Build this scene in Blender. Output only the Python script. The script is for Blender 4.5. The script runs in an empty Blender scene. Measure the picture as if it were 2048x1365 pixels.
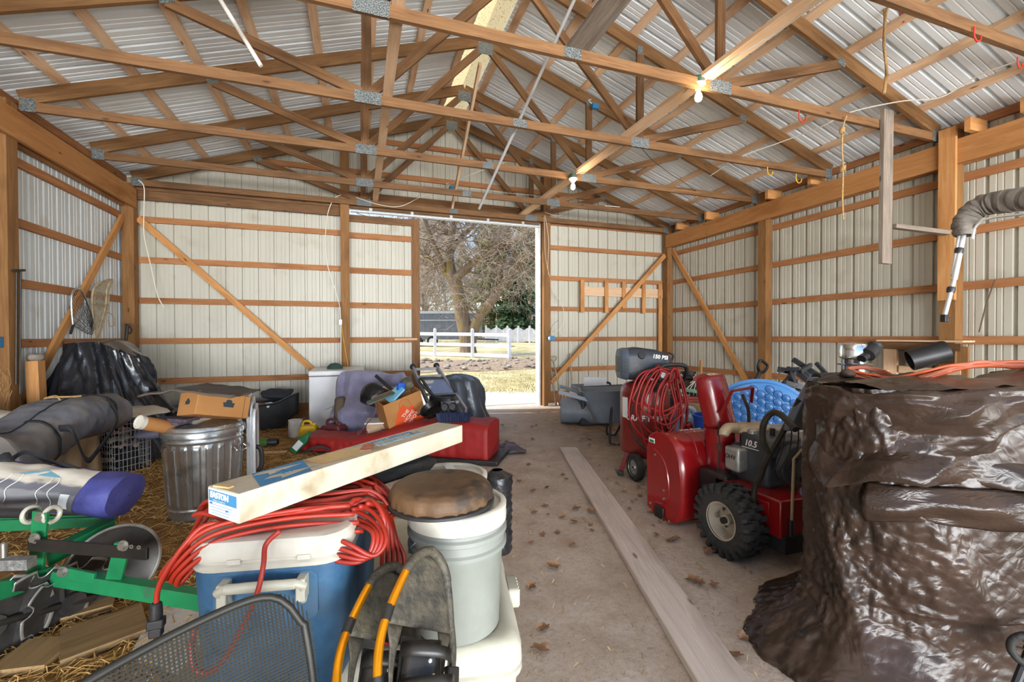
import bpy, bmesh, math, random
from mathutils import Vector as V, Matrix as Mx, noise as NZ
random.seed(7)
sc = bpy.context.scene
COL = sc.collection
PI = math.pi
R = math.radians
sin, cos = math.sin, math.cos
# ------------------------------------------------------------------ camera numbers (metres, barn axes: X right, Y towards the far door, Z up)
CF, YAW, PIT, ROLL, H = 882.56, 0.3332, -0.0105, 0.0027, 1.36
def ray(x, y):
    xc = (x - 1024) / CF; yc = -(y - 682.5) / CF; z = 1.0
    a, b = cos(ROLL), sin(ROLL); xc, yc = xc * a + yc * b, -xc * b + yc * a
    a, b = cos(PIT), sin(PIT); z, yc = z * a - yc * b, z * b + yc * a
    a, b = cos(YAW), sin(YAW)
    return V((xc * a + z * b, -xc * b + z * a, yc))
def fl(x, y, z=0.0):
    d = ray(x, y); return d * ((z - H) / d.z) + V((0, 0, H))
def atY(x, y, Y):
    d = ray(x, y); return d * (Y / d.y) + V((0, 0, H))
def atX(x, y, X):
    d = ray(x, y); return d * (X / d.x) + V((0, 0, H))
def atD(x, y, D):
    return ray(x, y) * D + V((0, 0, H))          # D = distance along the view axis
# ------------------------------------------------------------------ scene graph helpers
WM = {}
def reg(o, m): WM[o.name] = m.copy(); return o
def props(o, label=None, cat=None, group=None, kind=None):
    if label: o['label'] = label
    if cat: o['category'] = cat
    if group: o['group'] = group
    if kind: o['kind'] = kind
    return o
def place(o, M, parent=None):
    COL.objects.link(o)
    if parent is not None:
        o.parent = parent
        o.matrix_parent_inverse = Mx.Identity(4)
        o.matrix_basis = WM[parent.name].inverted() @ M
    else:
        o.matrix_basis = M
    return reg(o, M)
def thing(name, label, cat, loc=(0, 0, 0), rz=0.0, group=None, kind=None, M=None):
    o = bpy.data.objects.new(name, None); o.empty_display_size = .1
    m = M if M is not None else Mx.Translation(V(loc)) @ Mx.Rotation(rz, 4, 'Z')
    place(o, m)
    return props(o, label, cat, group, kind)
def dup(o, M, label=None, parent=None):
    c = o.copy(); old = WM[o.name]
    place(c, M, parent)
    if label: c['label'] = label
    for ch in list(o.children):
        dup(ch, M @ old.inverted() @ WM[ch.name], None, c)
    return c
def loc2(x, y, z=0, rz=0): return Mx.Translation((x, y, z)) @ Mx.Rotation(rz, 4, 'Z')
def frame(z, x=None):
    """3x3 matrix whose Z axis is z and whose X axis is near x"""
    z = V(z).normalized(); x = V(x) if x is not None else (V((1, 0, 0)) if abs(z.x) < .9 else V((0, 1, 0)))
    y = z.cross(x).normalized(); x = y.cross(z)
    return Mx((x, y, z)).transposed()
class MB:
    def __init__(s, loc=None, rot=None):
        s.v = []; s.f = []; s.mi = []; s.cur = 0
        s.M = None
        if loc is not None or rot is not None:
            s.M = Mx.Translation(V(loc) if loc is not None else V()) @ (rot.to_4x4() if rot is not None else Mx.Identity(4))
    def add(s, vs, fs):
        b = len(s.v)
        s.v += [V(p) if s.M is None else s.M @ V(p) for p in vs]
        s.f += [tuple(i + b for i in f) for f in fs]; s.mi += [s.cur] * len(fs)
        return s
    def box(s, c, d, rot=None):
        hx, hy, hz = d[0] / 2, d[1] / 2, d[2] / 2; c = V(c)
        vs = [V((x, y, z)) for x in (-hx, hx) for y in (-hy, hy) for z in (-hz, hz)]
        if rot is not None: vs = [rot @ p for p in vs]
        return s.add([p + c for p in vs], [(0, 1, 3, 2), (4, 6, 7, 5), (0, 4, 5, 1), (2, 3, 7, 6), (0, 2, 6, 4), (1, 5, 7, 3)])
    def bar(s, p0, p1, w, t, up=(0, 0, 1)):
        p0, p1 = V(p0), V(p1); x = p1 - p0; L = x.length; x.normalize()
        up = V(up); y = up.cross(x)
        if y.length < 1e-5: y = V((0, 1, 0)).cross(x)
        y.normalize(); z = x.cross(y)
        return s.box((p0 + p1) / 2, (L, t, w), Mx((x, y, z)).transposed())
    def tube(s, pts, r, n=8, closed=False, caps=True):
        pts = [V(p) for p in pts]; k = len(pts)
        rs = r if isinstance(r, (list, tuple)) else [r] * k
        vs = []; fs = []; prev = None
        for i in range(k):
            a = pts[(i - 1) % k] if (closed or i > 0) else pts[i]
            b = pts[(i + 1) % k] if (closed or i < k - 1) else pts[i]
            t = (b - a)
            if t.length < 1e-9: t = V((0, 0, 1))
            t.normalize()
            if prev is None: prev = V((0, 0, 1)) if abs(t.z) < .9 else V((1, 0, 0))
            u = prev - t * prev.dot(t)
            if u.length < 1e-6: u = t.orthogonal()
            u.normalize(); prev = u; w = t.cross(u)
            for j in range(n):
                q = 2 * PI * j / n; vs.append(pts[i] + (u * cos(q) + w * sin(q)) * rs[i])
        for i in range(k if closed else k - 1):
            for j in range(n):
                a = i * n + j; b = i * n + (j + 1) % n; c = ((i + 1) % k) * n + (j + 1) % n; d = ((i + 1) % k) * n + j
                fs.append((a, b, c, d))
        if caps and not closed:
            fs.append(tuple(reversed(range(n)))); fs.append(tuple(range((k - 1) * n, k * n)))
        return s.add(vs, fs)
    def lathe(s, prof, n=32, c=(0, 0, 0), rot=None, sx=1, sy=1, cap=True):
        if len(prof) > 3 and prof[0][0] == prof[-1][0] > 1e-6: prof = list(prof) + [prof[0]]; cap = False
        vs = []; fs = []; c = V(c); k = len(prof)
        for r, z in prof:
            for j in range(n):
                q = 2 * PI * j / n; p = V((r * cos(q) * sx, r * sin(q) * sy, z))
                vs.append((rot @ p if rot is not None else p) + c)
        for i in range(k - 1):
            for j in range(n):
                fs.append((i * n + j, i * n + (j + 1) % n, (i + 1) * n + (j + 1) % n, (i + 1) * n + j))
        if cap and prof[0][0] > 1e-6: fs.append(tuple(reversed(range(n))))
        if cap and prof[-1][0] > 1e-6: fs.append(tuple(range((k - 1) * n, k * n)))
        return s.add(vs, fs)
    def prism(s, poly, h, rot=None, c=(0, 0, 0)):
        """polygon in local XY, extruded from -h/2 to h/2 along Z"""
        n = len(poly); c = V(c)
        vs = [V((p[0], p[1], -h / 2)) for p in poly] + [V((p[0], p[1], h / 2)) for p in poly]
        if rot is not None: vs = [rot @ p for p in vs]
        return s.add([p + c for p in vs], [tuple(reversed(range(n))), tuple(range(n, 2 * n))] + [(i, (i + 1) % n, n + (i + 1) % n, n + i) for i in range(n)])
    def loft(s, rings, closed=True, caps=False):
        n = len(rings[0]); vs = [p for r in rings for p in r]; fs = []
        for i in range(len(rings) - 1):
            for j in range(n if closed else n - 1):
                fs.append((i * n + j, i * n + (j + 1) % n, (i + 1) * n + (j + 1) % n, (i + 1) * n + j))
        if caps: fs.append(tuple(reversed(range(n)))); fs.append(tuple(range((len(rings) - 1) * n, len(rings) * n)))
        return s.add(vs, fs)
    def grid(s, nu, nv, fn, closeu=False):
        vs = [V(fn(i / (nu if closeu else nu - 1), j / (nv - 1))) for j in range(nv) for i in range(nu)]; fs = []
        for j in range(nv - 1):
            for i in range(nu if closeu else nu - 1):
                fs.append((j * nu + i, j * nu + (i + 1) % nu, (j + 1) * nu + (i + 1) % nu, (j + 1) * nu + i))
        return s.add(vs, fs)
    def ell(s, c, r, nu=16, nv=10, rot=None):
        prof = [(sin(PI * i / nv), -cos(PI * i / nv)) for i in range(nv + 1)]
        prof[0] = (0, -1); prof[-1] = (0, 1)
        b = MB(); b.lathe(prof, nu); c = V(c)
        pts = [V((p.x * r[0], p.y * r[1], p.z * r[2])) for p in b.v]
        return s.add([(rot @ p if rot is not None else p) + c for p in pts], b.f)
    def build(s, name, mats, parent=None, smooth=True, bevel=0.0, seg=2, sub=0, thick=0.0, ang=40, local=False, M=None, recalc=True, off=0.0):
        me = bpy.data.meshes.new(name)
        m = M if M is not None else (WM[parent.name] if parent is not None else Mx.Identity(4))
        if local or (parent is None and M is None): vs = s.v
        else:
            inv = m.inverted(); vs = [inv @ p for p in s.v]
        if parent is None and M is None and s.v:              # give a lone mesh an origin at its base
            lo = V((min(p.x for p in s.v), min(p.y for p in s.v), min(p.z for p in s.v))); hi = V((max(p.x for p in s.v), max(p.y for p in s.v), lo.z))
            o0 = (lo + hi) / 2; m = Mx.Translation(o0); vs = [p - o0 for p in s.v]
        me.from_pydata([tuple(p) for p in vs], [], s.f)
        if not isinstance(mats, (list, tuple)): mats = [mats]
        for a in mats: me.materials.append(a)
        if len(mats) > 1: me.polygons.foreach_set('material_index', s.mi)
        if recalc:
            bm = bmesh.new(); bm.from_mesh(me); bmesh.ops.remove_doubles(bm, verts=bm.verts, dist=1e-6)
            bmesh.ops.recalc_face_normals(bm, faces=bm.faces); bm.to_mesh(me); bm.free()
        if smooth:
            me.polygons.foreach_set('use_smooth', [True] * len(me.polygons)); me.set_sharp_from_angle(angle=R(ang))
        me.update()
        o = bpy.data.objects.new(name, me)
        place(o, m, parent)
        if thick: q = o.modifiers.new('t', 'SOLIDIFY'); q.thickness = thick; q.offset = off
        if bevel: q = o.modifiers.new('b', 'BEVEL'); q.width = bevel; q.segments = seg; q.limit_method = 'ANGLE'; q.angle_limit = R(35); q.harden_normals = False
        if sub: q = o.modifiers.new('s', 'SUBSURF'); q.levels = sub; q.render_levels = sub
        return o
def spl(pts, k=8, closed=False):
    """Catmull-Rom through points"""
    P = [V(p) for p in pts]; n = len(P); out = []
    for i in range(n if closed else n - 1):
        a, b, c, d = (P[(i - 1) % n] if closed or i else P[i] * 2 - P[i + 1]), P[i], P[(i + 1) % n], (P[(i + 2) % n] if closed or i < n - 2 else P[i + 1] * 2 - P[i])
        for j in range(k):
            t = j / k
            out.append(.5 * ((2 * b) + (c - a) * t + (2 * a - 5 * b + 4 * c - d) * t * t + (3 * b - a - 3 * c + d) * t ** 3))
    if not closed: out.append(P[-1])
    return out
def lerp(a, b, t): return a + (b - a) * t
def interp(tab, x):
    if x <= tab[0][0]: return tab[0][1]
    for (a, p), (b, q) in zip(tab, tab[1:]):
        if x <= b: return lerp(p, q, (x - a) / (b - a))
    return tab[-1][1]
def sm(t): t = max(0, min(1, t)); return t * t * (3 - 2 * t)
def nz(x, y=0, z=0): return NZ.noise(V((x, y, z)))
# ------------------------------------------------------------------ materials
def hx(s):
    s = s.lstrip('#'); c = [int(s[i:i + 2], 16) / 255 for i in (0, 2, 4)]
    return tuple(x / 12.92 if x <= .04045 else ((x + .055) / 1.055) ** 2.4 for x in c) + (1,)
MATS = {}
def mat(name, col, rough=.6, metal=0.0, col2=None, nscale=6, stretch=(1, 1, 1), ramp=(.35, .65), bump=0.0, bscale=None, col3=None, n3=1.5, r3=(.5, .62), jitter=0.0, alpha=1, trans=0, coat=0, det=6, sheen=0, emit=None, estr=0, gen=False, dist=.02, aniso=0, bstretch=None, spec=.5, rvar=0, sss=0):
    if name in MATS: return MATS[name]
    m = bpy.data.materials.new(name); m.use_nodes = True; MATS[name] = m
    nt = m.node_tree; N = nt.nodes; L = nt.links; b = N['Principled BSDF']
    I = b.inputs
    c1 = hx(col) if isinstance(col, str) else col
    I['Base Color'].default_value = c1; I['Roughness'].default_value = rough; I['Metallic'].default_value = metal
    I['Specular IOR Level'].default_value = spec
    if coat: I['Coat Weight'].default_value = coat; I['Coat Roughness'].default_value = .15
    if trans: I['Transmission Weight'].default_value = trans
    if sheen: I['Sheen Weight'].default_value = sheen
    if alpha < 1: I['Alpha'].default_value = alpha
    if emit: I['Emission Color'].default_value = hx(emit); I['Emission Strength'].default_value = estr
    tc = N.new('ShaderNodeTexCoord'); mp = N.new('ShaderNodeMapping'); mp.inputs['Scale'].default_value = stretch
    L.new(tc.outputs['Object'], mp.inputs['Vector'])
    oi = N.new('ShaderNodeObjectInfo'); cx = N.new('ShaderNodeVectorMath'); cx.operation = 'SCALE'; cx.inputs[0].default_value = (37, 23, 51)
    L.new(oi.outputs['Random'], cx.inputs['Scale']); L.new(cx.outputs[0], mp.inputs['Location'])
    vec = mp.outputs['Vector']
    outc = None
    if col2 is not None:
        n = N.new('ShaderNodeTexNoise'); n.inputs['Scale'].default_value = nscale; n.inputs['Detail'].default_value = det; n.inputs['Roughness'].default_value = .6
        L.new(vec, n.inputs['Vector'])
        r = N.new('ShaderNodeValToRGB'); r.color_ramp.elements[0].position = ramp[0]; r.color_ramp.elements[1].position = ramp[1]
        r.color_ramp.elements[0].color = c1; r.color_ramp.elements[1].color = hx(col2)
        L.new(n.outputs['Fac'], r.inputs['Fac']); outc = r.outputs['Color']
        if rvar:
            rr = N.new('ShaderNodeMapRange'); rr.inputs['To Min'].default_value = max(0, rough - rvar); rr.inputs['To Max'].default_value = min(1, rough + rvar); rr.inputs['From Min'].default_value = .3; rr.inputs['From Max'].default_value = .7
            L.new(n.outputs['Fac'], rr.inputs['Value']); L.new(rr.outputs['Result'], I['Roughness'])
    if col3 is not None:
        n = N.new('ShaderNodeTexNoise'); n.inputs['Scale'].default_value = n3; n.inputs['Detail'].default_value = 5; L.new(tc.outputs['Object'], n.inputs['Vector'])
        r = N.new('ShaderNodeMapRange'); r.inputs['From Min'].default_value = r3[0]; r.inputs['From Max'].default_value = r3[1]; L.new(n.outputs['Fac'], r.inputs['Value'])
        mx = N.new('ShaderNodeMix'); mx.data_type = 'RGBA'; L.new(r.outputs['Result'], mx.inputs[0])
        if outc is not None: L.new(outc, mx.inputs[6])
        else: mx.inputs[6].default_value = c1
        mx.inputs[7].default_value = hx(col3); outc = mx.outputs[2]
    if jitter:
        h = N.new('ShaderNodeHueSaturation'); mr = N.new('ShaderNodeMapRange'); mr.inputs['To Min'].default_value = 1 - jitter; mr.inputs['To Max'].default_value = 1 + jitter
        L.new(oi.outputs['Random'], mr.inputs['Value']); L.new(mr.outputs['Result'], h.inputs['Value'])
        if outc is not None: L.new(outc, h.inputs['Color'])
        else: h.inputs['Color'].default_value = c1
        outc = h.outputs['Color']
    if outc is not None: L.new(outc, I['Base Color'])
    if bump:
        n = N.new('ShaderNodeTexNoise'); n.inputs['Scale'].default_value = bscale or nscale; n.inputs['Detail'].default_value = 8
        if bstretch:
            m2 = N.new('ShaderNodeMapping'); m2.inputs['Scale'].default_value = bstretch; L.new(tc.outputs['Object'], m2.inputs['Vector']); L.new(m2.outputs['Vector'], n.inputs['Vector'])
        else: L.new(vec, n.inputs['Vector'])
        bp = N.new('ShaderNodeBump'); bp.inputs['Strength'].default_value = bump; bp.inputs['Distance'].default_value = dist
        L.new(n.outputs['Fac'], bp.inputs['Height']); L.new(bp.outputs['Normal'], I['Normal'])
    return m
def wood(name, a, b, c=None, rough=.75, jit=.14, knots='#3f2412', grain=1.0):
    if name in MATS: return MATS[name]
    m = bpy.data.materials.new(name); m.use_nodes = True; MATS[name] = m
    nt = m.node_tree; N = nt.nodes; L = nt.links; I = N['Principled BSDF'].inputs
    I['Roughness'].default_value = rough; I['Specular IOR Level'].default_value = .3
    tc = N.new('ShaderNodeTexCoord'); mp = N.new('ShaderNodeMapping'); oi = N.new('ShaderNodeObjectInfo')
    mp.inputs['Scale'].default_value = (.9, 14 * grain, 14 * grain)
    cx = N.new('ShaderNodeVectorMath'); cx.operation = 'SCALE'; cx.inputs[0].default_value = (37, 23, 51)
    L.new(oi.outputs['Random'], cx.inputs['Scale']); L.new(tc.outputs['Object'], mp.inputs['Vector']); L.new(cx.outputs[0], mp.inputs['Location'])
    n1 = N.new('ShaderNodeTexNoise'); n1.inputs['Scale'].default_value = 2.2; n1.inputs['Detail'].default_value = 8; n1.inputs['Roughness'].default_value = .62; n1.inputs['Distortion'].default_value = 1.2
    L.new(mp.outputs['Vector'], n1.inputs['Vector'])
    r = N.new('ShaderNodeValToRGB'); e = r.color_ramp.elements; e[0].position = .3; e[1].position = .7; e[0].color = hx(a); e[1].color = hx(b)
    L.new(n1.outputs['Fac'], r.inputs['Fac'])
    n2 = N.new('ShaderNodeTexNoise'); n2.inputs['Scale'].default_value = 1.1; n2.inputs['Detail'].default_value = 4
    m2 = N.new('ShaderNodeMapping'); m2.inputs['Scale'].default_value = (1.3, 5, 5); L.new(tc.outputs['Object'], m2.inputs['Vector']); L.new(cx.outputs[0], m2.inputs['Location']); L.new(m2.outputs['Vector'], n2.inputs['Vector'])
    mr = N.new('ShaderNodeMapRange'); mr.inputs['From Min'].default_value = .52; mr.inputs['From Max'].default_value = .72; mr.inputs['To Max'].default_value = .7; L.new(n2.outputs['Fac'], mr.inputs['Value'])
    mx = N.new('ShaderNodeMix'); mx.data_type = 'RGBA'; L.new(mr.outputs['Result'], mx.inputs[0]); L.new(r.outputs['Color'], mx.inputs[6]); mx.inputs[7].default_value = hx(c or a)
    # knots
    vo = N.new('ShaderNodeTexVoronoi'); m3 = N.new('ShaderNodeMapping'); m3.inputs['Scale'].default_value = (2.2, 7, 7); L.new(tc.outputs['Object'], m3.inputs['Vector']); L.new(cx.outputs[0], m3.inputs['Location']); L.new(m3.outputs['Vector'], vo.inputs['Vector']); vo.inputs['Scale'].default_value = 1.0
    mk = N.new('ShaderNodeMapRange'); mk.inputs['From Min'].default_value = .10; mk.inputs['From Max'].default_value = .05; mk.inputs['To Max'].default_value = .75; L.new(vo.outputs['Distance'], mk.inputs['Value'])
    mx2 = N.new('ShaderNodeMix'); mx2.data_type = 'RGBA'; L.new(mk.outputs['Result'], mx2.inputs[0]); L.new(mx.outputs[2], mx2.inputs[6]); mx2.inputs[7].default_value = hx(knots)
    h = N.new('ShaderNodeHueSaturation'); mj = N.new('ShaderNodeMapRange'); mj.inputs['To Min'].default_value = 1 - jit; mj.inputs['To Max'].default_value = 1 + jit
    L.new(oi.outputs['Random'], mj.inputs['Value']); L.new(mj.outputs['Result'], h.inputs['Value']); L.new(mx2.outputs[2], h.inputs['Color']); L.new(h.outputs['Color'], I['Base Color'])
    bp = N.new('ShaderNodeBump'); bp.inputs['Strength'].default_value = .25; bp.inputs['Distance'].default_value = .004; L.new(n1.outputs['Fac'], bp.inputs['Height']); L.new(bp.outputs['Normal'], I['Normal'])
    return m
def board(name, p0, p1, w, t, m, parent=None, up=(0, 0, 1), bev=0.0):
    """w = size along the up side, t = size across"""
    p0, p1 = V(p0), V(p1); x = p1 - p0; L = x.length; x.normalize(); up = V(up)
    y = up.cross(x)
    if y.length < 1e-5: y = V((0, 1, 0)).cross(x)
    y.normalize(); z = x.cross(y)
    M = Mx.Translation((p0 + p1) / 2) @ Mx((x, y, z)).transposed().to_4x4()
    b = MB(); b.box((0, 0, 0), (L, t, w))
    return b.build(name, m, parent, smooth=False, bevel=bev, seg=1, local=True, M=M, recalc=False)
def text(name, s, M, size, m, parent=None, ext=.0006, align='CENTER', shear=0, bold=0, sx=1):
    cu = bpy.data.curves.new(name, 'FONT'); cu.body = s; cu.size = size; cu.extrude = ext; cu.align_x = align; cu.align_y = 'CENTER'; cu.shear = shear; cu.offset = bold; cu.resolution_u = 3
    tmp = bpy.data.objects.new('tmp_text', cu); COL.objects.link(tmp); dg = bpy.context.evaluated_depsgraph_get()
    me = bpy.data.meshes.new_from_object(tmp.evaluated_get(dg)); bpy.data.objects.remove(tmp); me.name = name; me.materials.clear(); me.materials.append(m)
    o = bpy.data.objects.new(name, me)
    place(o, M @ Mx.Diagonal((sx, 1, 1, 1)), parent); return o
def plane_frame(o, right, up):
    x = V(right).normalized(); z = x.cross(V(up)).normalized(); y = z.cross(x)
    return Mx.Translation(V(o)) @ Mx((x, y, z)).transposed().to_4x4()
# ================================================================== MATERIALS shared
W_truss = wood('wood_truss', '#5f4229', '#84603e', '#4b341f', jit=.13)
W_top = wood('wood_top', '#664729', '#8a653f', '#523820', jit=.1)
W_girt = wood('wood_girt', '#98633c', '#b27e53', '#7e4e2e', jit=.1)
W_post = wood('wood_post', '#77522d', '#966c42', '#5d3f20', jit=.06)
W_head = wood('wood_header', '#a06b3a', '#b78453', '#8a572c', jit=.05)
W_pale = wood('wood_pale', '#cfa883', '#e2c3a2', '#b98c68', jit=.06, knots='#7a5536')
W_purl = wood('wood_purlin', '#d9b08a', '#efd2b2', '#a0714c', jit=.1)
W_grey = wood('wood_grey', '#6d6055', '#978a7c', '#51463d', jit=.05, knots='#332b25')
W_brace = wood('wood_brace', '#b57a43', '#cf9a63', '#96602f', jit=.06)
M_sheet = mat('white_siding', '#cbcfcf', .42, 0, '#bfc2c0', 1.7, (1, 1, .35), (.3, .75), col3='#b5ac9a', n3=2.6, r3=(.60, .80), bump=.05, bscale=2)
M_sheetw = mat('cream_siding', '#c3bfb1', .42, 0, '#b4af9f', 1.7, (1, 1, .35), (.3, .75), col3='#a89f8c', n3=2.6, r3=(.58, .80), bump=.05, bscale=2)
M_roof = mat('white_roofing', '#eaf0f3', .5, 0, '#dde4e8', 2.0, (.3, 1, 1), (.3, .7), col3='#c3c3bd', n3=3.1, r3=(.66, .85))
M_galv = mat('galvanised_steel', '#9a9d9c', .42, .85, '#c9cccb', 40, (1, 1, 1), (.35, .65), bump=.2, bscale=60)
M_plate = mat('truss_plate_steel', '#8f9493', .5, .6, '#4d5250', 130, (1, .45, 1), (.44, .56), bump=.6, bscale=130)
M_conduit = mat('conduit_steel', '#d2d4d4', .3, .55)
M_whitepaint = mat('white_paint', '#e4e2dc', .5, 0, '#c9c4b8', 9)
M_black = mat('black_plastic', '#1b1b1c', .45, 0, '#2a2929', 8)
M_cable = mat('white_cable', '#e3dccb', .55)
M_ropebeige = mat('jute_rope', '#b89664', .9, 0, '#8d6d42', 60)
M_blue = mat('blue_box_plastic', '#1f6d9e', .45, 0, '#2f7fae', 9)
M_bulb = mat('lamp_glass_lit', '#fff6e0', .2, emit='#ffdfae', estr=14)
M_porc = mat('white_porcelain', '#e8e6e0', .25)
M_green = mat('green_plastic_base', '#2c4b3d', .5)
M_yellowcord = mat('yellow_cord', '#d9a93a', .6)
M_red = mat('red_hook_coat', '#b3281f', .4)
M_yel = mat('yellow_hook_coat', '#d2a520', .4)
# ================================================================== dimensions
XL, XR, YF, YB, XC = -3.24, 6.42, 8.06, -1.8, 1.59
YT = [3.2 + 1.2175 * k for k in range(4)]
def zroof(x): return 5.33 - abs(x - XC) / 3          # upper edge of the top chords
TH = math.atan(1 / 3)
PROF = [(0, 0), (.056, 0), (.060, .006), (.069, .006), (.073, 0), (.110, 0), (.114, .006), (.123, .006), (.127, 0), (.178, 0), (.185, .032), (.2156, .032), (.2226, 0)]
def corrug(mb, o, u, v, n, width, v0, v1, phase=0.0):
    """ribbed steel sheet: runs along u, height along v from v0(s) to v1(s), ribs stand out along n"""
    o, u, v, n = V(o), V(u), V(v), V(n); P = .2286; us = []
    k = int(math.floor(phase / P)) - 1
    while k * P - phase < width:
        for a, h in PROF:
            s = k * P + a - phase
            if 0 < s < width: us.append((s, h))
        k += 1
    us = [(0, us[0][1])] + us + [(width, us[-1][1])]
    vs = []; fs = []
    for s, h in us:
        lo = v0(s) if callable(v0) else v0; hi = v1(s) if callable(v1) else v1
        vs += [o + u * s + v * lo + n * h, o + u * s + v * hi + n * h]
    for i in range(len(us) - 1): fs.append((2 * i, 2 * i + 2, 2 * i + 3, 2 * i + 1))
    return mb.add(vs, fs)
GZ = [1.3023 + .61 * l for l in range(-1, 4)]         # girt centres
# ------------------------------------------------------------------ floor
M_floor = None
def floor_mat():
    m = bpy.data.materials.new('barn_floor'); m.use_nodes = True; nt = m.node_tree; N = nt.nodes; L = nt.links; I = N['Principled BSDF'].inputs
    I['Roughness'].default_value = .9; I['Specular IOR Level'].default_value = .25
    tc = N.new('ShaderNodeTexCoord'); ob = tc.outputs['Object']
    def noise(s, d=8, r=.6, v=ob):
        n = N.new('ShaderNodeTexNoise'); n.inputs['Scale'].default_value = s; n.inputs['Detail'].default_value = d; n.inputs['Roughness'].default_value = r; L.new(v, n.inputs['Vector']); return n.outputs['Fac']
    def ramp(f, els):
        r = N.new('ShaderNodeValToRGB'); r.color_ramp.elements[0].position = els[0][0]; r.color_ramp.elements[0].color = hx(els[0][1]); r.color_ramp.elements[1].position = els[-1][0]; r.color_ramp.elements[1].color = hx(els[-1][1])
        for p, c in els[1:-1]: r.color_ramp.elements.new(p).color = hx(c)
        L.new(f, r.inputs['Fac']); return r.outputs['Color']
    def mix(f, a, b):
        x = N.new('ShaderNodeMix'); x.data_type = 'RGBA'; L.new(f, x.inputs[0]); L.new(a, x.inputs[6]); L.new(b, x.inputs[7]); return x.outputs[2]
    def mr(f, a, b, c=0, d=1):
        x = N.new('ShaderNodeMapRange'); x.inputs[1].default_value = a; x.inputs[2].default_value = b; x.inputs[3].default_value = c; x.inputs[4].default_value = d; L.new(f, x.inputs[0]); return x.outputs[0]
    def mth(op, a, b):
        x = N.new('ShaderNodeMath'); x.operation = op
        for i, q in ((0, a), (1, b)):
            if isinstance(q, (int, float)): x.inputs[i].default_value = q
            else: L.new(q, x.inputs[i])
        return x.outputs[0]
    conc = ramp(noise(3.2, 10, .68), [(.28, '#9c8a78'), (.5, '#b8a899'), (.72, '#cabeb3')])
    grit = ramp(noise(60, 4, .7), [(.35, '#84735f'), (.6, '#b0a293')])
    conc = mix(mr(noise(34, 3), .45, .7, 0, .55), conc, grit)
    dirt = ramp(noise(7, 10, .7), [(.3, '#5f4629'), (.5, '#8f6c40'), (.7, '#b8925c')])
    dirt2 = ramp(noise(9, 10, .7), [(.3, '#7c6550'), (.55, '#9d846a'), (.75, '#b59e85')])
    sep = N.new('ShaderNodeSeparateXYZ'); L.new(ob, sep.inputs[0])
    wob = mth('MULTIPLY', mth('SUBTRACT', noise(1.6, 6), .5), .9)
    xw = mth('ADD', sep.outputs[0], wob)
    base = mix(mr(xw, .25, -.05), conc, dirt)
    base = mix(mr(xw, 2.0, 3.0), base, dirt2)
    apr = mr(sep.outputs[1], 7.5, 8.2)
    cl = ramp(noise(6, 8), [(.3, '#b9b4aa'), (.7, '#d3cec6')])
    base = mix(apr, base, cl)
    # speckled dirt and fine cracks
    base = mix(mr(noise(140, 2), .63, .7, 0, .7), base, ramp(noise(3), [(.3, '#4d3a28'), (.7, '#6d543a')]))
    vo = N.new('ShaderNodeTexVoronoi'); vo.feature = 'DISTANCE_TO_EDGE'; vo.inputs['Scale'].default_value = .8
    ad = N.new('ShaderNodeVectorMath'); ad.operation = 'ADD'; nn = N.new('ShaderNodeTexNoise'); nn.inputs['Scale'].default_value = 3; L.new(ob, nn.inputs['Vector']); L.new(ob, ad.inputs[0]); L.new(nn.outputs['Color'], ad.inputs[1]); L.new(ad.outputs[0], vo.inputs['Vector'])
    base = mix(mr(vo.outputs['Distance'], .005, .0015, 0, .22), base, ramp(noise(3), [(.3, '#4d4034'), (.7, '#5d5044')]))
    L.new(base, I['Base Color'])
    bp = N.new('ShaderNodeBump'); bp.inputs['Strength'].default_value = .5; bp.inputs['Distance'].default_value = .012; L.new(noise(45, 8, .7), bp.inputs['Height']); L.new(bp.outputs['Normal'], I['Normal'])
    return m
M_floor = floor_mat()
b = MB(); b.add([(-3.6, -2.2, 0), (7.0, -2.2, 0), (7.0, 8.3, 0), (-3.6, 8.3, 0), (-3.6, -2.2, -.12), (7.0, -2.2, -.12), (7.0, 8.3, -.12), (-3.6, 8.3, -.12)], [(0, 1, 2, 3), (4, 7, 6, 5), (0, 4, 5, 1), (1, 5, 6, 2), (2, 6, 7, 3), (3, 7, 4, 0)])
props(b.build('floor', M_floor, smooth=False, M=Mx.Identity(4)), kind='structure', label='bare concrete and dirt barn floor')
M_bounce = mat('bounce_gravel', '#d6cdbd', .95, 0, '#c2b7a5', 6, bump=.4, bscale=30)
b = MB(); b.box((1.6, -22, -.06), (60, 39.6, .1)); props(b.build('ground_bounce', M_bounce, smooth=False), kind='structure', label='unseen pale gravel added before the open end to bounce light into the barn')  # out of view, added to bounce sun up onto the ceiling
# ------------------------------------------------------------------ side walls
def side_wall(nm, x, sgn, inner):
    w = thing(nm, 'white ribbed steel wall on the %s with orange wooden girts' % nm.split('_')[1], 'wall', (x, 3, 0), kind='structure'); del w['category']
    b = MB(); corrug(b, (x + sgn * .04, YB, 0), (0, 1, 0), (0, 0, 1), (sgn, 0, 0), YF + .05 - YB, -.05, 3.72, phase=.11)
    b.build('steel_siding', M_sheet if sgn < 0 else M_sheetw, w, smooth=False, recalc=False)
    for z in GZ + [3.71]:
        if sgn > 0 and z < .8 and False: continue
        board('girt', (x + sgn * .019, YB, z), (x + sgn * .019, YF, z), .089, .037, W_girt, w)
    board('skirt_board', (x + sgn * .019, YB, .14), (x + sgn * .019, YF, .14), .235, .037, W_girt, w)
    board('header_beam', (inner, YB, 3.385), (inner, YF - .16, 3.385), .27, .037, W_head, w)
    board('header_beam', (x - sgn * .02, YB, 3.385), (x - sgn * .02, YF, 3.385), .24, .037, W_head, w)
    return w
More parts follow.
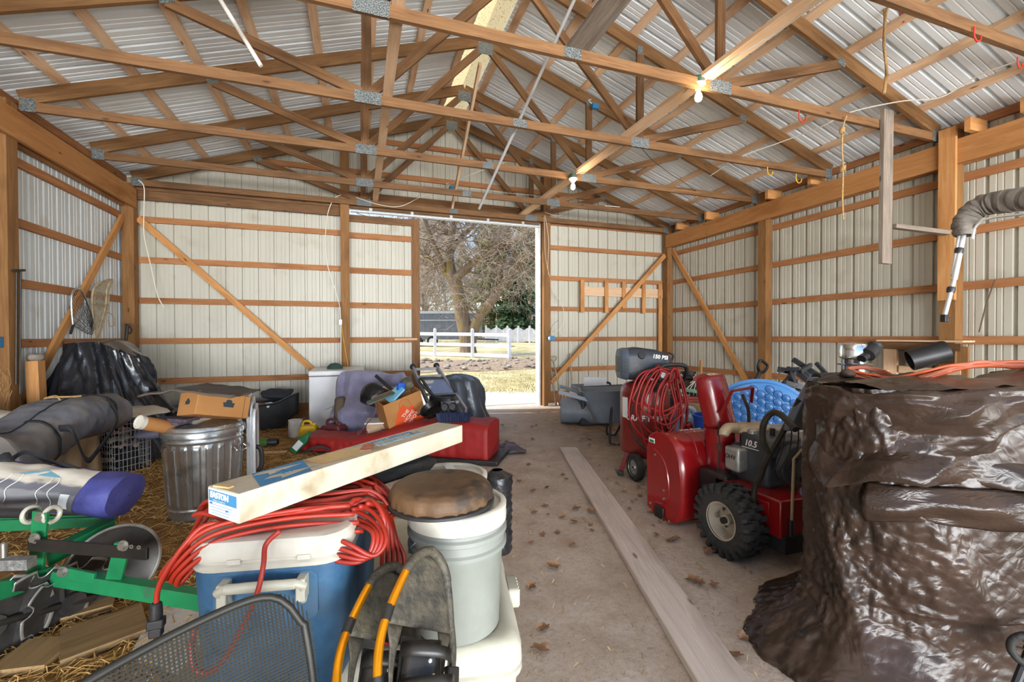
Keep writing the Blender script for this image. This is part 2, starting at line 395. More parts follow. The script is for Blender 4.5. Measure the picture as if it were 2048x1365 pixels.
wl = side_wall('wall_left', XL, -1, -3.078)
wr = side_wall('wall_right', XR, 1, 6.248)
# ------------------------------------------------------------------ far wall with door opening
wf = thing('wall_far', 'ribbed steel gable wall around the open sliding door', 'wall', (XC, YF, 0), kind='structure'); del wf['category']
ys = YF + .04
zg = lambda x: zroof(x) + .03
b = MB()
corrug(b, (XL - .03, ys, 0), (1, 0, 0), (0, 0, 1), (0, 1, 0), XL * -1 + .03 - .15, -.05, lambda s: zg(XL - .03 + s), phase=.05)
corrug(b, (-.15, ys, 0), (1, 0, 0), (0, 0, 1), (0, 1, 0), 3.52, 3.6, lambda s: zg(-.15 + s), phase=.15)
corrug(b, (3.37, ys, 0), (1, 0, 0), (0, 0, 1), (0, 1, 0), XR + .03 - 3.37, -.05, lambda s: zg(3.37 + s), phase=.02)
b.build('steel_siding', M_sheetw, wf, smooth=False, recalc=False)
yg = YF - .001 + .02
for z in GZ[:4]: board('girt', (XL, yg, z), (-.29, yg, z), .089, .037, W_girt, wf)
board('girt', (XL, yg, 3.13), (-.29, yg, 3.13), .089, .037, W_girt, wf)
for z in GZ: board('girt', (3.55, yg, z), (XR, yg, z), .089, .037, W_girt, wf)
for z in (3.62, 4.2, 4.78):
    dx = (5.33 - z) * 3 - .25
    board('girt', (max(XL, XC - dx), yg, z), (min(XR, XC + dx), yg, z), .089, .037, W_girt, wf)
for x0, x1 in ((XL, -.29), (3.55, XR)): board('skirt_board', (x0, yg, .14), (x1, yg, .14), .235, .037, W_girt, wf)
for z in (3.47, 3.61): board('header_beam', (-3.1, 8.0, z), (-.29, 8.0, z), .135, .037, W_truss, wf)
for z in (3.62, 3.765): board('header_beam', (-.146, 8.02, z), (3.37, 8.02, z), .14, .037, W_truss, wf)
for x in (-.217, 3.46): board('door_post', (x, 7.965, 0), (x, 7.965, zroof(x) - .16), .14, .15, W_post, wf, up=(1, 0, 0))
b = MB(); b.box((3.355, 8.11, 1.8), (.03, .2, 3.6)); b.box((3.40, 8.20, 1.8), (.11, .02, 3.6))
b.build('door_trim', M_whitepaint, wf, smooth=False)
b = MB(); b.tube([(-.13, 8.03, 3.515), (3.36, 8.03, 3.515)], .032, 12)
for i in range(5): b.box((.2 + i * .7, 8.03, 3.55), (.05, .07, .05))
b.build('door_track', M_conduit, wf)
# sliding door leaf hung outside, half open
dr = thing('door_1', 'half-open sliding barn door leaf of ribbed steel in a brown wooden frame', 'door', (.44, 8.2, 0), kind='structure'); del dr['category']
W_door = wood('wood_door', '#6b4a2e', '#8b6645', '#523722', jit=.05)
b = MB(); corrug(b, (-.35, 8.235, 0), (1, 0, 0), (0, 0, 1), (0, 1, 0), 1.40, .04, 3.5, phase=.0); b.build('steel_siding', M_sheetw, dr, smooth=False, recalc=False)
for z in GZ: board('door_rail', (-.3, 8.215, z), (.92, 8.215, z), .1, .037, W_girt, dr)
board('door_rail', (-.3, 8.213, 3.43), (1.05, 8.213, 3.43), .12, .037, W_door, dr)
for x in (.982,): board('door_stile', (x, 8.21, .03), (x, 8.21, 3.5), .14, .04, W_door, dr, up=(1, 0, 0))
b = MB(); b.bar((.6, 8.18, 1.31), (1.0, 8.18, 1.315), .035, .03); b.build('door_latch', W_pale, dr, smooth=False)
# ------------------------------------------------------------------ roof
rf = thing('ceiling', 'underside of the white ribbed steel roof with pale purlins', 'roof', (XC, 3, 5), kind='structure'); del rf['category']
YR0, YR1 = YB - .2, 8.45
for sgn in (-1, 1):
    d = V((sgn * cos(TH), 0, -sin(TH))); n = V((sgn * sin(TH), 0, cos(TH)))
    o = V((XC, 0, 5.33)) + n * .041
    b = MB(); corrug(b, o + V((0, YR0, 0)), (0, 1, 0), d, n, YR1 - YR0, .19, 5.45, phase=.07)
    b.build('steel_roofing', M_roof, rf, smooth=False, recalc=False)
    s = .28
    xs = [.26 + i * .585 for i in range(9)] + [5.2]
    for dx in xs:
        c = V((XC + sgn * dx, 0, zroof(XC + sgn * dx))) + n * .019
        board('purlin', c + V((0, YR0, 0)), c + V((0, YR1, 0)), .089, .037, W_purl, rf, up=d)
M_sky = bpy.data.materials.new('yellowed_skylight'); M_sky.use_nodes = True
nt = M_sky.node_tree; N = nt.nodes; L = nt.links; pb = N['Principled BSDF']; pb.inputs['Roughness'].default_value = .5
tr = N.new('ShaderNodeBsdfTranslucent'); ms = N.new('ShaderNodeMixShader'); ms.inputs[0].default_value = .42
tc = N.new('ShaderNodeTexCoord'); n1 = N.new('ShaderNodeTexNoise'); n1.inputs['Scale'].default_value = 55; n1.inputs['Detail'].default_value = 3; L.new(tc.outputs['Object'], n1.inputs['Vector'])
r = N.new('ShaderNodeValToRGB'); r.color_ramp.elements[0].position = .32; r.color_ramp.elements[0].color = hx('#8a6420'); r.color_ramp.elements[1].position = .40; r.color_ramp.elements[1].color = hx('#e8d3a0'); L.new(n1.outputs['Fac'], r.inputs['Fac'])
L.new(r.outputs['Color'], pb.inputs['Base Color']); L.new(r.outputs['Color'], tr.inputs['Color']); L.new(pb.outputs[0], ms.inputs[1]); L.new(tr.outputs[0], ms.inputs[2]); L.new(ms.outputs[0], N['Material Output'].inputs['Surface'])
M_skyd = mat('amber_skylight', '#c99420', .5, 0, '#a9761a', 7)
b = MB(); b.add([(XC - .2, YR0, 5.33), (XC, YR0, 5.4), (XC + .2, YR0, 5.33), (XC - .2, YR1, 5.33), (XC, YR1, 5.4), (XC + .2, YR1, 5.33)], [(0, 1, 4, 3), (1, 2, 5, 4)])
o = b.build('ridge_skylight', M_sky, rf, smooth=False, recalc=False); o['label'] = 'yellowed translucent ridge cap'
b = MB(); b.grid(9, 5, lambda u, v: (XC + lerp(-.15, .15, v), lerp(4.28, 4.62, u), 5.305 + .02 * sin(u * 19) - abs(v - .5) * .1)); b.build('skylight_patch', M_skyd, rf, thick=.004)
for sgn in (-1, 1):   # closed soffits over the eaves
    x0 = XL - .06 if sgn < 0 else XR + .06; x1 = x0 + sgn * .22
    b = MB(); b.box(((x0 + x1) / 2, 3.3, 3.66), (abs(x1 - x0), YR1 - YR0, .01)); b.build('soffit', M_roof, rf, smooth=False)
# ------------------------------------------------------------------ posts
PL = ['front post on the left wall with pale inner face and a blue box', 'far left corner post of brown timber', 'timber post on the left wall behind the camera']
def post(x, y, label, top=3.56, nm='timber_post'):
    o = board(nm, (x, y, 0), (x, y, top), .145, .145, W_post, None, up=(1, 0, 0)); props(o, label, 'post', 'timber wall posts'); return o
post(-3.17, 5.515, 'brown timber post on the left wall carrying a blue electrical box', 3.60)
post(-3.17, 7.965, 'brown corner post where the left wall meets the far wall', 3.60)
post(-3.17, 3.08, 'timber post on the left wall nearest the open end of the barn', 3.60)
post(6.345, 5.535, 'brown timber post on the right wall behind the wooden shovel handle', 3.72)
post(6.345, 7.965, 'brown corner post where the right wall meets the far wall', 3.72)
p1 = post(6.345, 3.105, 'brown timber post on the right wall with a plank nailed to its face', 3.66)
board('facing_plank', (6.205, 3.075, 1.75), (6.205, 3.075, 3.66), .15, .038, W_brace, p1, up=(0, 1, 0))
# ------------------------------------------------------------------ roof trusses
def truss(y, label, side=-1):
    t = thing('roof_truss', label, 'truss', (XC, y, 3.57), 0, 'timber roof trusses')
    ht = 4.69
    board('bottom_chord', (XC - ht, y, 3.615), (XC + ht, y, 3.615), .089, .038, W_truss, t)
    for s in (-1, 1):
        p0 = V((XC + s * .0, y, 5.33 - .0775)); p1 = V((XC + s * (ht + .0), y, 5.33 - (ht + .0) / 3 - .0775))
        o = board('top_chord', p0, p1, .1476 * cos(TH) + .004, .038, W_top, t)
    J = [XC - 1.5, XC + 1.52]
    for s, j in ((-1, J[0]), (1, J[1])):
        board('web', (j - s * .02, y, 3.66), (XC + s * .05, y, 5.14), .089, .036, W_truss, t, up=(s, 0, .3))
        board('web', (j + s * .01, y, 3.66), (j + s * .01, y, zroof(j) - .15), .089, .035, W_truss, t, up=(1, 0, 0))
        board('web', (j + s * .06, y, 3.66), (XC + s * 3.08, y, zroof(XC + s * 3.08) - .165), .089, .036, W_truss, t, up=(0, 0, 1))
    yy = y + side * .0205
    def pl(x, z, w, h, a=0):
        b = MB(); b.box((x, yy, z), (w, .002, h), Mx.Rotation(a, 3, 'Y')); b.build('gusset_plate', M_plate, t, smooth=False)
    pl(XC, 5.14, .20, .16)
    for s, j in ((-1, J[0]), (1, J[1])):
        pl(j, 3.62, .24, .115); pl(XC + s * 3.08, zroof(XC + s * 3.08) - .15, .11, .07, s * TH); pl(XC + s * (ht - .07), 3.625, .12, .13)
        pl(j, zroof(j) - .13, .07, .1)
    pl(XC + .03, 3.615, .15, .085)
    return t
TR = []
for k, lab in ((-2, 'roof truss just above the camera'), (-1, 'nearest roof truss in view, crossing the top right corner with red hooks'), (0, 'second roof truss in view, with the larger bulb and the old grey plank'), (1, 'third roof truss in view, holding the leaning steel pole'), (2, 'fourth roof truss in view, second before the far gable, with the small bulb'), (3, 'last roof truss before the one on the far gable wall')):
    truss(3.2 + 1.2175 * k, lab)
truss(7.868, 'gable roof truss fixed against the far wall over the door')
# braces that run along the barn on top of the bottom chords
o = board('lateral_brace', (.27, YB, 3.68), (.27, 7.9, 3.68), .089, .037, W_pale, None, up=(1, 0, 0)); props(o, 'pale board laid along the left joints of the roof trusses', 'board', 'boards bracing the trusses')
o = board('lateral_brace', (2.95, YB, 3.68), (2.95, 7.9, 3.68), .14, .037, W_pale, None, up=(1, 0, 0)); props(o, 'wide pale board laid along the right joints of the roof trusses, carrying both bulbs', 'board', 'boards bracing the trusses')
o = board('lateral_brace', (1.68, YB, 3.68), (1.68, 3.22, 3.68), .19, .037, W_grey, None, up=(1, 0, 0)); props(o, 'wide grey plank ending on the middle of the nearest full truss', 'board', 'boards bracing the trusses')
o = board('lateral_brace', (1.53, 5.68, 4.96), (1.585, 7.83, 3.68), .089, .037, W_pale, None, up=(0, 0, 1)); props(o, 'thin pale board slanting from the roof peak down to the far gable truss', 'board', 'boards bracing the trusses')
# diagonal wall braces
def brace(p0, p1, lab, up):
    o = board('diagonal_brace', p0, p1, .092, .037, W_brace, None, up=up); props(o, lab, 'brace', 'diagonal wall braces')
yb = 8.02
brace((-3.09, yb, 3.13), (-.66, yb, .74), 'diagonal brace on the far wall left of the door, dropping to the freezer', (0, 0, 1))
brace((6.26, 7.962, 3.11), (3.57, 7.962, .44), 'diagonal brace on the far wall right of the door, above the pitchfork', (0, 0, 1))
brace((-3.22, 7.87, 3.1), (-3.22, 5.62, .42), 'diagonal brace on the left wall behind the fishing net', (0, 0, 1))
brace((6.398, 7.88, 3.2), (6.398, 5.68, .2), 'diagonal brace on the right wall behind the blue pool', (0, 0, 1))
# blocks over the right header
b0 = None
for i, (y, lab) in enumerate(((2.86, 'short timber block on the right header beside the front post'), (2.44, 'short timber block on the right header nearest the red hooks'), (4.6, 'short timber block on the right header with yellow hooks below'), (5.3, 'short timber block on the right header just before the second post'), (6.6, 'short timber block on the right header between the last two trusses'), (7.4, 'short timber block on the right header near the far corner'))):
    o = board('timber_block', (6.10, y, 3.60), (6.40, y, 3.60), .14, .05, W_brace, None); props(o, lab, 'block', 'timber blocks on the header')
# wall rack right of the door
rk = thing('wall_rack', 'wooden slatted rack nailed to the far wall right of the door', 'rack', (5.3, 8.0, 1.9))
board('rail', (4.27, 8.03, 2.28), (6.25, 8.03, 2.28), .19, .025, W_pale, rk)
for i, x in enumerate((4.28, 4.84, 5.26, 5.75)): board('slat', (x, 8.0, 1.84 + .1 * (i == 2)), (x, 8.0, 2.5), .085, .025, W_brace, rk, up=(1, 0, 0))
board('slat', (6.17, 8.0, .3), (6.17, 8.0, 2.48), .09, .03, W_brace, rk, up=(1, 0, 0))
# old plank hung from the truss with an arm to the post
hp = thing('hanging_plank', 'weathered grey plank nailed to the truss end with a thin arm to the right post', 'plank', (5.2, 3.14, 2.1))
P0 = atY(1774, 221, 3.155); P1 = atY(1770, 528, 3.155)
board('plank', (P0.x, 3.155, P0.z), (P1.x, 3.155, P1.z), .15, .04, W_grey, hp, up=(1, 0, 0))
A0 = atY(1787, 449, 3.13); board('arm', A0 + V((0, 0, -.02)), (6.26, 3.06, A0.z - .05), .045, .06, W_grey, hp)
# ================================================================== OUTDOORS beyond the door
def gz_(x, y):
    """ground height outside"""
    d = max(0, y - 9.2); base = -.03 + .042 * d if d < 12 else .474 + .028 * (d - 12)
    return base + .05 * nz(x * .3, y * .3) * min(1, d / 3)
def out(px, py, Dp):
    """point on the outdoor ground seen near column px at axial distance Dp"""
    p = atD(px, py, Dp); return V((p.x, p.y, gz_(p.x, p.y)))
m = mat('spring_grass', '#8d8a55', .95, 0, '#c9b98a', 3.2, (1, 1, 1), (.3, .62), bump=.9, bscale=55, col3='#d8c9a2', n3=.7, r3=(.45, .62), dist=.03)
b = MB(); b.grid(50, 60, lambda u, v: (lerp(-14, 40, u), lerp(8.3, 75, v ** 1.6), gz_(lerp(-14, 40, u), lerp(8.3, 75, v ** 1.6)) - .01))
props(b.build('lawn_ground', m, M=Mx.Identity(4)), kind='structure', label='sunny spring lawn rising behind the barn')
b = MB()
pts = [(-1.5, 8.28), (7.0, 8.28), (4.4, 9.2), (3.9, 9.9), (2.9, 10.6), (1.2, 10.9), (-1.5, 11)]
b.prism(pts, .06); M_ap = mat('concrete_apron', '#cfcac0', .85, 0, '#b8b2a6', 5, bump=.2, bscale=50)
for i in range(len(b.v)): b.v[i].z += -.02
props(b.build('concrete_path', M_ap, smooth=False), kind='structure', label='pale concrete apron in front of the door')
# grass tufts near the apron
M_blade = mat('grass_blades', '#8f9150', .9, 0, '#cdbb86', .9, ramp=(.35, .6))
rnd = random.Random(3); b = MB()
for i in range(9000):
    y = 9.3 + 9 * rnd.random() ** 1.6; x = rnd.uniform(.6, 1.1) * (y * .62) + rnd.uniform(-3.4, .9)
    if x < 4.6 - max(0, (y - 9)) * 1.6 and y < 11: continue
    z = gz_(x, y); h = rnd.uniform(.02, .06); a = rnd.uniform(0, 6.28); dx, dy = cos(a) * .008, sin(a) * .008
    b.add([(x - dx, y - dy, z - .01), (x + dx, y + dy, z - .01), (x + rnd.uniform(-.03, .03), y + rnd.uniform(-.03, .03), z + h)], [(0, 1, 2)])
props(b.build('grass', M_blade, smooth=False, recalc=False), kind='stuff', label='short straw-coloured lawn grass outside the door')
# stony mulch bed below the fence
M_rock = mat('field_stone', '#756b60', .9, 0, '#a39889', 3, jitter=.2, bump=.4, bscale=14)
M_mulch = mat('mulch', '#7a6450', .95, 0, '#a8967f', 9, bump=.8, bscale=30)
rnd = random.Random(5)
def blob(r, seed, sq=.7):
    q = MB(); q.ell((0, 0, 0), (r, r, r * sq), 9, 6)
    for i, p in enumerate(q.v): q.v[i] = p * (1 + .35 * nz(p.x / r * 1.3 + seed, p.y / r * 1.3, p.z / r + seed))
    return q
b = MB(); b.grid(24, 8, lambda u, v: (lambda x, y: (x, y, gz_(x, y) + .06 * sin(PI * v) + .03 * nz(x * 2, y * 2)))(lerp(-1.5, 8.4, u) + .3 * nz(u * 7, v), 14.5 + v * 4.0 + .3 * nz(u * 5)))
props(b.build('mulch_bed', M_mulch), 'mulch bed with scattered stones below the white rail fence', 'mulch bed')
protos = [blob(rnd.uniform(.045, .085), i * 3.1).build('field_stone', M_rock, M=Mx.Translation((0, 0, -50)), local=True) for i in range(5)]
for i in range(150):
    x = rnd.uniform(-.5, 7.6); y = 14.7 + 3.6 * rnd.random(); k = protos[i % 5]
    s = rnd.uniform(.7, 1.5)
    Mq = Mx.Translation((x, y, gz_(x, y) + .07)) @ Mx.Rotation(rnd.uniform(0, 6), 4, 'Z') @ Mx.Diagonal((s, s, s * .8, 1))
    if i < 5: o = k; o.matrix_basis = Mq; reg(o, Mq)
    else: o = dup(k, Mq)
    props(o, 'grey-brown field stone lying in the mulch bed below the white rail fence', 'stone', 'field stones in the mulch bed')
# white rail fence
fn = thing('rail_fence', 'white three-rail fence in front of the big bare tree', 'fence', tuple(out(945, 705, 20)))
M_vin = mat('white_vinyl', '#e6e5e6', .4, 0, '#d6d4d6', 4)
fp = [out(x, 705, d) for x, d in ((798, 21.5), (870, 20.6), (945, 20), (1019, 19.4))]
for p in fp:
    q = MB(); q.box(p + V((0, 0, .6)), (.12, .12, 1.28)); q.prism([(-.07, -.07), (.07, -.07), (.07, .07), (-.07, .07)], .03, c=p + V((0, 0, 1.25))); q.ell(p + V((0, 0, 1.28)), (.06, .06, .05), 8, 4); q.build('fence_post', M_vin, fn, smooth=False)
for a, c in zip(fp, fp[1:]):
    for z in (.13, .57, 1.05): board('fence_rail', a + V((0, 0, z)), c + V((0, 0, z)), .15, .04, M_vin, fn)
# trees -------------------------------------------------------------
M_bark = mat('mossy_bark', '#6e5a47', .95, 0, '#94806a', 7, (1, 1, .25), (.3, .7), bump=1.0, bscale=16, col3='#8a7a2e', n3=2.2, r3=(.56, .70), bstretch=(1, 1, .3), dist=.05)
M_twig = mat('grey_twigs', '#9b8a78', .95, 0, '#b7a793', 1)
M_bark2 = mat('grey_bark', '#8c7f74', .95, 0, '#a99c90', 3, (1, 1, .3), bump=.5)
def grow(big, small, p, d, r, L, lev, rnd, droop=0.0, nseg=5, up=.1, split=3, cut=.012, minr=.004, wig=.22):
    """one limb and its branches; thick limbs go to mesh big, thin ones to small"""
    pts = [V(p)]; rs = [r]; q = V(p); dd = V(d).normalized()
    for i in range(nseg):
        dd = (dd + V((rnd.gauss(0, wig), rnd.gauss(0, wig), rnd.gauss(0, wig) + up - droop * i / nseg))).normalized()
        q = q + dd * (L / nseg); pts.append(q.copy()); rs.append(max(minr, r * (1 - .62 * (i + 1) / nseg)))
    (big if r > cut else small).tube(pts, rs, 8 if r > .08 else (5 if r > cut else 3), caps=False)
    if lev <= 0: return
    for k in range(split):
        t = rnd.uniform(.35, 1.0) if k else 1.0
        i = min(nseg, max(1, int(t * nseg))); base = pts[i]
        a = (pts[i] - pts[i - 1]).normalized(); side = V((rnd.gauss(0, 1), rnd.gauss(0, 1), rnd.gauss(0, .7))); side -= a * side.dot(a); side.normalize()
        nd = (a * rnd.uniform(.6, 1.0) + side * rnd.uniform(.5, 1.0)).normalized()
        grow(big, small, base, nd, max(minr, rs[i] * rnd.uniform(.55, .8)), L * rnd.uniform(.55, .8), lev - 1, rnd, droop, nseg if lev > 2 else 4, up, split, cut, minr, wig)
rnd = random.Random(11)
tb = out(937, 702, 22)
tr_ = thing('bare_tree', 'large bare spreading tree with mossy forked trunk just behind the rail fence', 'tree', tuple(tb))
S = 22
def tp(x, y, dz=0): p = atD(x, y, S + dz); return p
big, small = MB(), MB()
T0 = [tb + V((0, 0, -.2)), tp(934, 680), tp(926, 640), tp(917, 590), tp(906, 555)]
big.tube(spl(T0, 4), [.56, .46, .42, .40, .39, .38, .37, .36, .36, .35, .35, .34, .34, .34, .33, .33, .33], 14)
limbs = [([tp(940, 690), tp(955, 640, -.2), tp(985, 600, -.4), tp(1005, 570, -.5), tp(1022, 545, -.6), tp(1050, 520, -.7), tp(1090, 500, -.8)], .30, .10),
 ([tp(906, 560), tp(899, 520), tp(902, 480), tp(908, 440), tp(915, 400), tp(925, 350)], .27, .09),
 ([tp(906, 560), tp(925, 545, -.3), tp(955, 518, -.5), tp(985, 500, -.7), tp(1010, 492, -.8), tp(1045, 478, -.9), tp(1090, 460, -1)], .22, .07),
 ([tp(904, 556), tp(880, 535, .3), tp(855, 515, .6), tp(835, 498, .8), tp(800, 470, 1)], .2, .08),
 ([tp(903, 500), tp(918, 480, .4), tp(938, 460, .6), tp(965, 435, .8), tp(1000, 405, 1)], .17, .07),
 ([tp(890, 540), tp(872, 500, -.4), tp(858, 465, -.6), tp(845, 430, -.8), tp(830, 390, -1)], .14, .06),
 ([tp(902, 480), tp(888, 455, .5), tp(880, 425, .7), tp(870, 380, .9)], .12, .05),
 ([tp(1005, 570, -.5), tp(1000, 548, -.3), tp(1004, 520, -.2), tp(1020, 480, 0)], .11, .05)]
for pts, r0, r1 in limbs:
    P = spl(pts, 4); n = len(P); big.tube(P, [lerp(r0, r1, i / (n - 1)) for i in range(n)], 10)
    for i in range(4, n, 1):
        for rep in range(2):
            a = (P[min(i + 1, n - 1)] - P[i - 1]).normalized(); s_ = V((rnd.gauss(0, 1), rnd.gauss(0, .8), rnd.gauss(.1, .8))); s_ -= a * s_.dot(a); s_.normalize()
            grow(big, small, P[i], a * .5 + s_, rnd.uniform(.025, .05), rnd.uniform(.9, 1.9), 3, rnd, .25, 5, .05, 3, .02, .0055, .25)
    grow(big, small, P[-1], P[-1] - P[-3], r1, 2.6, 4, rnd, .1, 5, .05, 3, .02, .006)
big.build('trunk', M_bark, tr_, recalc=False)
small.build('twigs', M_twig, tr_, recalc=False)['kind'] = 'stuff'
# bare trees behind, left
for i, (x, d, h) in enumerate(((852, 44, 9), (872, 52, 11), (890, 48, 10), (846, 38, 8), (1075, 60, 10), (950, 58, 12))):
    rnd = random.Random(40 + i); p = out(x, 690, d)
    t = thing('bare_tree', ['slim bare tree far behind the left end of the fence', 'tall bare tree behind the trailer', 'bare tree behind the trailer close to the big trunk', 'small bare tree nearest the sliding door edge', 'bare tree behind the white picket fence', 'tall bare tree far behind the forked trunk'][i], 'tree', tuple(p), group='bare trees in the distance')
    big, small = MB(), MB(); pts = [p + V((0, 0, -.2)), p + V((.1, 0, h * .3)), p + V((-.15, 0, h * .6)), p + V((.1, 0, h))]
    P = spl(pts, 5); n = len(P); big.tube(P, [lerp(.22, .05, k / (n - 1)) for k in range(n)], 7)
    for k in range(3, n):
        for q in range(3): grow(big, small, P[k], V((rnd.gauss(0, 1), rnd.gauss(0, 1), .9)), .07, h * .28, 3, rnd, 0, 4, .12, 3, .03, .016)
    big.build('trunk', M_bark2, t, recalc=False); small.build('twigs', M_twig, t, recalc=False)['kind'] = 'stuff'
# evergreens
M_fol = [mat('pine_green', '#3f5a32', .9, 0, '#6b7f46', 1.4, jitter=.1), mat('yellow_green_needles', '#7c8448', .9, 0, '#a39d5c', 1.4, jitter=.1), mat('cedar_green', '#35502f', .9, 0, '#587043', 1.4, jitter=.1)]
M_trunk = mat('pine_trunk', '#6a584a', .95, 0, '#8a7767', 5, bump=.4)
def conifer(x, d, h, w, bare, mi, lab, seed, n=4200):
    rnd = random.Random(seed); p = out(x, 690, d); t = thing('evergreen_tree', lab, 'tree', tuple(p), group='evergreens behind the yard')
    b = MB(); b.tube([p + V((0, 0, -.3)), p + V((0, 0, h * .5)), p + V((0, 0, h))], [w * .09, w * .06, .03], 8); b.build('trunk', M_trunk, t)
    f = MB()
    for i in range(n):
        z = bare + (h - bare) * rnd.random() ** 1.25; rr = w * (1 - (z - bare) / (h - bare)) ** .75 * (.75 + .25 * sin(z * 4.2)); a = rnd.uniform(0, 6.28)
        q = rr * rnd.random() ** .5; c = p + V((cos(a) * q, sin(a) * q, z - .18 * q)); s = rnd.uniform(.14, .34)
        u = V((cos(a), sin(a), -.35 + rnd.gauss(0, .3))) * s; v = V((-sin(a), cos(a), rnd.gauss(0, .4))) * s * .55
        f.add([c - u, c + v, c + u, c - v + V((0, 0, .05))], [(0, 1, 2, 3)])
    f.build('foliage', M_fol[mi], t, smooth=False, recalc=False)
conifer(985, 50, 17, 3.2, 1.2, 1, 'yellow-green evergreen seen between the forked limbs', 1)
conifer(1030, 44, 8, 3.0, .4, 2, 'dark low evergreen behind the picket fence', 2)
conifer(1008, 62, 21, 3.6, 6, 0, 'tall pine behind the yellow-green evergreen', 3)
conifer(1062, 56, 20, 3.4, 7, 0, 'tall pine with bare lower trunk right of the door opening', 4)
conifer(965, 64, 18, 3.4, 5, 0, 'distant pine left of the yellow-green evergreen', 5)
conifer(1095, 48, 17, 3.2, 2, 2, 'dense evergreen partly behind the right door jamb', 6)
conifer(925, 72, 15, 3.5, 2, 1, 'pale distant evergreen behind the big trunk', 7, 3000)
conifer(1045, 70, 22, 4.2, 3, 2, 'tallest dark evergreen at the back of the yard', 8)
# distant wood: low brown treeline
M_tl = mat('winter_wood', '#9b8d80', 1, 0, '#7d7263', .5)
rnd = random.Random(9); b = MB()
for i in range(3600):
    a = rnd.uniform(.02, 1.0); d = rnd.uniform(74, 92); x = sin(a) * d; y = cos(a) * d; h = rnd.uniform(1.2, 4.8) ; z = gz_(x, y); w_ = rnd.uniform(.02, .07); l = rnd.gauss(0, .5)
    b.add([(x - w_, y, z), (x + w_, y, z), (x + l + w_ * .4, y, z + h), (x + l - w_ * .4, y, z + h)], [(0, 1, 2, 3)])
    if i % 2: 
        zz = z + h * rnd.uniform(.3, .9); dx = rnd.uniform(-1.6, 1.6); b.add([(x, y, zz), (x, y + .1, zz - .06), (x + dx, y, zz + abs(dx) * .9)], [(0, 1, 2)])
props(b.build('woods', M_tl, smooth=False, recalc=False), 'thin winter woods at the back of the yard', 'woods', kind='stuff')
# enclosed trailer
tp0 = out(808, 690, 29); tl = thing('cargo_trailer', 'long dark grey enclosed trailer parked behind the fence', 'trailer', tuple(tp0))
A = out(760, 690, 29.5); B = out(955, 690, 29.0); ax = (B - A); ax.z = 0; Lx = ax.length; ax.normalize(); ay = V((-ax.y, ax.x, 0)); zb = max(A.z, B.z) - .05
rot = Mx((ax, ay, V((0, 0, 1)))).transposed(); C0 = (A + B) / 2; C0.z = 0; C0 += ay * 1.1
M_tr = mat('trailer_grey', '#5d6068', .35, .2, '#6d7078', 3); M_tr2 = mat('trailer_roof', '#a9adb2', .35, .5); M_tire = mat('tire_rubber', '#1c1b1b', .85, 0, '#2a2826', 20, bump=.3)
M_hub = mat('white_hub', '#cfcfcb', .4, .3)
b = MB(); b.box(C0 + V((0, 0, zb + 1.35)), (Lx, 2.2, 1.75), rot)
for i in range(12): b.box(C0 + ax * (-Lx / 2 + .3 + i * Lx / 12) - ay * 1.1 + V((0, 0, zb + 1.35)), (.03, .02, 1.7), rot)
b.build('body', M_tr, tl, bevel=.05)
b = MB(); b.box(C0 + V((0, 0, zb + 2.27)), (Lx + .1, 2.3, .16), rot); b.box(C0 - ay * 1.12 + V((0, 0, zb + 1.75)), (Lx, .02, .06), rot); b.build('roof', M_tr2, tl, bevel=.03)
for k in (-.55, .45):
    c = C0 + ax * (k - .2) - ay * 1.0 + V((0, 0, zb + .36))
    r_ = frame(ay); b = MB(); b.lathe([(.2, -.12), (.34, -.12), (.37, -.06), (.37, .06), (.34, .12), (.2, .12)], 20, c, r_); w_ = b.build('wheel', M_tire, tl); b = MB(); b.lathe([(0, -.1), (.2, -.1), (.2, .1), (0, .1)], 16, c - ay * .04, r_); b.build('hub', M_hub, w_)
b = MB(); b.bar(B + V((0, 0, .5)) , B + ax * 1.4 + V((0, 0, .45)), .1, .1); b.build('tongue', M_black, tl, smooth=False)
# picket fence and pergola far right
pf = thing('picket_fence', 'white scalloped picket fence far behind the rail fence', 'fence', tuple(out(1035, 680, 37)))
a0, a1 = out(972, 680, 37.5), out(1082, 680, 36)
n = 46; tot = MB()
for i in range(n):
    t = i / (n - 1); p = a0.lerp(a1, t); h = .95 + .22 * abs(cos(t * PI * 5)); q = MB(); q.prism([(-.045, 0), (.045, 0), (.045, h - .06), (0, h), (-.045, h - .06)], .03, Mx.Rotation(PI / 2, 3, 'X'), p + V((0, 0, .1))); q.build('picket', M_vin, pf, smooth=False)
for z in (.35, .85): board('rail', a0 + V((0, .03, z)), a1 + V((0, .03, z)), .08, .04, M_vin, pf)
for i in range(6): p = a0.lerp(a1, i / 5); board('fence_post', p, p + V((0, 0, 1.4)), .12, .12, M_vin, pf, up=(1, 0, 0))
pg = thing('garden_gazebo', 'white gazebo corner with grey roof behind the picket fence', 'gazebo', tuple(out(1078, 680, 46)))
c = out(1082, 680, 46)
for dx in (-1.0, .9): board('post', c + V((dx, 0, 0)), c + V((dx, 0, 2.6)), .14, .14, M_vin, pg, up=(1, 0, 0))
b = MB(); b.loft([[c + V((-1.4, -1.4, 2.55)), c + V((1.4, -1.4, 2.55)), c + V((1.4, 1.4, 2.55)), c + V((-1.4, 1.4, 2.55))], [c + V((-.05, -.05, 3.7)), c + V((.05, -.05, 3.7)), c + V((.05, .05, 3.7)), c + V((-.05, .05, 3.7))]], caps=True); b.build('roof', M_tr, pg, smooth=False)
board('beam', c + V((-1.1, 0, 2.45)), c + V((1.1, 0, 2.45)), .18, .1, M_vin, pg)
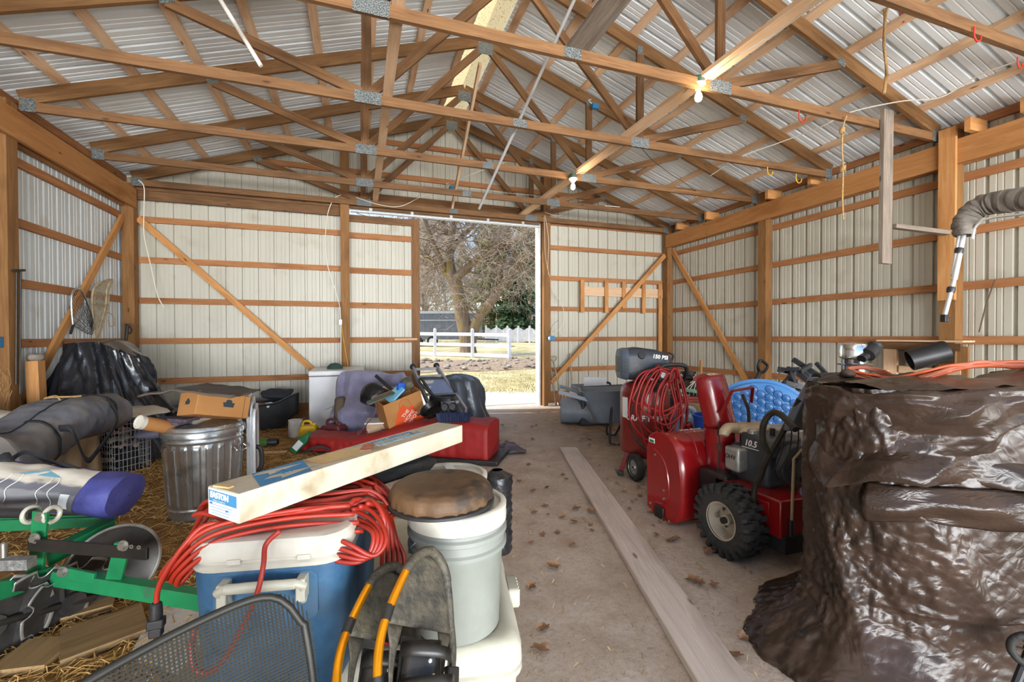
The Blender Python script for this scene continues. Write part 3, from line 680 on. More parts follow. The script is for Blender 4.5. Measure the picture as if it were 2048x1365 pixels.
pt = out(1057, 690, 37); b = MB(); b.lathe([(.18, 0), (.3, .02), (.34, .4), (.3, .42), (.28, .36), (0, .34)], 16, pt); props(b.build('garden_planter', M_rock), 'round stone planter on the lawn before the picket fence', 'planter')
# ================================================================== FOREGROUND: coolers, buckets, cord, carton, chair, snowshoes
def C(xc, d, z=0.0): return V((xc * cos(YAW) + d * sin(YAW), -xc * sin(YAW) + d * cos(YAW), z))
def Ca(a): return -YAW + R(a)      # heading: 0 = along the view axis, positive turns left
def rrect(w, d, r, n=5, cx=0, cy=0):
    o = []
    for sx, sy, a0 in ((1, 1, 0), (-1, 1, 90), (-1, -1, 180), (1, -1, 270)):
        for i in range(n + 1):
            a = R(a0 + 90 * i / n); o.append((cx + sx * (w / 2 - r) + r * cos(a), cy + sy * (d / 2 - r) + r * sin(a)))
    return o
def rings(secs, n=5):
    """secs: (z, w, d, r) rounded rectangles"""
    return [[V((x, y, z)) for x, y in rrect(w, d, r, n)] for z, w, d, r in secs]
M_cblue = mat('cooler_blue', '#2c5475', .5, 0, '#38617f', 30, bump=.15, bscale=220, col3='#4a5a66', n3=4, r3=(.6, .8), dist=.002)
M_cwhite = mat('cooler_white', '#c8c4b8', .45, 0, '#b5ae9f', 6, col3='#85796a', n3=7, r3=(.55, .75), bump=.05)
M_cream = mat('cooler_cream', '#bebbaa', .38, 0, '#aeaa98', 5, col3='#b5ab94', n3=7, r3=(.64, .82))
M_crate = wood('crate_wood', '#8d6f50', '#ad8d69')
# blue cooler --------------------------------------------------------
cp = C(-.655, 1.385, .455); cz = Ca(9)
cb = thing('blue_cooler', 'blue picnic cooler with white lid under the red extension cord', 'cooler', cp, cz)
b = MB(); b.loft(rings([(.0, .33, .56, .06), (.02, .35, .58, .07), (.33, .375, .615, .07), (.335, .375, .615, .07)]), caps=True); b.build('body', M_cblue, cb, local=True)
b = MB(); b.loft(rings([(.335, .385, .625, .075), (.345, .39, .63, .075), (.352, .375, .615, .07), (.358, .375, .615, .07), (.362, .39, .63, .075), (.39, .39, .63, .075), (.405, .375, .615, .07), (.41, .35, .59, .07), (.408, .31, .55, .06)]), caps=True)
for x in (-.07, .09): b.box((x, -.312, .36), (.03, .012, .012))
b.build('lid', M_cwhite, cb, local=True)
b = MB(); b.tube(spl([(-.085, -.30, .245), (-.085, -.325, .28), (-.083, -.345, .31), (.083, -.345, .31), (.085, -.325, .28), (.085, -.30, .245)], 3), .011, 8)
b.tube([(-.08, -.345, .31), (.08, -.345, .31)], .0125, 8)
for x in (-.088, .088): b.box((x, -.318, .29), (.022, .05, .055))
b.build('handle', M_cream, cb, local=True, bevel=.003)
b = MB(); b.loft([[V((x, -.2965 - .012 * (z > 0) , .262 + y)) for x, y in rrect(.24, .12, .02)] for z in (0, 1)], caps=True); b.build('handle_recess', M_cblue, cb, local=True)
# crate that carries its left half
b = MB(); q = C(-.80, 1.42, 0)
ck = thing('wooden_crate', 'plain wooden crate under the blue cooler', 'crate', q, cz)
for sx in (-1, 1):
    for z in (.07, .225, .38): board('slat', WM[ck.name] @ V((sx * .13, -.3, z)), WM[ck.name] @ V((sx * .13, .3, z)), .13, .015, M_crate, ck)
for sy in (-1, 1):
    for z in (.07, .225, .38): board('slat', WM[ck.name] @ V((-.138, sy * .31, z)), WM[ck.name] @ V((.138, sy * .31, z)), .13, .015, M_crate, ck)
b = MB(); b.box((0, 0, .448), (.28, .62, .01)); b.build('lid', M_crate, ck, local=True, smooth=False)
# white cooler under the buckets -------------------------------------
wp = C(-.345, 1.735, 0); wz = Ca(8)
cw = thing('white_cooler', 'large cream white cooler carrying the grey bucket', 'cooler', wp, wz)
b = MB(); b.loft(rings([(0, .56, .92, .05), (.02, .57, .93, .06), (.34, .60, .98, .06), (.345, .60, .98, .06)]), caps=True); b.build('body', M_cream, cw, local=True)
b = MB(); b.loft(rings([(.345, .62, 1.0, .07), (.355, .63, 1.01, .07), (.37, .63, 1.01, .07), (.376, .615, .995, .07), (.382, .63, 1.01, .07), (.425, .625, 1.005, .07), (.447, .60, .98, .065), (.4555, .56, .94, .06), (.4555, .50, .88, .05), (.451, .49, .87, .05)]), caps=True); b.build('lid', M_cream, cw, local=True)
for k, y in enumerate((-.13, .28)):
    b = MB(); b.loft([[V((.31 + .035 * s, y + px, .40 + py)) for px, py in rrect(.12, .07, .02)] for s in (0, 1)], caps=True)
    for i in range(5): b.box((.347, y - .04 + i * .02, .40), (.006, .008, .06))
    b.build('hinge', M_cream, cw, local=True)
# buckets -------------------------------------------------------------
M_bgrey = mat('bucket_grey', '#82857d', .42, 0, '#767970', 5, col3='#74716a', n3=6, r3=(.6, .8))
M_bwhite = mat('bucket_lid_white', '#c9c4b5', .4, 0, '#b8b1a0', 6, col3='#a0957f', n3=8, r3=(.62, .8))
M_bcol = mat('bucket_collar', '#777b74', .45, 0, '#82857e', 6)
def bucket(p, lab, bm):
    t = thing('bucket', lab, 'bucket', p, 0, 'five gallon buckets')
    b = MB(); b.lathe([(0, 0), (.125, 0), (.131, .006), (.142, .24), (.1445, .285), (.1445, .365), (.135, .365), (.13, .02), (0, .02)], 48); b.build('body', bm, t, local=True)
    b = MB(); b.lathe([(.143, .252), (.155, .255), (.1555, .266), (.148, .272), (.148, .294), (.156, .299), (.156, .311), (.148, .317), (.148, .326), (.143, .327)], 48); b.build('collar', M_bcol if bm is M_bgrey else bm, t, local=True)
    b = MB(); b.lathe([(.146, .33), (.1545, .33), (.1555, .352), (.153, .362), (.1555, .368), (.1555, .380), (.150, .384), (.138, .384), (.136, .374), (.10, .3745), (.098, .378), (0, .378)], 48)
    b.build('lid', M_bwhite, t, local=True)
    b = MB(); b.tube([V((.153 * cos(a), .153 * sin(a), .30 - .12 * sin(a - .45))) for a in [.45 + 3.14 * i / 20 for i in range(21)]], .0025, 6); b.build('bail', M_conduit, t, local=True)
    return t
bk1 = bucket(C(-.175, 1.40, .4555), 'grey bucket with white lid and brown seat cushion on top', M_bgrey)
bk2 = bucket(C(-.255, 1.74, .4355), 'white-lidded bucket with nothing on it, behind the cushioned one', M_bgrey)
b = MB(); b.box(WM[bk2.name] @ V((.02, .06, .386)), (.035, .1, .002)); b.build('lid_label', mat('paper_white', '#e8e6e0', .7), bk2, smooth=False)
# camo seat cushion ----------------------------------------------------
M_camo = mat('brown_camo_cloth', '#4c3620', .65, 0, '#63472a', 6, (1, 1, 1), (.35, .65), col3='#33271c', n3=9, r3=(.54, .62), bump=.25, bscale=22)
cs = thing('seat_cushion', 'round brown cushion seat lying on the grey bucket', 'cushion', C(-.222, 1.375, .845))
nu, nv = 72, 16
def cush(u, v):
    a = 2 * PI * u; pr = [(0.0, .068), (.05, .0675), (.10, .066), (.128, .061), (.143, .05), (.149, .036), (.150, .022), (.147, .008), (.14, .0)]
    t = v * (len(pr) - 1); i = min(int(t), len(pr) - 2); r = 1.06 * lerp(pr[i][0], pr[i + 1][0], t - i); z = lerp(pr[i][1], pr[i + 1][1], t - i)
    pk = sm((v - .45) / .3); r *= 1 + .022 * pk * sin(a * 23 + 2 * sin(a * 5)) + .01 * nz(cos(a) * 3, sin(a) * 3); z += .004 * nz(cos(a) * r * 30, sin(a) * r * 30, 3) * (1 - v) - .004 * math.exp(-(r / .012) ** 2)
    return (r * cos(a), r * sin(a), z)
b = MB(); b.grid(nu, nv * 2, cush, closeu=True); b.build('cover', M_camo, cs, local=True, ang=80)
b = MB(); b.lathe([(0, -.004), (.150, -.004), (.165, .002), (.165, .010), (.158, .014), (.13, .014), (0, .012)], 48); b.build('rim', M_black, cs, local=True)
# black wrapped roll and cloth behind ------------------------------------
M_bag = mat('black_poly', '#161617', .3, 0, '#222224', 9, bump=.5, bscale=16)
M_cloth = mat('black_cloth', '#1d1c1c', .9, 0, '#2c2a28', 10, bump=.4, bscale=40)
q = C(-.065, 1.86, .456); b = MB()
b.grid(28, 30, lambda u, v: q + V(((.062 + .008 * nz(u * 9, v * 8) + .004 * sin(v * 70 + u * 12)) * cos(u * 2 * PI) * (1 if v < .93 else 1 - (v - .93) * 9), (.062 + .008 * nz(u * 9, v * 8)) * sin(u * 2 * PI) * (1 if v < .93 else 1 - (v - .93) * 9), v * .34)), closeu=True)
props(b.build('wrapped_roll', M_bag), 'dark plastic-wrapped roll standing behind the grey bucket', 'roll')
q = C(-.47, 1.62, .868); b = MB(); b.ell(q + V((0, 0, .02)), (.19, .16, .035), 30, 14, Mx.Rotation(cz, 3, 'Z'))
for i, p in enumerate(b.v): b.v[i] = p + V((.02 * nz(p.x * 9, p.y * 9), .02 * nz(p.x * 9, p.y * 9, 5), .016 * nz(p.x * 14, p.y * 14, p.z * 10)))
props(b.build('folded_jacket', M_cloth), 'crumpled black cloth under the far end of the long carton', 'cloth')
# red extension cord ------------------------------------------------------
M_cord = mat('red_orange_cord', '#a52a17', .45, 0, '#8c2114', 3)
xc = thing('extension_cord', 'red extension cord coiled loosely on the blue cooler', 'cord', cp + V((0, 0, .42)), cz)
rnd = random.Random(21); pts = []; W0 = WM[xc.name]; nl = 7
for i in range(nl * 26):
    a = 2 * PI * i / 26; k = i // 26; ph = k * 1.7
    ex = .255 + .035 * sin(ph) + .02 * nz(k * 3.3); ey = .085 + .055 * sin(ph * 1.3 + 1); 
    x = ex * cos(a) + .025 * cos(ph * 2) + .012 * nz(a * 1.3, k * 5); y = ey * sin(a) + .06 * sin(ph * .9) - .05 + .025 * nz(a * 2, k * 7, 4)
    z = .002 + .004 * (k % 5) + .016 * abs(nz(a * 1.1, k * 2.7, 9)) + .0035 * k
    over = abs(x) - .19
    if over > 0: z -= over * over * 6 + .25 * over
    pts.append(V((x, y - .02, max(z, -.2))))
for p in pts: p.z += 0
big = spl([W0 @ p for p in pts], 2)
tail0 = [W0 @ pts[0]]
def px(x, y, d): return atD(x, y, d)
b = MB(); b.tube(big, .0062, 8)
# tail with the plug, hanging left
tl_ = spl([px(470, 1045, 1.10), px(410, 1052, 1.08), px(370, 1090, 1.06), px(335, 1140, 1.05), px(316, 1180, 1.05), px(312, 1222, 1.05)], 8); b.tube(tl_, .0062, 8)
t2 = spl([px(560, 1062, 1.08), px(532, 1090, 1.065), px(527, 1130, 1.035), px(515, 1185, 1.02), px(490, 1245, 1.02), px(455, 1310, 1.02), px(420, 1345, 1.02), px(390, 1338, 1.02), px(383, 1290, 1.03), px(395, 1240, 1.04)], 8); b.tube(t2, .0062, 8)
for k in range(5):
    t3 = spl([px(670 + k * 16, 1035 - k * 7, 1.22), px(735 + k * 10, 1000 + k * 5, 1.26 + .02 * k), px(768 + k * 6, 1040 + 9 * k, 1.22 + .02 * k), px(764 + k * 11, 1120, 1.23 + .015 * k), px(766 + 9 * k, 1200, 1.25 + .01 * k), px(766 + 6 * k, 1290, 1.28)], 8); b.tube(t3, .0062, 8)
for k in range(4):
    t4 = spl([px(640 - k * 36, 1062 + k * 9, 1.15), px(700 - k * 9, 1090 + k * 11, 1.13), px(748 - k * 6, 1112 + k * 2, 1.14), px(772 - 9 * k, 1075 - k * 3, 1.17), px(735 - 14 * k, 1018 + k * 9, 1.25), px(640 - 10 * k, 1008 + k * 12, 1.25), px(520, 1035 + k * 8, 1.2)], 8); b.tube(t4, .0062, 8)
for k in range(4):
    t5 = spl([px(700 + 9 * k, 1012 + 17 * k, 1.2), px(600, 1020 + 15 * k, 1.15), px(480 + 6 * k, 1040 + 13 * k, 1.1), px(400 + k * 6, 1068 + 13 * k, 1.07), px(338 + k * 8, 1130 + k * 7, 1.06), px(326 + k * 11, 1150 + k * 6, 1.08), px(392 + k * 8, 1078 + 9 * k, 1.10)], 8); b.tube(t5, .0062, 8)
b.build('cable', M_cord, xc, ang=180)
b = MB(); e = px(312, 1222, 1.05); b.lathe([(.006, .02), (.012, .018), (.0135, -.005), (.013, -.02)], 16, e); b.box(e + V((0, 0, -.03)), (.034, .024, .022)); b.box(e + V((0, 0, -.05)), (.026, .022, .022)); pg_ = b.build('plug', M_black, xc, bevel=.003)
b = MB()
for dx in (-.007, .007): b.box(e + V((dx, .004, -.068)), (.0018, .007, .016))
b.tube([e + V((0, -.006, -.06)), e + V((0, -.006, -.078))], .0024, 8); b.build('prongs', mat('brass', '#a98f57', .3, .9), pg_)
# long arrow carton -----------------------------------------------------------
M_card = mat('old_white_carton', '#bdb6a3', .75, 0, '#ada28a', 5, col3='#8b7a59', n3=7, r3=(.58, .76), bump=.12, bscale=40)
M_pblue = mat('print_blue', '#3b7ba6', .7); M_pfade = mat('print_faded_blue', '#8fa6b5', .8); M_tan = mat('torn_kraft', '#c9ad7a', .85, 0, '#bb9a64', 12); M_tape = mat('red_brown_tape', '#a0583f', .7, 0, '#b97a5c', 40)
M_pwhite = mat('print_white', '#efeee8', .7); M_label = mat('label_paper', '#dfe3e2', .6)
n0 = (atD(405, 970, 1.055) + atD(487, 1005, 1.05)) / 2; f0 = (atD(870, 836, 1.86) + atD(930, 852, 1.83)) / 2
zt = (n0.z + f0.z) / 2; n0.z = f0.z = zt
ax = (f0 - n0); LB = ax.length; ax.normalize(); ay = V((-ax.y, ax.x, 0))    # ay points left
BW, BH = .128, .07
bx = thing('arrow_carton', 'long dirty white arrow carton lying across the red cord', 'box', n0 + V((0, 0, -BH)), math.atan2(ax.y, ax.x))
# local: x along length, y to the left, z up from the bottom
b = MB(); b.box((LB / 2, 0, BH / 2), (LB, BW, BH)); b.build('carton', M_card, bx, local=True, bevel=.0025, seg=2)
W0 = WM[bx.name]; TOP = lambda x, y: W0 @ Mx.Translation((x, y, BH + .0008)) @ Mx.Rotation(-PI / 2 * 0, 4, 'Z')
def flat(nm, poly, m, z=BH + .0006):
    b = MB(); b.add([V((p[0], p[1], z)) for p in poly], [tuple(range(len(poly)))]); b.build(nm, m, bx, local=True, smooth=False, recalc=False)
def endM(y, z): return W0 @ Mx.Translation((-.0012, y, z)) @ Mx(((0, 0, -1, 0), (-1, 0, 0, 0), (0, 1, 0, 0), (0, 0, 0, 1)))
b = MB(); b.box((-.0007, 0, BH / 2), (.001, BW - .006, BH - .006)); b.build('end_label', M_label, bx, local=True, smooth=False)
b = MB(); b.box((-.0014, .0, BH - .0205), (.0006, BW - .012, .027)); b.build('label_band', M_pblue, bx, local=True, smooth=False)
text('lettering', 'EASTON', endM(.012, BH - .0175) @ Mx.Translation((0, 0, .0012)), .020, M_pwhite, bx, bold=.0006)
text('lettering', 'ARROW SHAFTS', endM(.014, BH - .030) @ Mx.Translation((0, 0, .0012)), .007, M_pfade, bx)
for i in range(4):
    b = MB(); b.box((-.0014, .01, .029 - i * .0068), (.0004, BW - .03 - i * .008, .0011)); b.build('label_rule', M_pblue, bx, local=True, smooth=False)
text('lettering', 'SIZE', endM(.047, .032) @ Mx.Translation((0, 0, .001)), .006, M_pblue, bx); text('lettering', 'QTY', endM(-.02, .022) @ Mx.Translation((0, 0, .001)), .006, M_pblue, bx)
# printed arrow mark on the top near the front
flat('print_panel', [(.105, .060), (.255, .060), (.20, -.058), (.055, -.058)][::-1], M_pblue)
for yy in (.026, -.028): flat('print_arrow', [(.09 + (.026 - yy) * .0 , yy + .012), (.12, yy + .026), (.235, yy + .004), (.12, yy - .018), (.13, yy - .001)], M_card, BH + .0012)
text('lettering', 'HE', W0 @ Mx.Translation((.155, -.001, BH + .0014)) @ Mx.Rotation(-PI / 2, 4, 'Z'), .036, M_pblue, bx)
flat('torn_patch', [(.25, -.03), (.26, .05), (.36, .056), (.43, .03), (.42, -.03), (.33, -.042)], M_tan)
b = MB(); b.box((.012, .02, BH + .002), (.014, .05, .004), Mx.Rotation(.2, 3, 'Z')); b.build('torn_hole', M_tan, bx, local=True, smooth=False)
b = MB(); b.box((.455, .004, BH + .001), (.036, .085, .0016), Mx.Rotation(-.9, 3, 'Z')); b.build('tape', M_tape, bx, local=True, smooth=False)
text('lettering', 'MATCH ARROWS', W0 @ Mx.Translation((.585, .032, BH + .0008)), .028, M_pblue, bx)
text('lettering', 'POUND BOWS', W0 @ Mx.Translation((.605, -.008, BH + .0008)), .036, M_pfade, bx, bold=.001)
b = MB(); b.tube(spl([(.665, -.006, BH + .001), (.68, .02, BH + .001), (.70, -.01, BH + .001), (.71, .02, BH + .001)], 6), .0008, 4); b.build('pencil_scrawl', M_black, bx, local=True)
# mesh office chair back -------------------------------------------------------------
M_cfr = mat('chair_frame_black', '#181814', .5, 0, '#23221c', 12); M_mesh = mat('mesh_fabric', '#17160f', .8, 0, '#211f18', 20)
ch = thing('office_chair', 'black mesh back of an office chair in front of the blue cooler', 'chair', C(-.55, .62, 0), Ca(-30))
A = C(-.70, .34, 0); B = C(-.395, .835, 0); ux = (B - A); CW = ux.length; ux.normalize(); un = V((-ux.y, ux.x, 0))
def cback(s, t):
    """s 0..1 along the width, t 0..1 from top to bottom"""
    return A + ux * (s * CW) + un * (.05 * (1 - (2 * s - 1) ** 2)) + V((0, 0, .905 - .5 * t)) - un * (.04 * sin(PI * t))
def top_t(s): return .10 * (1 - s) ** 1.3 + .14 * abs(2 * s - 1) ** 12 + .01 * (2 * s - 1) ** 2
def side_s(t): return .03 + .03 * t
out_ = []
for i in range(41): s = i / 40; out_.append((lerp(.03, .97, s), top_t(s)))
edge = [(.97 + .018 * sin(PI * t / 1.0) , t) for t in [.16 + .84 * i / 14 for i in range(15)]]
bot = [(lerp(.97, .03, i / 20), 1.0) for i in range(1, 21)]
edge2 = [(.03 - .018 * sin(PI * t), t) for t in [1 - .76 * i / 14 for i in range(15)]]
loop = out_ + edge + bot + edge2
b = MB(); b.tube([cback(s, t) for s, t in loop], .0065, 10, closed=True); b.build('back_frame', M_cfr, ch)
b = MB(); NW = 96; hw = .0016
def rib(p, q, w):
    b.add([p[0] - w, p[0] + w, q[0] + w, q[0] - w], [(0, 1, 2, 3)])
for i in range(1, NW):
    s = i / NW; pp = [cback(s, lerp(top_t(s), 1, k / 10)) for k in range(11)]
    for a_, c_ in zip(pp, pp[1:]): b.add([a_ - ux * hw, a_ + ux * hw, c_ + ux * hw, c_ - ux * hw], [(0, 1, 2, 3)])
for j in range(1, 90):
    t = j / 90; ss = [k / 14 for k in range(15) if top_t(k / 14) < t]
    if len(ss) < 2: continue
    pp = [cback(s, t) for s in ss]
    for a_, c_ in zip(pp, pp[1:]): b.add([a_ - V((0, 0, hw)), a_ + V((0, 0, hw)), c_ + V((0, 0, hw)), c_ - V((0, 0, hw))], [(0, 1, 2, 3)])
b.build('mesh_panel', M_mesh, ch, smooth=False, recalc=False)
b = MB(); m_ = (A + B) / 2; b.tube(spl([m_ + un * .08 + V((0, 0, .55)), m_ + un * .09 + V((0, 0, .42)), m_ + V((0, 0, .40)) - un * .12, m_ - un * .2 + V((0, 0, .40))], 6), .022, 10); b.build('back_support', M_cfr, ch)
sc_ = m_ - un * .24
b = MB(); b.loft([[sc_ + Mx.Rotation(math.atan2(ux.y, ux.x), 3, 'Z') @ V((x, y, z)) for x, y in rrect(.46 - k, .44 - k, .09)] for z, k in ((.40, .03), (.42, 0), (.46, 0), (.475, .05))], caps=True); b.build('seat', M_cfr, ch)
b = MB(); b.tube([sc_ + V((0, 0, .10)), sc_ + V((0, 0, .40))], .025, 12); b.build('gas_post', M_cfr, ch)
for i in range(5):
    a = i * 2 * PI / 5 + .4; e = sc_ + V((cos(a) * .28, sin(a) * .28, .075)); b = MB(); b.tube([sc_ + V((0, 0, .11)), e], [.024, .016], 8); lg = b.build('base_leg', M_cfr, ch)
    b = MB(); b.lathe([(0, -.012), (.028, -.012), (.03, 0), (.028, .012), (0, .012)], 14, e + V((0, 0, -.045)), frame((sin(a), -cos(a), 0))); b.tube([e, e + V((0, 0, -.03))], .006, 6); b.build('caster', M_cfr, lg)
# snowshoes ----------------------------------------------------------------------------
M_gold = mat('gold_tube', '#e0930f', .28, .75, '#c97f0a', 8); M_deck = mat('snowshoe_deck', '#2e2b24', .6, 0, '#4a4436', 26, col3='#5d5543', n3=14, r3=(.55, .72), bump=.3, bscale=60)
M_bind = mat('binding_black', '#171615', .4, 0, '#262420', 14, col3='#6d6a60', n3=40, r3=(.70, .74))
def shoe(lab, tip, down, right, L=.62, first=True):
    tip, down, right = V(tip), V(down).normalized(), V(right).normalized(); right = (right - down * right.dot(down)).normalized(); nrm = right.cross(down).normalized()
    if nrm.dot(tip - V((0, 0, H))) > 0: nrm = -nrm
    t = thing('snowshoe', lab, 'snowshoe', tip + down * L, 0, 'gold snowshoes')
    P = lambda x, y, z=0: tip + right * x + down * y + nrm * z
    prof = [(0, .0), (.03, .012), (.058, .04), (.078, .085), (.098, .15), (.108, .20), (.106, .25), (.092, .31), (.078, .38), (.062, .46), (.05, .53), (.03, .59), (.012, .615), (0, .62)]
    half = spl([(x, y, 0) for x, y in prof], 4)
    loop = [P(-p.x, p.y, .02 * max(0, 1 - p.y / .15)) for p in half] + [P(p.x, p.y, .02 * max(0, 1 - p.y / .15)) for p in reversed(half[1:-1])]
    nh = len(half); b = MB(); b.tube(loop[:nh], .0098, 12); fr = b.build('frame', M_gold, t)
    b = MB(); b.tube(loop[nh - 1:] + [loop[0]], .0108, 12); b.build('frame_sleeve', M_deck, t)
    for s in (-1,):
        for y0, y1 in ((.135, .165), (.265, .295), (.40, .43)):
            seg = [p for p in half if y0 - .012 <= p.y <= y1 + .012]; seg = [V((interp([(q.y, q.x) for q in half], y), y, 0)) for y in (y0, (y0 + y1) / 2, y1)]
            b = MB(); b.tube([P(s * p.x, p.y) for p in seg], .0118, 12); b.build('deck_clip', M_bind, t)
    nose = [p for p in loop if (p - tip).dot(down) < .068]
    b = MB(); k = len([p for p in half if p.y < .068]); nn = [P(-p.x, p.y, .02 * max(0, 1 - p.y / .15)) for p in reversed(half[:k])] + [P(p.x, p.y, .02 * max(0, 1 - p.y / .15)) for p in half[1:k]]
    b.tube(nn, .0122, 12); b.build('toe_cap', M_deck, t)
    # deck with a toe opening
    w = lambda y: max(.001, interp([(q.y, q.x) for q in half], y) - .004 - .022 * sm((y - .16) / .06) * sm((.36 - y) / .06))
    b = MB()
    b.grid(13, 14, lambda u, v: P(lerp(-1, 1, u) * w(lerp(.012, .17, v)), lerp(.012, .17, v), .004 + .01 * (1 - v)))
    for s in (-1, 1): b.grid(5, 12, lambda u, v: P(s * lerp(w(lerp(.17, .33, v)), .055 + .012 * sin(PI * v), u), lerp(.17, .33, v), .003))
    b.grid(13, 16, lambda u, v: P(lerp(-1, 1, u) * w(lerp(.33, .60, v)), lerp(.33, .60, v), .002))
    b.build('deck', M_deck, t, thick=.003)
    # binding
    b = MB(); b.grid(12, 10, lambda u, v: P(lerp(-.052, .052, u), .20 + .16 * v, .012 + .05 * sin(PI * u) * (1 - .35 * v) + .006 * nz(u * 6, v * 6))); b.build('toe_cup', M_bind, t, thick=.004)
    b = MB(); b.box(P(0, .29, .006), (.11, .2, .006), Mx((right, down, nrm)).transposed()); b.build('foot_plate', M_bind, t, smooth=False)
    for yy, zz, tw in ((.225, .065, .3), (.275, .075, -.2), (.33, .06, .25)):
        b = MB(); b.grid(14, 2, lambda u, v: P(lerp(-.06, .085, u), yy + (v - .5) * .024 + tw * .05 * (u - .5), .012 + zz * sin(PI * min(1, u * 1.05)) ** .6)); b.build('strap', M_bind, t, thick=.0025)
    b = MB(); b.box(P(.075, .265, .035), (.035, .05, .016), Mx((right, down, nrm)).transposed()); b.box(P(.085, .335, .03), (.03, .04, .014), Mx((right, down, nrm)).transposed()); b.build('buckle', M_bind, t, bevel=.003)
    b = MB()
    pass
    for s in range(5):
        b = MB(); b.lathe([(0, .004), (.004, .003), (.0045, 0)], 8, P(-.02 + .012 * (s % 3), .24 + .025 * s, .064), Mx((right, down, nrm)).transposed()); b.build('rivet', M_conduit, t)
    return t
tA = atD(852, 1106, 1.15); dn = C(-.20, .76, .40) - tA; rv = C(1, 1.9, .1) - C(0, 0, 0)
shoe('front gold snowshoe with black binding, leaning on the grey bucket', tA, dn, rv)
tB = atD(783, 1138, 1.19); dn = C(-.285, .80, .40) - tB
shoe('rear gold snowshoe half hidden behind the front one', tB, dn, rv)
q = C(-.22, .74, 0); b = MB(); b.box(q + V((0, 0, .185)), (.36, .30, .37), Mx.Rotation(Ca(8), 3, 'Z')); props(b.build('plain_carton', M_tan, bevel=.004), 'plain brown carton under the tails of the gold snowshoes', 'box')
# ================================================================== LEFT SIDE
def noisy(mb, amp, f, seed=0):
    for i, p in enumerate(mb.v): mb.v[i] = p + V((nz(p.x * f + seed, p.y * f, p.z * f), nz(p.x * f, p.y * f + seed, p.z * f + 7), nz(p.x * f, p.y * f + 3, p.z * f + seed))) * amp
    return mb
def ridge(x): return 1 - abs(2 * (x - math.floor(x)) - 1)           # triangle wave 0..1
def fold(a, k, sharp=1.6, ph=0): return (abs(sin(a * k + ph)) ** sharp)
M_tarpk = mat('black_tarp', '#17181b', .22, 0, '#22242a', 6, bump=.25, bscale=9, dist=.02)
M_grn = mat('harrow_green', '#12693f', .42, 0, '#1b7a4a', 7, col3='#3a5a45', n3=9, r3=(.62, .76), bump=.08)
M_disc = mat('disc_steel', '#3b3a3a', .32, .5, '#55524f', 5, col3='#33291f', n3=8, r3=(.55, .7)); M_edge = mat('disc_edge', '#b5b3ae', .3, .6, '#8c8780', 9)
M_dark = mat('dark_steel', '#2a2724', .45, .5, '#3a342e', 9)
M_bolt = mat('bolt_zinc', '#a9a69d', .35, .85)
M_duf = mat('duffel_grey', '#585a60', .8, 0, '#6a6a6e', 9, col3='#7c6d57', n3=2.2, r3=(.5, .75), bump=.15, bscale=150)
M_dufk = mat('duffel_black', '#1c1d20', .7, 0, '#27282c', 12)
M_navy = mat('tent_bag_navy', '#3b3f80', .6, 0, '#4a4d8f', 7, bump=.2, bscale=40)
M_canv = mat('tan_canvas', '#a08a6c', .9, 0, '#8b7556', 6, bump=.3, bscale=60)
M_wcan = mat('white_canvas', '#d6cfbf', .85, 0, '#c2b8a3', 5, col3='#9b7f52', n3=3, r3=(.58, .75), bump=.2, bscale=40)
M_kraft = mat('cardboard', '#b57f48', .8, 0, '#a9733e', 3, bump=.1, bscale=80)
M_kraftd = mat('cardboard_flat', '#4c433a', .85, 0, '#5a5046', 5, bump=.2)
M_wire = mat('crate_wire', '#a3a5a8', .4, .5)
# disc harrow -------------------------------------------------------------
hq = atD(120, 1150, 2.1); hr = thing('disc_harrow', 'green disc harrow with notched steel discs beside the blue cooler', 'harrow', (hq.x, hq.y, 0))
def D(x, y, d): return atD(x, y, d)
def bolt(b, p, n, r=.014):
    f = frame(n); b.lathe([(r, -.004), (r, .011), (0, .011)], 6, p, f); b.lathe([(0, -.006), (r * 1.5, -.006), (r * 1.5, -.002), (0, -.002)], 14, p, f)
vdir = (C(0, -1, 0) - C(0, 0, 0))
# main tongue tube and front bars
board('tongue', D(92, 1150, 2.08), D(420, 1203, 1.90), .07, .055, M_grn, hr, bev=.004)
board('frame_bar', D(92, 1152, 2.07), D(-60, 1200, 1.78), .075, .05, M_grn, hr, bev=.004)
o = board('upright', D(82, 1024, 2.03), D(72, 1158, 2.05), .016, .068, M_grn, hr, up=vdir, bev=.002)
board('upright', D(246, 1090, 1.97), D(226, 1170, 2.0), .016, .07, M_grn, hr, up=vdir, bev=.002)
lk = board('link_bar', D(58, 1089, 2.01), D(296, 1108, 1.95), .016, .055, M_dark, hr, up=vdir, bev=.002)
board('gusset', D(120, 1143, 2.02), D(190, 1158, 2.0), .016, .05, M_grn, hr, up=vdir, bev=.002)
# rear angle frame
board('rear_angle', D(-40, 1052, 2.35), D(228, 1040, 2.45), .07, .01, M_grn, hr); board('rear_angle', D(-40, 1040, 2.36), D(228, 1032, 2.46), .008, .06, M_grn, hr)
board('rear_angle', D(229, 1048, 2.44), D(96, 1120, 2.12), .07, .01, M_grn, hr); board('rear_angle', D(226, 1038, 2.42), D(92, 1104, 2.11), .008, .06, M_grn, hr)
for p, n, d in (((79, 1036), 0, 2.02), ((68, 1078), 0, 1.995), ((245, 1093), 0, 1.94), ((124, 1145), 0, 2.0)):
    b = MB(); bolt(b, D(p[0], p[1], d), vdir, .016); b.build('bolt', M_bolt, hr, ang=20)
b = MB()
for x in (263, 278): b.lathe([(.004, 0), (.009, .0), (.009, .002), (.004, .002)], 12, D(x, 1094 + (x - 263) * .1, 1.937), frame(vdir))
b.build('link_hole', M_bolt, hr)
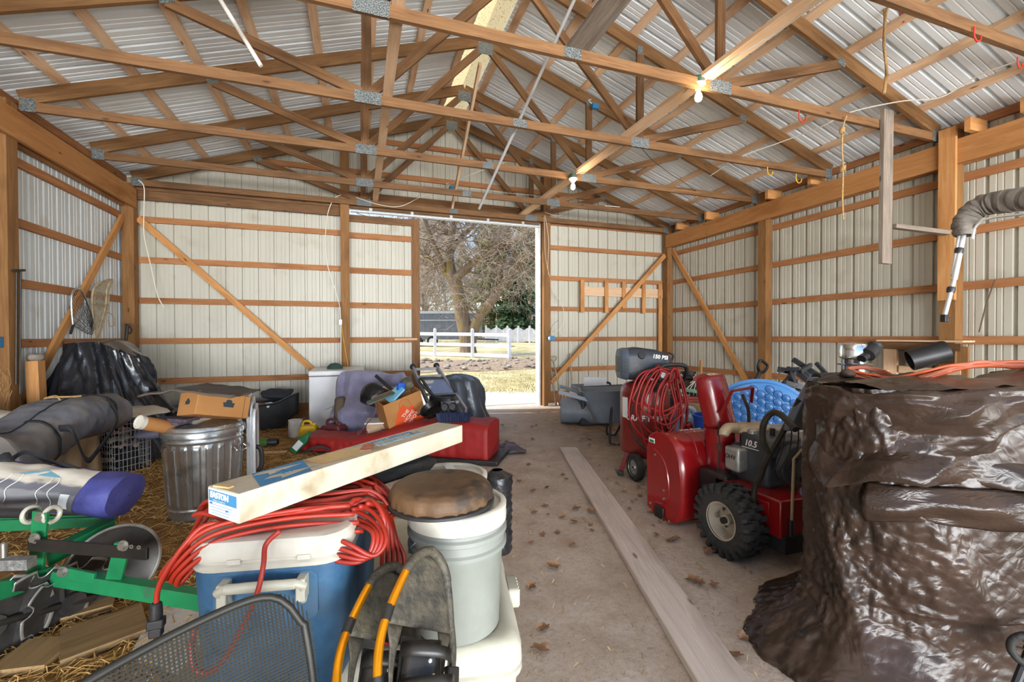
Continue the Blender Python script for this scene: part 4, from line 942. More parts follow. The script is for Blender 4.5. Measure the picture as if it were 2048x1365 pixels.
b = MB(); b.tube([D(-60, 1026, 2.06), D(66, 1028, 2.05)], .022, 14); b.build('cylinder', M_black, hr)
def ringc(c, ax_, r, w):
    b = MB(); f = frame(ax_); b.tube([c + f @ V((r * cos(a), r * sin(a), 0)) for a in [2 * PI * i / 24 for i in range(24)]], w, 8, closed=True); return b
for x in (62, 104): b = ringc(D(x, 1030, 2.06), D(104, 1030, 2.05) - D(62, 1030, 2.06), .034, .010); b.build('clip_ring', M_cream, hr)
b = MB(); b.bar(D(-60, 1130, 1.93), D(64, 1126, 1.95), .045, .045); b.build('steel_channel', M_galv, hr, smooth=False)
b = MB(); b.lathe([(.012, 0), (.012, .06), (.006, .065)], 10, D(8, 1115, 1.9)); b.build('pin', M_bolt, hr)
# gangs of discs
def disc(c, ax_, r, notch):
    b = MB(); f = frame(ax_); nu = 162; nr = 6; vs = []; fs = []
    for k in range(nr + 1):
        for j in range(nu):
            a = 2 * PI * j / nu; rr = r * (.1, .3, .5, .7, .82, .94, 1.0)[k]
            if notch and k >= nr - 1: rr *= 1 - .24 * max(0, cos(a * 9) - .25) ** .55
            z = .22 * rr * rr / r; vs.append(c + f @ V((rr * cos(a), rr * sin(a), z)))
    for k in range(nr):
        for j in range(nu): fs.append((k * nu + j, k * nu + (j + 1) % nu, (k + 1) * nu + (j + 1) % nu, (k + 1) * nu + j))
    b.cur = 0; b.add(vs, fs[:-nu * 1]); b.cur = 1; b.add(vs, fs[-nu * 1:]); b.cur = 0; b.lathe([(.05, -.03), (.05, .03), (.0, .03)], 12, c, f); return b
ga = (C(1, -.25, 0) - C(0, 0, 0)).normalized()
for i, (x, y, d) in enumerate(((-26, 1256, 1.86), (60, 1231, 1.99), (140, 1207, 2.12))):
    disc(D(x, y, d), ga, .205, True).build('notched_disc', [M_disc, M_edge], hr, thick=.004)
disc(D(222, 1130, 2.34), (C(1, -.55, .05) - C(0, 0, 0)), .21, False).build('smooth_disc', [M_disc, M_edge], hr, thick=.004)
b = MB(); b.tube([D(-60, 1262, 1.8), D(190, 1195, 2.2)], .016, 10); b.build('axle', M_dark, hr)
b = MB(); b.bar(D(240, 1150, 2.33), D(222, 1060, 2.40), .04, .03); b.bar(D(120, 1150, 2.08), D(122, 1205, 2.10), .05, .03); b.build('hanger', M_dark, hr, smooth=False)
# tent bag on the harrow -----------------------------------------------------
tb0, tb1 = D(-90, 958, 2.30), D(258, 992, 2.42); ax = tb1 - tb0; LT = ax.length; fr_ = frame(ax, (0, 0, 1))
tt = thing('tent_bag', 'navy tent carry bag with a printed picture panel, lying on the green harrow', 'bag', ((tb0.x + tb1.x) / 2, (tb0.y + tb1.y) / 2, .42))
def bagf(r, flat=.8, amp=.012, f=7, seed=0):
    def fn(u, v):
        a = 2 * PI * u; e = sm(min(1, v / .03)) * sm(min(1, (1 - v) / .013)); rr = r * (.02 + .98 * e); p = tb0 + ax * v
        q = fr_ @ V((rr * flat * cos(a), rr * 1.12 * sin(a), 0)); q += q.normalized() * amp * nz(v * f, cos(a) * 2 + seed, sin(a) * 2)
        return p + q
    return fn
b = MB(); b.grid(40, 60, bagf(.135), closeu=True); b.build('bag', M_navy, tt)
# printed panel: same surface pushed out a little, over the part that faces the path and the top
M_print = bpy.data.materials.new('printed_tent_picture'); M_print.use_nodes = True; nt = M_print.node_tree; N = nt.nodes; L = nt.links
uvn = N.new('ShaderNodeUVMap'); sp = N.new('ShaderNodeSeparateXYZ'); L.new(uvn.outputs[0], sp.inputs[0])
n1 = N.new('ShaderNodeTexNoise'); n1.inputs['Scale'].default_value = 9; L.new(uvn.outputs[0], n1.inputs['Vector'])
ma = N.new('ShaderNodeMath'); ma.operation = 'MULTIPLY_ADD'; L.new(n1.outputs['Fac'], ma.inputs[0]); ma.inputs[1].default_value = .22; L.new(sp.outputs[1], ma.inputs[2])
r = N.new('ShaderNodeValToRGB'); e = r.color_ramp.elements; e[0].position = .16; e[0].color = hx('#4a4a4d'); e[1].position = .86; e[1].color = hx('#d9d4c6')
for p_, c_ in ((.34, '#6f6f72'), (.52, '#7b7a7c'), (.56, '#5c5c62'), (.66, '#62626a'), (.72, '#b7b0a2')): r.color_ramp.elements.new(p_).color = hx(c_)
L.new(ma.outputs[0], r.inputs['Fac']); L.new(r.outputs['Color'], N['Principled BSDF'].inputs['Base Color']); N['Principled BSDF'].inputs['Roughness'].default_value = .35
fn2 = bagf(.1375); nu, nv = 26, 46; b = MB(); b.grid(nu, nv, lambda u, v: fn2(lerp(.40, .80, u) , lerp(.0, .80 + .03 * sin(u * PI), v)))
# find which angular range looks towards the camera: recomputed so that the strip is centred on the visible side
def visdir(a0): return (fr_ @ V((cos(a0), sin(a0), 0))).dot((V((0, 0, H + .3)) - (tb0 + tb1) / 2).normalized())
ac = max([i / 60 for i in range(60)], key=lambda q: visdir(2 * PI * q))
sgn = 1 if (fr_ @ V((cos(2 * PI * (ac + .1)), sin(2 * PI * (ac + .1)), 0))).z > (fr_ @ V((cos(2 * PI * (ac - .1)), sin(2 * PI * (ac - .1)), 0))).z else -1
b = MB(); b.grid(nu, nv, lambda u, v: fn2(ac + sgn * lerp(-.20, .20, u), lerp(.0, .79 + .02 * sin(u * PI), v)))
pn = b.build('picture_panel', M_print, tt, recalc=False)
uv = pn.data.uv_layers.new(name='UVMap')
for li, lp in enumerate(pn.data.loops):
    k = lp.vertex_index; uv.data[li].uv = (k // nu / (nv - 1), k % nu / (nu - 1))
fn3 = bagf(.139); b = MB(); b.grid(8, 5, lambda u, v: fn3(ac + sgn * lerp(-.135, -.03, v), lerp(.725, .775, u))); b.build('care_label', M_label, tt, recalc=False)
b = MB(); b.add([fn3(ac + sgn * q, s) for s, q in ((.42, .075), (.55, .125), (.66, .075))], [(0, 1, 2)]); b.build('printed_tent', mat('print_teal', '#6fa2b5', .5), tt, recalc=False)
fn4 = bagf(.141)
for s0, s1 in ((.40, .34), (.46, .43), (.66, .68), (.62, .60)):
    b = MB(); b.tube([fn4(ac + sgn * lerp(.07, -.12, i / 10), lerp(s0, s1, i / 10) + .012 * sin(i * .9)) for i in range(11)], .0018, 5); b.build('printed_rope', M_pwhite, tt)
b = MB(); b.tube(spl([D(10, 930, 2.4), D(50, 905, 2.48), D(95, 922, 2.5), D(130, 930, 2.42), D(160, 940, 2.40)], 6), .012, 6); b.build('carry_strap', M_dufk, tt)
b = MB(); noisy(b.ell(D(4, 925, 2.35), (.05, .04, .04), 14, 10), .02, 20); b.build('tie_knot', M_dufk, tt)
# boards and pallet on the ground ---------------------------------------------
W_old = wood('wood_old_board', '#7f6645', '#9c8059', '#5a452d', jit=.08)
for i, (p0, p1, w_, lab) in enumerate((((120, 1296), (290, 1236), .28, 'old wide board lying in the straw beside the harrow discs'), ((30, 1345), (110, 1280), .2, 'weathered board in the straw at the lower left corner'), ((60, 1245), (230, 1200), .16, 'old board lying under the harrow discs'))):
    o = board('old_board', fl(*p0, .022), fl(*p1, .022), .03, w_, W_old); props(o, lab, 'board', 'old boards on the ground')
b = MB(); q = [fl(260, 1320), fl(330, 1190), fl(400, 1180), fl(420, 1260), fl(380, 1365)]; c = sum(q, V()) / 5
b.prism([(p.x - c.x, p.y - c.y) for p in q], .02, None, c + V((0, 0, .012))); props(noisy(b, .006, 9).build('concrete_slab_edge', M_ap, smooth=False), 'pale broken slab piece in the straw under the cord plug', 'slab')
b = MB(); q = [fl(216, 1010), fl(255, 985), fl(305, 975), fl(290, 990), fl(225, 1040)]; c = sum(q, V()) / 5
b.prism([(p.x - c.x, p.y - c.y) for p in q], .015, None, c + V((0, 0, .01))); props(b.build('wood_scrap', W_old, smooth=False), 'pale wood scrap on the dirt between the tent bag and the trash can', 'scrap')
# galvanised trash can -----------------------------------------------------------
cp_ = C(-2.385, 3.41, 0); tc_ = thing('trash_can', 'galvanised fluted trash can with a carton on its lid', 'can', cp_)
M_can = mat('galvanised_can', '#b9bab8', .27, .85, '#a3a4a2', 3, col3='#77756f', n3=5, r3=(.58, .75), bump=.12, bscale=14, rvar=.06)
def canf(u, v):
    a = 2 * PI * u; z = .66 * v; r = lerp(.225, .262, v)
    if .17 < v < .86: r += .009 * (1 if (u * 20) % 1 < .5 else 0) * sm((v - .17) / .02) * sm((.86 - v) / .02)
    if v < .02: r -= .004
    if abs(v - .13) < .008 or abs(v - .9) < .008: r += .006
    return (r * cos(a), r * sin(a), z)
b = MB(); b.grid(208, 60, canf, closeu=True); b.lathe([(0, .01), (.225, .01), (.225, .0)], 40); b.tube([(.262 * cos(a), .262 * sin(a), .66) for a in [2 * PI * i / 48 for i in range(48)]], .008, 8, closed=True); b.build('can_body', M_can, tc_, local=True, ang=50)
b = MB(); b.lathe([(.27, .625), (.276, .628), (.276, .66), (.272, .668), (.262, .672), (.258, .69), (.25, .70), (.17, .715), (.165, .71), (.08, .722), (0, .725)], 60); b.build('lid', M_can, tc_, local=True)
for a in (-.3, 2.84):
    c = V((.262 * cos(a), .262 * sin(a), .52)); t_ = V((-sin(a), cos(a), 0)); n_ = V((cos(a), sin(a), 0)); b = MB(); b.tube(spl([c - t_ * .06, c - t_ * .055 + n_ * .03 - V((0, 0, .03)), c + t_ * .055 + n_ * .03 - V((0, 0, .03)), c + t_ * .06], 5), .005, 8); b.build('side_handle', M_can, tc_, local=True)
# things on the can
q = C(-2.265, 3.36, .765); ang = Ca(60); rt = Mx.Rotation(ang, 3, 'Z') @ Mx.Rotation(R(14), 3, 'Y') @ Mx.Rotation(R(-8), 3, 'X')
kb = thing('cardboard_box', 'closed brown carton with a dark crown print, tilted on the trash can lid', 'box', q + V((0, 0, -.08)), 0)
b = MB(); b.box(q + V((0, 0, .07)), (.38, .25, .17), rt); b.build('carton', M_kraft, kb, bevel=.004)
M_crown = mat('crown_ink', '#2f3b42', .7)
def crown(M_, w):
    b = MB(); b.add([M_ @ V((x * w, y * w, 0)) for x, y in ((-.5, -.35), (.5, -.35), (.62, .15), (.35, .12), (.28, .38), (.0, .48), (-.28, .38), (-.35, .12), (-.62, .15))], [(0, 1, 2, 3, 4, 5, 6, 7, 8)]); return b
Mf = Mx.Translation(q + V((0, 0, .07))) @ rt.to_4x4()
crown(Mf @ Mx.Translation((.03, -.1262, .01)) @ Mx.Rotation(PI / 2, 4, 'X'), .07).build('crown_print', M_crown, kb, smooth=False, recalc=False)
crown(Mf @ Mx.Translation((-.1912, .0, .01)) @ Mx.Rotation(-PI / 2, 4, 'Z') @ Mx.Rotation(PI / 2, 4, 'X'), .055).build('crown_print', M_crown, kb, smooth=False, recalc=False)
b = MB(); b.box(Mf @ V((.145, -.1258, 0)), (.003, .001, .165), rt); b.build('seam', M_kraftd, kb, smooth=False)
q = C(-2.31, 3.33, .99); b = MB(); b.grid(24, 12, lambda u, v: q + Mx.Rotation(Ca(6), 3, 'Z') @ V((lerp(-.32, .30, u) + .02 * nz(v * 5, 1), lerp(-.24, .2, v) + .02 * nz(u * 6, 3), -.12 * max(0, .35 - u) - .09 * max(0, u - .35) + .012 * nz(u * 6, v * 5))))
props(b.build('cardboard_sheet', M_kraftd, thick=.012), 'dark flattened cardboard sheet lying over the carton on the trash can', 'cardboard')
b = MB(); q = C(-2.46, 3.28, .72); rt2 = Mx.Rotation(Ca(-10), 3, 'Z'); 
for i, (dx, dy, dz, w_, m_) in enumerate(((-.05, 0, .012, .2, 0), (.02, -.03, .035, .16, 0), (-.12, .05, .03, .13, 0))): b.box(q + V((dx, dy, dz)), (w_, .12, .022), rt2)
props(noisy(b, .006, 30).build('rag_pile', mat('plaid_rag', '#3c3440', .9, 0, '#5d4f58', 30)), 'dark rags and papers on the trash can lid in front of the carton', 'rags')
b = MB(); t0, t1 = atD(280, 845, 3.05), atD(352, 858, 3.28); t1 = t1 + (t1 - t0) * .2; dv = (t1 - t0); b.tube([t0, t1], .047, 24)
ct = b.build('cardboard_tube', M_kraft); props(ct, 'brown cardboard mailing tube with white cap beside the trash can', 'tube')
b = MB(); f_ = frame(t0 - t1); b.lathe([(0, .004), (.036, .004), (.038, .010), (.047, .010), (.048, -.02)], 24, t0, f_); b.build('end_cap', M_bwhite, ct)
# folded aluminium chair/ladder behind the can
fa = thing('folding_table', 'folded aluminium legged panel leaning behind the trash can', 'panel', C(-2.08, 3.62, 0)); q = C(-2.135, 3.56, 0); tl_ = C(-2.02, 3.78, .0) - q
ex = (C(-.09, .20, 0) - C(0, 0, 0)); 
for i in range(3):
    o_ = q + V((0, 0, 0)) + (C(.035, -.02, 0) - C(0, 0, 0)) * i
    b = MB(); b.tube(spl([o_ + V((0, 0, .02)), o_ + V((0, 0, .8 - .05 * i)), o_ + ex * .3 + V((0, 0, .86 - .05 * i)), o_ + ex + V((0, 0, .84 - .05 * i)), o_ + ex + V((0, 0, .02))], 4), .014, 8); b.build('leg_frame', M_conduit, fa)
    if i < 2: b = MB(); b.box(o_ + ex * .5 + V((0, 0, .45)), (.012, .2, .7), Mx.Rotation(math.atan2(ex.y, ex.x) - PI / 2, 3, 'Z')); b.build('panel', M_galv, fa, smooth=False)
b = MB(); e = atD(515, 905, 3.6); b.tube(spl([e + V((-.05, 0, .05)), e + V((.02, 0, .03)), e + V((.03, 0, -.1)), e + V((.0, 0, -.16))], 5), .018, 8); b.build('foot_bend', M_black, fa)
# wire dog crate ------------------------------------------------------------------
wc0 = fl(176, 945); wc1 = fl(230, 953); wx = wc1 - wc0; wl_ = wx.length; wx.normalize(); wy = V((-wx.y, wx.x, 0))
wk = thing('wire_crate', 'small wire animal crate stuffed with papers behind the tent bag', 'crate', (wc0 + wc1) / 2)
HC = .56; DC = .32
b = MB()
for i in range(12):
    t = i / 11
    for oy in (0, DC): b.tube([wc0 + wx * wl_ * t + wy * oy, wc0 + wx * wl_ * t + wy * oy + V((0, 0, HC))], .0032, 5)
    b.tube([wc0 + wx * wl_ * t + V((0, 0, HC)), wc0 + wx * wl_ * t + wy * DC + V((0, 0, HC))], .0032, 5)
for i in range(9):
    z = HC * i / 8; b.tube([wc0 + V((0, 0, z)), wc0 + wx * wl_ + V((0, 0, z)), wc0 + wx * wl_ + wy * DC + V((0, 0, z)), wc0 + wy * DC + V((0, 0, z))], .004 if i % 2 == 0 else .0032, 5, closed=True)
for i in range(10):
    t = i / 9
    for ox in (0, wl_): b.tube([wc0 + wx * ox + wy * DC * t, wc0 + wx * ox + wy * DC * t + V((0, 0, HC))], .0032, 5)
b.build('wire_mesh', M_wire, wk)
b = MB(); b.box(wc0 + wx * wl_ / 2 + wy * DC / 2 + V((0, 0, .012)), (wl_ * .97, DC * .97, .02), Mx.Rotation(math.atan2(wx.y, wx.x), 3, 'Z')); b.build('tray', M_black, wk, smooth=False)
rnd = random.Random(4)
for i in range(6):
    p = wc0 + wx * wl_ * rnd.uniform(.28, .72) + wy * DC * rnd.uniform(.25, .7) + V((0, 0, .05 + .07 * i)); b = MB(); b.grid(14, 14, lambda u, v: p + V(((u - .5) * .2, (v - .5) * .2, .05 * nz(u * 4 + i, v * 4, i) + .02 * nz(u * 11, v * 11, i))))
    o = b.build('crumpled_paper', mat('crumpled_paper', '#cfc6bd', .8, 0, '#b5948d', 4, col3='#a13b35', n3=6, r3=(.62, .66)) if i % 2 else mat('newsprint', '#b9b3a8', .85, 0, '#8d877c', 30)); props(o, ['crumpled newspaper at the bottom of the wire crate', 'crumpled printed paper low in the wire crate', 'crumpled newspaper in the middle of the wire crate', 'crumpled printed paper in the middle of the wire crate', 'crumpled newspaper high in the wire crate', 'crumpled printed paper at the top of the wire crate'][i], 'paper', 'papers in the crate')
b = MB(); p = wc0 + wx * wl_ * .45 + wy * DC * .5 + V((0, 0, HC + .02)); b.grid(24, 18, lambda u, v: p + wx * ((u - .5) * .62) + wy * ((v - .5) * .62) + V((0, 0, .035 * sin(PI * u) + .02 * nz(u * 4, v * 4) - .25 * max(0, abs(u - .5) - .42) - .5 * max(0, .08 - v))))
props(b.build('white_cloth', M_wcan, thick=.004), 'white cloth lying over the top of the wire crate', 'cloth')
# tan folded canvas in front of the crate, and pile under the duffel -------------------
q = C(-3.62, 3.72, 0) + (C(-.42, -.05, 0) - C(0, 0, 0)); b = MB(); b.grid(60, 24, lambda u, v: q + Mx.Rotation(Ca(18), 3, 'Z') @ V((lerp(-.95, .26, u) , -.32 + .14 * v + .05 * sin(u * 30 + 2 * nz(v * 2, u * 3)) * (1 - v * .6) , .50 * v + .03 * nz(u * 6, v * 4))))
b.grid(60, 14, lambda u, v: q + Mx.Rotation(Ca(18), 3, 'Z') @ V((lerp(-.95, .26, u), -.18 + .62 * v, .50 + .05 * nz(u * 5, v * 4) - .5 * max(0, v - .9))))
b.grid(14, 14, lambda u, v: q + Mx.Rotation(Ca(18), 3, 'Z') @ V((.26 + .04 * sin(u * 14) * (1 - v), lerp(-.32 + .14 * v, .44, u), .5 * v)))
props(b.build('canvas_bundle', M_canv, recalc=False, thick=.01), 'heap of folded tan canvas under the grey duffel bag', 'canvas')
# grey duffel ---------------------------------------------------------------------------
d0_, d1_ = atD(-70, 922, 2.72), atD(212, 818, 3.95); ax2 = d1_ - d0_; fr2 = frame(ax2, (0, 0, 1))
df = thing('duffel_bag', 'long grey duffel bag with black straps lying on the tan canvas', 'bag', ((d0_.x + d1_.x) / 2, (d0_.y + d1_.y) / 2, .5))
def duf(r, seed=0):
    def fn(u, v):
        a = 2 * PI * u; e = sm(min(1, v / .05)) * sm(min(1, (1 - v) / .07)); e = .02 + .98 * e
        X = abs(cos(a)) ** .8 * (1 if cos(a) > 0 else -1); Y = abs(sin(a)) ** .8 * (1 if sin(a) > 0 else -1)
        q = fr2 @ V((X * r * .82 * e, Y * r * 1.15 * e, 0)); sag = -.05 * sin(v * PI * 2.3) - .02 * sin(v * 11)
        q += q.normalized() * (.018 * nz(v * 6, cos(a) * 1.5, sin(a) * 1.5) + .010 * nz(v * 22, cos(a) * 3, sin(a) * 3)); return d0_ + ax2 * v + q + V((0, 0, sag))
    return fn
b = MB(); b.grid(48, 90, duf(.212), closeu=True); b.build('bag', M_duf, df)
fz_ = duf(.216); up_a = max([i / 60 for i in range(60)], key=lambda s: (fr2 @ V((cos(2 * PI * s), sin(2 * PI * s), 0))).z)
sg2 = 1 if (fr2 @ V((cos(2 * PI * (up_a + .12)), sin(2 * PI * (up_a + .12)), 0))).x > 0 else -1
b = MB(); b.tube([fz_(up_a + sg2 * .03, v) for v in [.04 + .92 * i / 60 for i in range(61)]], .006, 6); b.build('zipper', M_dufk, df)
b = MB(); p = fz_(up_a + sg2 * .02, .55); b.tube(spl([p, p + V((-.04, .03, .03)), p + V((-.09, .02, .02)), p + V((-.12, .05, .01)), p + V((-.05, .0, .025)), p + V((.06, .03, .02)), p + V((.1, .06, .02))], 6), .007, 6); b.build('zip_cord', M_ropebeige, df)
for v0 in (.30, .78):
    b = MB(); b.grid(30, 3, lambda u, w: fz_(up_a + sg2 * lerp(.02, .42, u), v0 + .018 * (w - .5))); b.build('strap', M_dufk, df, thick=.004)
hp_ = [fz_(up_a + sg2 * .17, .33), fz_(up_a + sg2 * .2, .36) + V((.06, -.05, -.02)), fz_(up_a + sg2 * .32, .42) + V((.08, -.05, -.12)), fz_(up_a + sg2 * .34, .52) + V((.08, -.05, -.12)), fz_(up_a + sg2 * .25, .66) + V((.08, -.02, -.02)), fz_(up_a + sg2 * .12, .76) + V((.01, 0, .0))]
b = MB(); sp_ = spl(hp_, 8); b.loft([[p + V((0, 0, .022)), p - V((0, 0, .022))] for p in sp_], closed=False); b.build('handle_strap', M_dufk, df, thick=.005)
# white canvas roll at the far left
q = atD(-20, 850, 3.5); b = MB(); b.grid(30, 20, lambda u, v: q + V((lerp(-.25, .42, u), .1 * sin(v * PI), 0)) + V((.0, .28 * cos(2 * PI * v), .12 * sin(2 * PI * v))) * (.9 + .2 * nz(u * 3, v * 5)), closeu=False)
props(noisy(b, .02, 6).build('canvas_roll', M_wcan), 'stained white canvas roll behind the grey duffel bag', 'canvas')
# black tarp over something tall in the corner ----------------------------------------------
ctr = V((-2.70, 6.20, 0))
PRF = [(0, 0), (0.05, 1.0), (.2, 1.0)]
def tarp_r(a, t):
    base = lerp(.64, .27, sm(t) ** .9)
    sq = min(1.12, 1 / max(abs(cos(a)), abs(sin(a)), .74))
    k = a * 9 / (2 * PI) + .35 * nz(cos(a) * 1.3, sin(a) * 1.3, t * .8) + .25 * t
    f = (.13 * (1 - .55 * t)) * (ridge(k) ** 1.5 - .5) + .05 * (ridge(k * 2.3 + t * 1.5) - .5) * (1 - .3 * t) + .05 * nz(cos(a) * 2, sin(a) * 2, t * 3) + .014 * nz(cos(a) * 9, sin(a) * 9, t * 9)
    return base * sq + f
def tarpf(u, v):
    a = 2 * PI * u
    if v < .72: t = v / .72; r = tarp_r(a, t)
    else: k = (v - .72) / .28; r = tarp_r(a, 1) * (1 - k)
    x, y = r * cos(a) * 1.08, r * sin(a)
    top = 1.33 - .14 * sm((x - .05) / .3) + .03 * nz(x * 4, y * 4) - .3 * min(.15, x * x + y * y)
    z = top * (1 - (1 - min(1, v / .72)) ** 1.15)
    return ctr + V((max(-.50, x), y, max(.005, z)))
bt = thing('black_tarp', 'tall shiny black tarp draped over a covered machine in the left corner', 'tarp', ctr)
b = MB(); b.grid(180, 90, tarpf, closeu=True); b.build('sheet', M_tarpk, bt, ang=60)
q = atD(135, 808, 4.75); b = MB(); b.grid(48, 24, lambda u, v: V((q.x, q.y, 0)) + V(((.34 + .03 * fold(u * 2 * PI, 5, .7)) * cos(2 * PI * u) * (1 - v ** 2.2), (.34 + .03 * fold(u * 2 * PI, 5, .7)) * sin(2 * PI * u) * (1 - v ** 2.2), .02 + .92 * v)), closeu=True)
b.build('trailing_end', M_tarpk, bt)
# birdhouse-like post box with a cap by the diagonal brace
o = thing('post_stub', 'short orange timber stub with a dark stone on top by the left wall', 'post', atX(80, 800, -3.05) * 1); p0 = atX(78, 790, -3.06); p1 = atX(70, 722, -3.08)
board('stub', V((p0.x, p0.y, .2)), p1, .11, .10, W_brace, o, up=(0, 1, 0)); b = MB(); noisy(b.ell(p1 + V((0, 0, .035)), (.06, .09, .04), 16, 10), .02, 12); b.build('cap_stone', M_rock if 'field_stone' in MATS else M_dark, o)
# poles on the left post ---------------------------------------------------------------------
po = thing('pole_bundle', 'pair of thin dark rods hooked on the front left post', 'rods', atX(38, 770, -3.085))
for x in (33, 41): b = MB(); b.tube([atX(x, 541, -3.085), atX(x - 1, 770 + (x > 36) * 18, -3.085)], .008, 8); b.build('rod', M_dark, po)
b = MB(); b.tube([atX(26, 542, -3.08), atX(49, 541, -3.08)], .012, 8); b.build('hook', M_dark, po)
bb = thing('electrical_box', 'blue electrical box on the front left post', 'box', atX(10, 695, -3.09)); p = atX(12, 685, -3.17); p = V((-3.17, 5.41, atY(12, 685, 5.41).z))
b = MB(); b.box(p, (.075, .06, .1)); b.build('box', M_blue, bb, bevel=.004); b = MB(); b.box(p + V((0, -.032, 0)), (.04, .004, .05)); b.build('label', M_label, bb, smooth=False)
b = MB(); rnd = random.Random(3)
for i in range(16): p_ = V((-3.12 + rnd.uniform(-.06, .04), 5.40, .95 + rnd.uniform(-.35, .1))); b.tube(spl([p_, p_ + V((rnd.uniform(-.06, .06), -.03, .06)), p_ + V((rnd.uniform(-.06, .06), -.02, -.08)), p_ + V((rnd.uniform(-.05, .05), -.03, -.16))], 5), .0018, 4)
props(b.build('twine_tangle', M_ropebeige), 'tangle of pale twine hanging on the front left post', 'twine')
# landing net ----------------------------------------------------------------------------------
ln = thing('landing_net', 'fishing landing net with black handle hung on the left diagonal brace', 'net', atX(143, 660, -3.15))
X0 = -3.13; loop = [atX(x, y, X0 + .0) for x, y in ((146, 650), (143, 615), (144, 588), (152, 578), (163, 582), (170, 598), (168, 620), (158, 640), (149, 649))]
b = MB(); b.tube(spl(loop, 5, True), .011, 8, closed=True); b.build('hoop', M_galv, ln)
b = MB(); b.tube([atX(147, 648, X0), atX(141, 668, X0)], .014, 8); b.build('handle', M_black, ln)
b = MB(); lp = spl(loop, 3, True); tip = atX(184, 668, X0 + .22); nL = len(lp)
for i in range(nL): b.tube([lp[i], lp[i].lerp(tip, .5) + V((.06, -.03, -.05)), tip + V((0, 0, .02 * (i % 3)))], .0022, 3, caps=False)
for k in range(1, 8):
    t = k / 8; b.tube([lp[i].lerp(tip, t) + V((.12, -.06, -.1)) * (t * (1 - t)) * 2 for i in range(nL)], .0022, 3, closed=True)
b.build('netting', M_black, ln)
# wooden snowshoes on the wall
M_ash = mat('ash_wood', '#b7a588', .7, 0, '#98866a', 14); M_raw = mat('rawhide', '#cdbfa3', .7, 0, '#a99877', 12)
def wallshoe(dx, dz, lab):
    t = thing('wooden_snowshoe', lab, 'snowshoe', atX(200, 665, -3.17), group='wooden snowshoes')
    out_ = [(194, 672), (191, 640), (189, 605), (190, 585), (197, 570), (210, 562), (225, 560), (222, 570), (218, 580), (217, 600), (214, 620), (208, 640), (199, 668)]
    P_ = [atX(x + dx, y + dz, -3.15 + .012 * (dx < 0)) for x, y in out_]; L_ = spl(P_, 5, True); b = MB(); b.tube(L_, .012, 8, closed=True); b.build('frame', M_ash, t)
    b = MB(); n = len(L_)
    for i in range(0, n // 2, 1): b.tube([L_[i], L_[n - 1 - i]], .0025, 3); b.tube([L_[i], L_[(n - 6 - i) % n]], .0025, 3)
    b.build('lacing', M_raw, t)
    b = MB()
    for y in (587, 608): b.tube([atX(190 + dx, y + dz, -3.14), atX(217 + dx, y + 3 + dz, -3.14)], .01, 6)
    b.build('crossbar', M_ash, t)
    return t
wallshoe(0, 0, 'front wooden snowshoe with rawhide lacing hung on the left wall'); wallshoe(-5, 2, 'second wooden snowshoe just behind the first on the left wall')
b = MB(); e = [atX(214, 626, -3.12), atX(222, 628, -3.12), atX(229, 640, -3.12), atX(227, 652, -3.12), atX(220, 652, -3.12), atX(216, 640, -3.12)]; b.tube(spl(e, 5), .004, 6); props(b.build('twine_loop', M_ropebeige), 'loop of twine beside the wooden snowshoes', 'twine')
b = MB(); p = atX(252, 680, -3.07); q = atX(255, 652, -3.07); b.tube([p, q], .022, 8); b.box(q + V((0, 0, .015)), (.04, .06, .03)); b.tube(spl([q, q + V((.03, .03, -.03)), q + V((.03, .03, -.09)), q + V((0, 0, -.12))], 4), .01, 6); props(b.build('hand_tool', M_black), 'black tool handle standing against the far left corner post', 'handle')
# far wall left: sled, freezer, jugs -----------------------------------------------------------
M_sled = mat('sled_black', '#202123', .4, 0, '#2c2d2f', 8); M_frz = mat('freezer_white', '#e3e4e6', .35, 0, '#d9dadd', 5)
sA, sB = fl(500, 868), fl(582, 858); sx_ = sB - sA; Ls = sx_.length; sx_.normalize(); sy_ = V((-sx_.y, sx_.x, 0))
sl = thing('sled', 'black plastic utility sled against the far wall behind the trash can', 'sled', sA + sx_ * .1)
SL0, SL1 = -1.25, Ls + .12
def sledr(s, k):
    t = (s - SL0) / (SL1 - SL0); w = .34 * sm(min(1, t / .12)) ** .5 * (1 - .25 * max(0, t - .7)); h = .40 + .12 * sm((t - .8) / .2); fl_ = .02 + .18 * sm((t - .86) / .14) + .1 * sm((.1 - t) / .1)
    pr = [(-1.06, h - .03), (-1.05, h), (-1.0, h), (-.92, fl_ + .05), (-.84, fl_), (.84, fl_), (.92, fl_ + .05), (1.0, h), (1.05, h), (1.06, h - .03)]
    return [sA + sx_ * s + sy_ * (.36 + p[0] * w) + V((0, 0, p[1])) for p in pr]
b = MB(); b.loft([sledr(lerp(SL0, SL1, i / 30), 0) for i in range(31)], closed=False); b.build('hull', M_sled, sl, thick=.008)
for s, sc2 in ((Ls - .45, .16), (Ls - .25, .2)):
    pass
q = sA + sx_ * (Ls - .12) + sy_ * .3 + V((0, 0, .50)); b = MB(); b.ell(q, (.24, .2, .07), 24, 12); noisy(b, .07, 5); props(b.build('dark_cloth', mat('navy_cloth', '#23262e', .85, 0, '#31353f', 9)), 'dark cloth piled in the front end of the black sled', 'cloth')
q = atD(515, 815, 6.5); b = MB(); b.lathe([(0, .0), (.16, .0), (.16, .03), (.12, .05), (.12, .03), (0, .03)], 24, q); props(b.build('orange_reel', mat('orange_plastic', '#e2531c', .4)), 'round orange plastic reel lying in the black sled', 'reel')
q = atD(537, 812, 6.4); b = MB(); noisy(b.ell(q, (.05, .04, .05), 12, 8), .03, 14); props(b.build('white_paper', M_label), 'crumpled white paper in the black sled', 'paper')
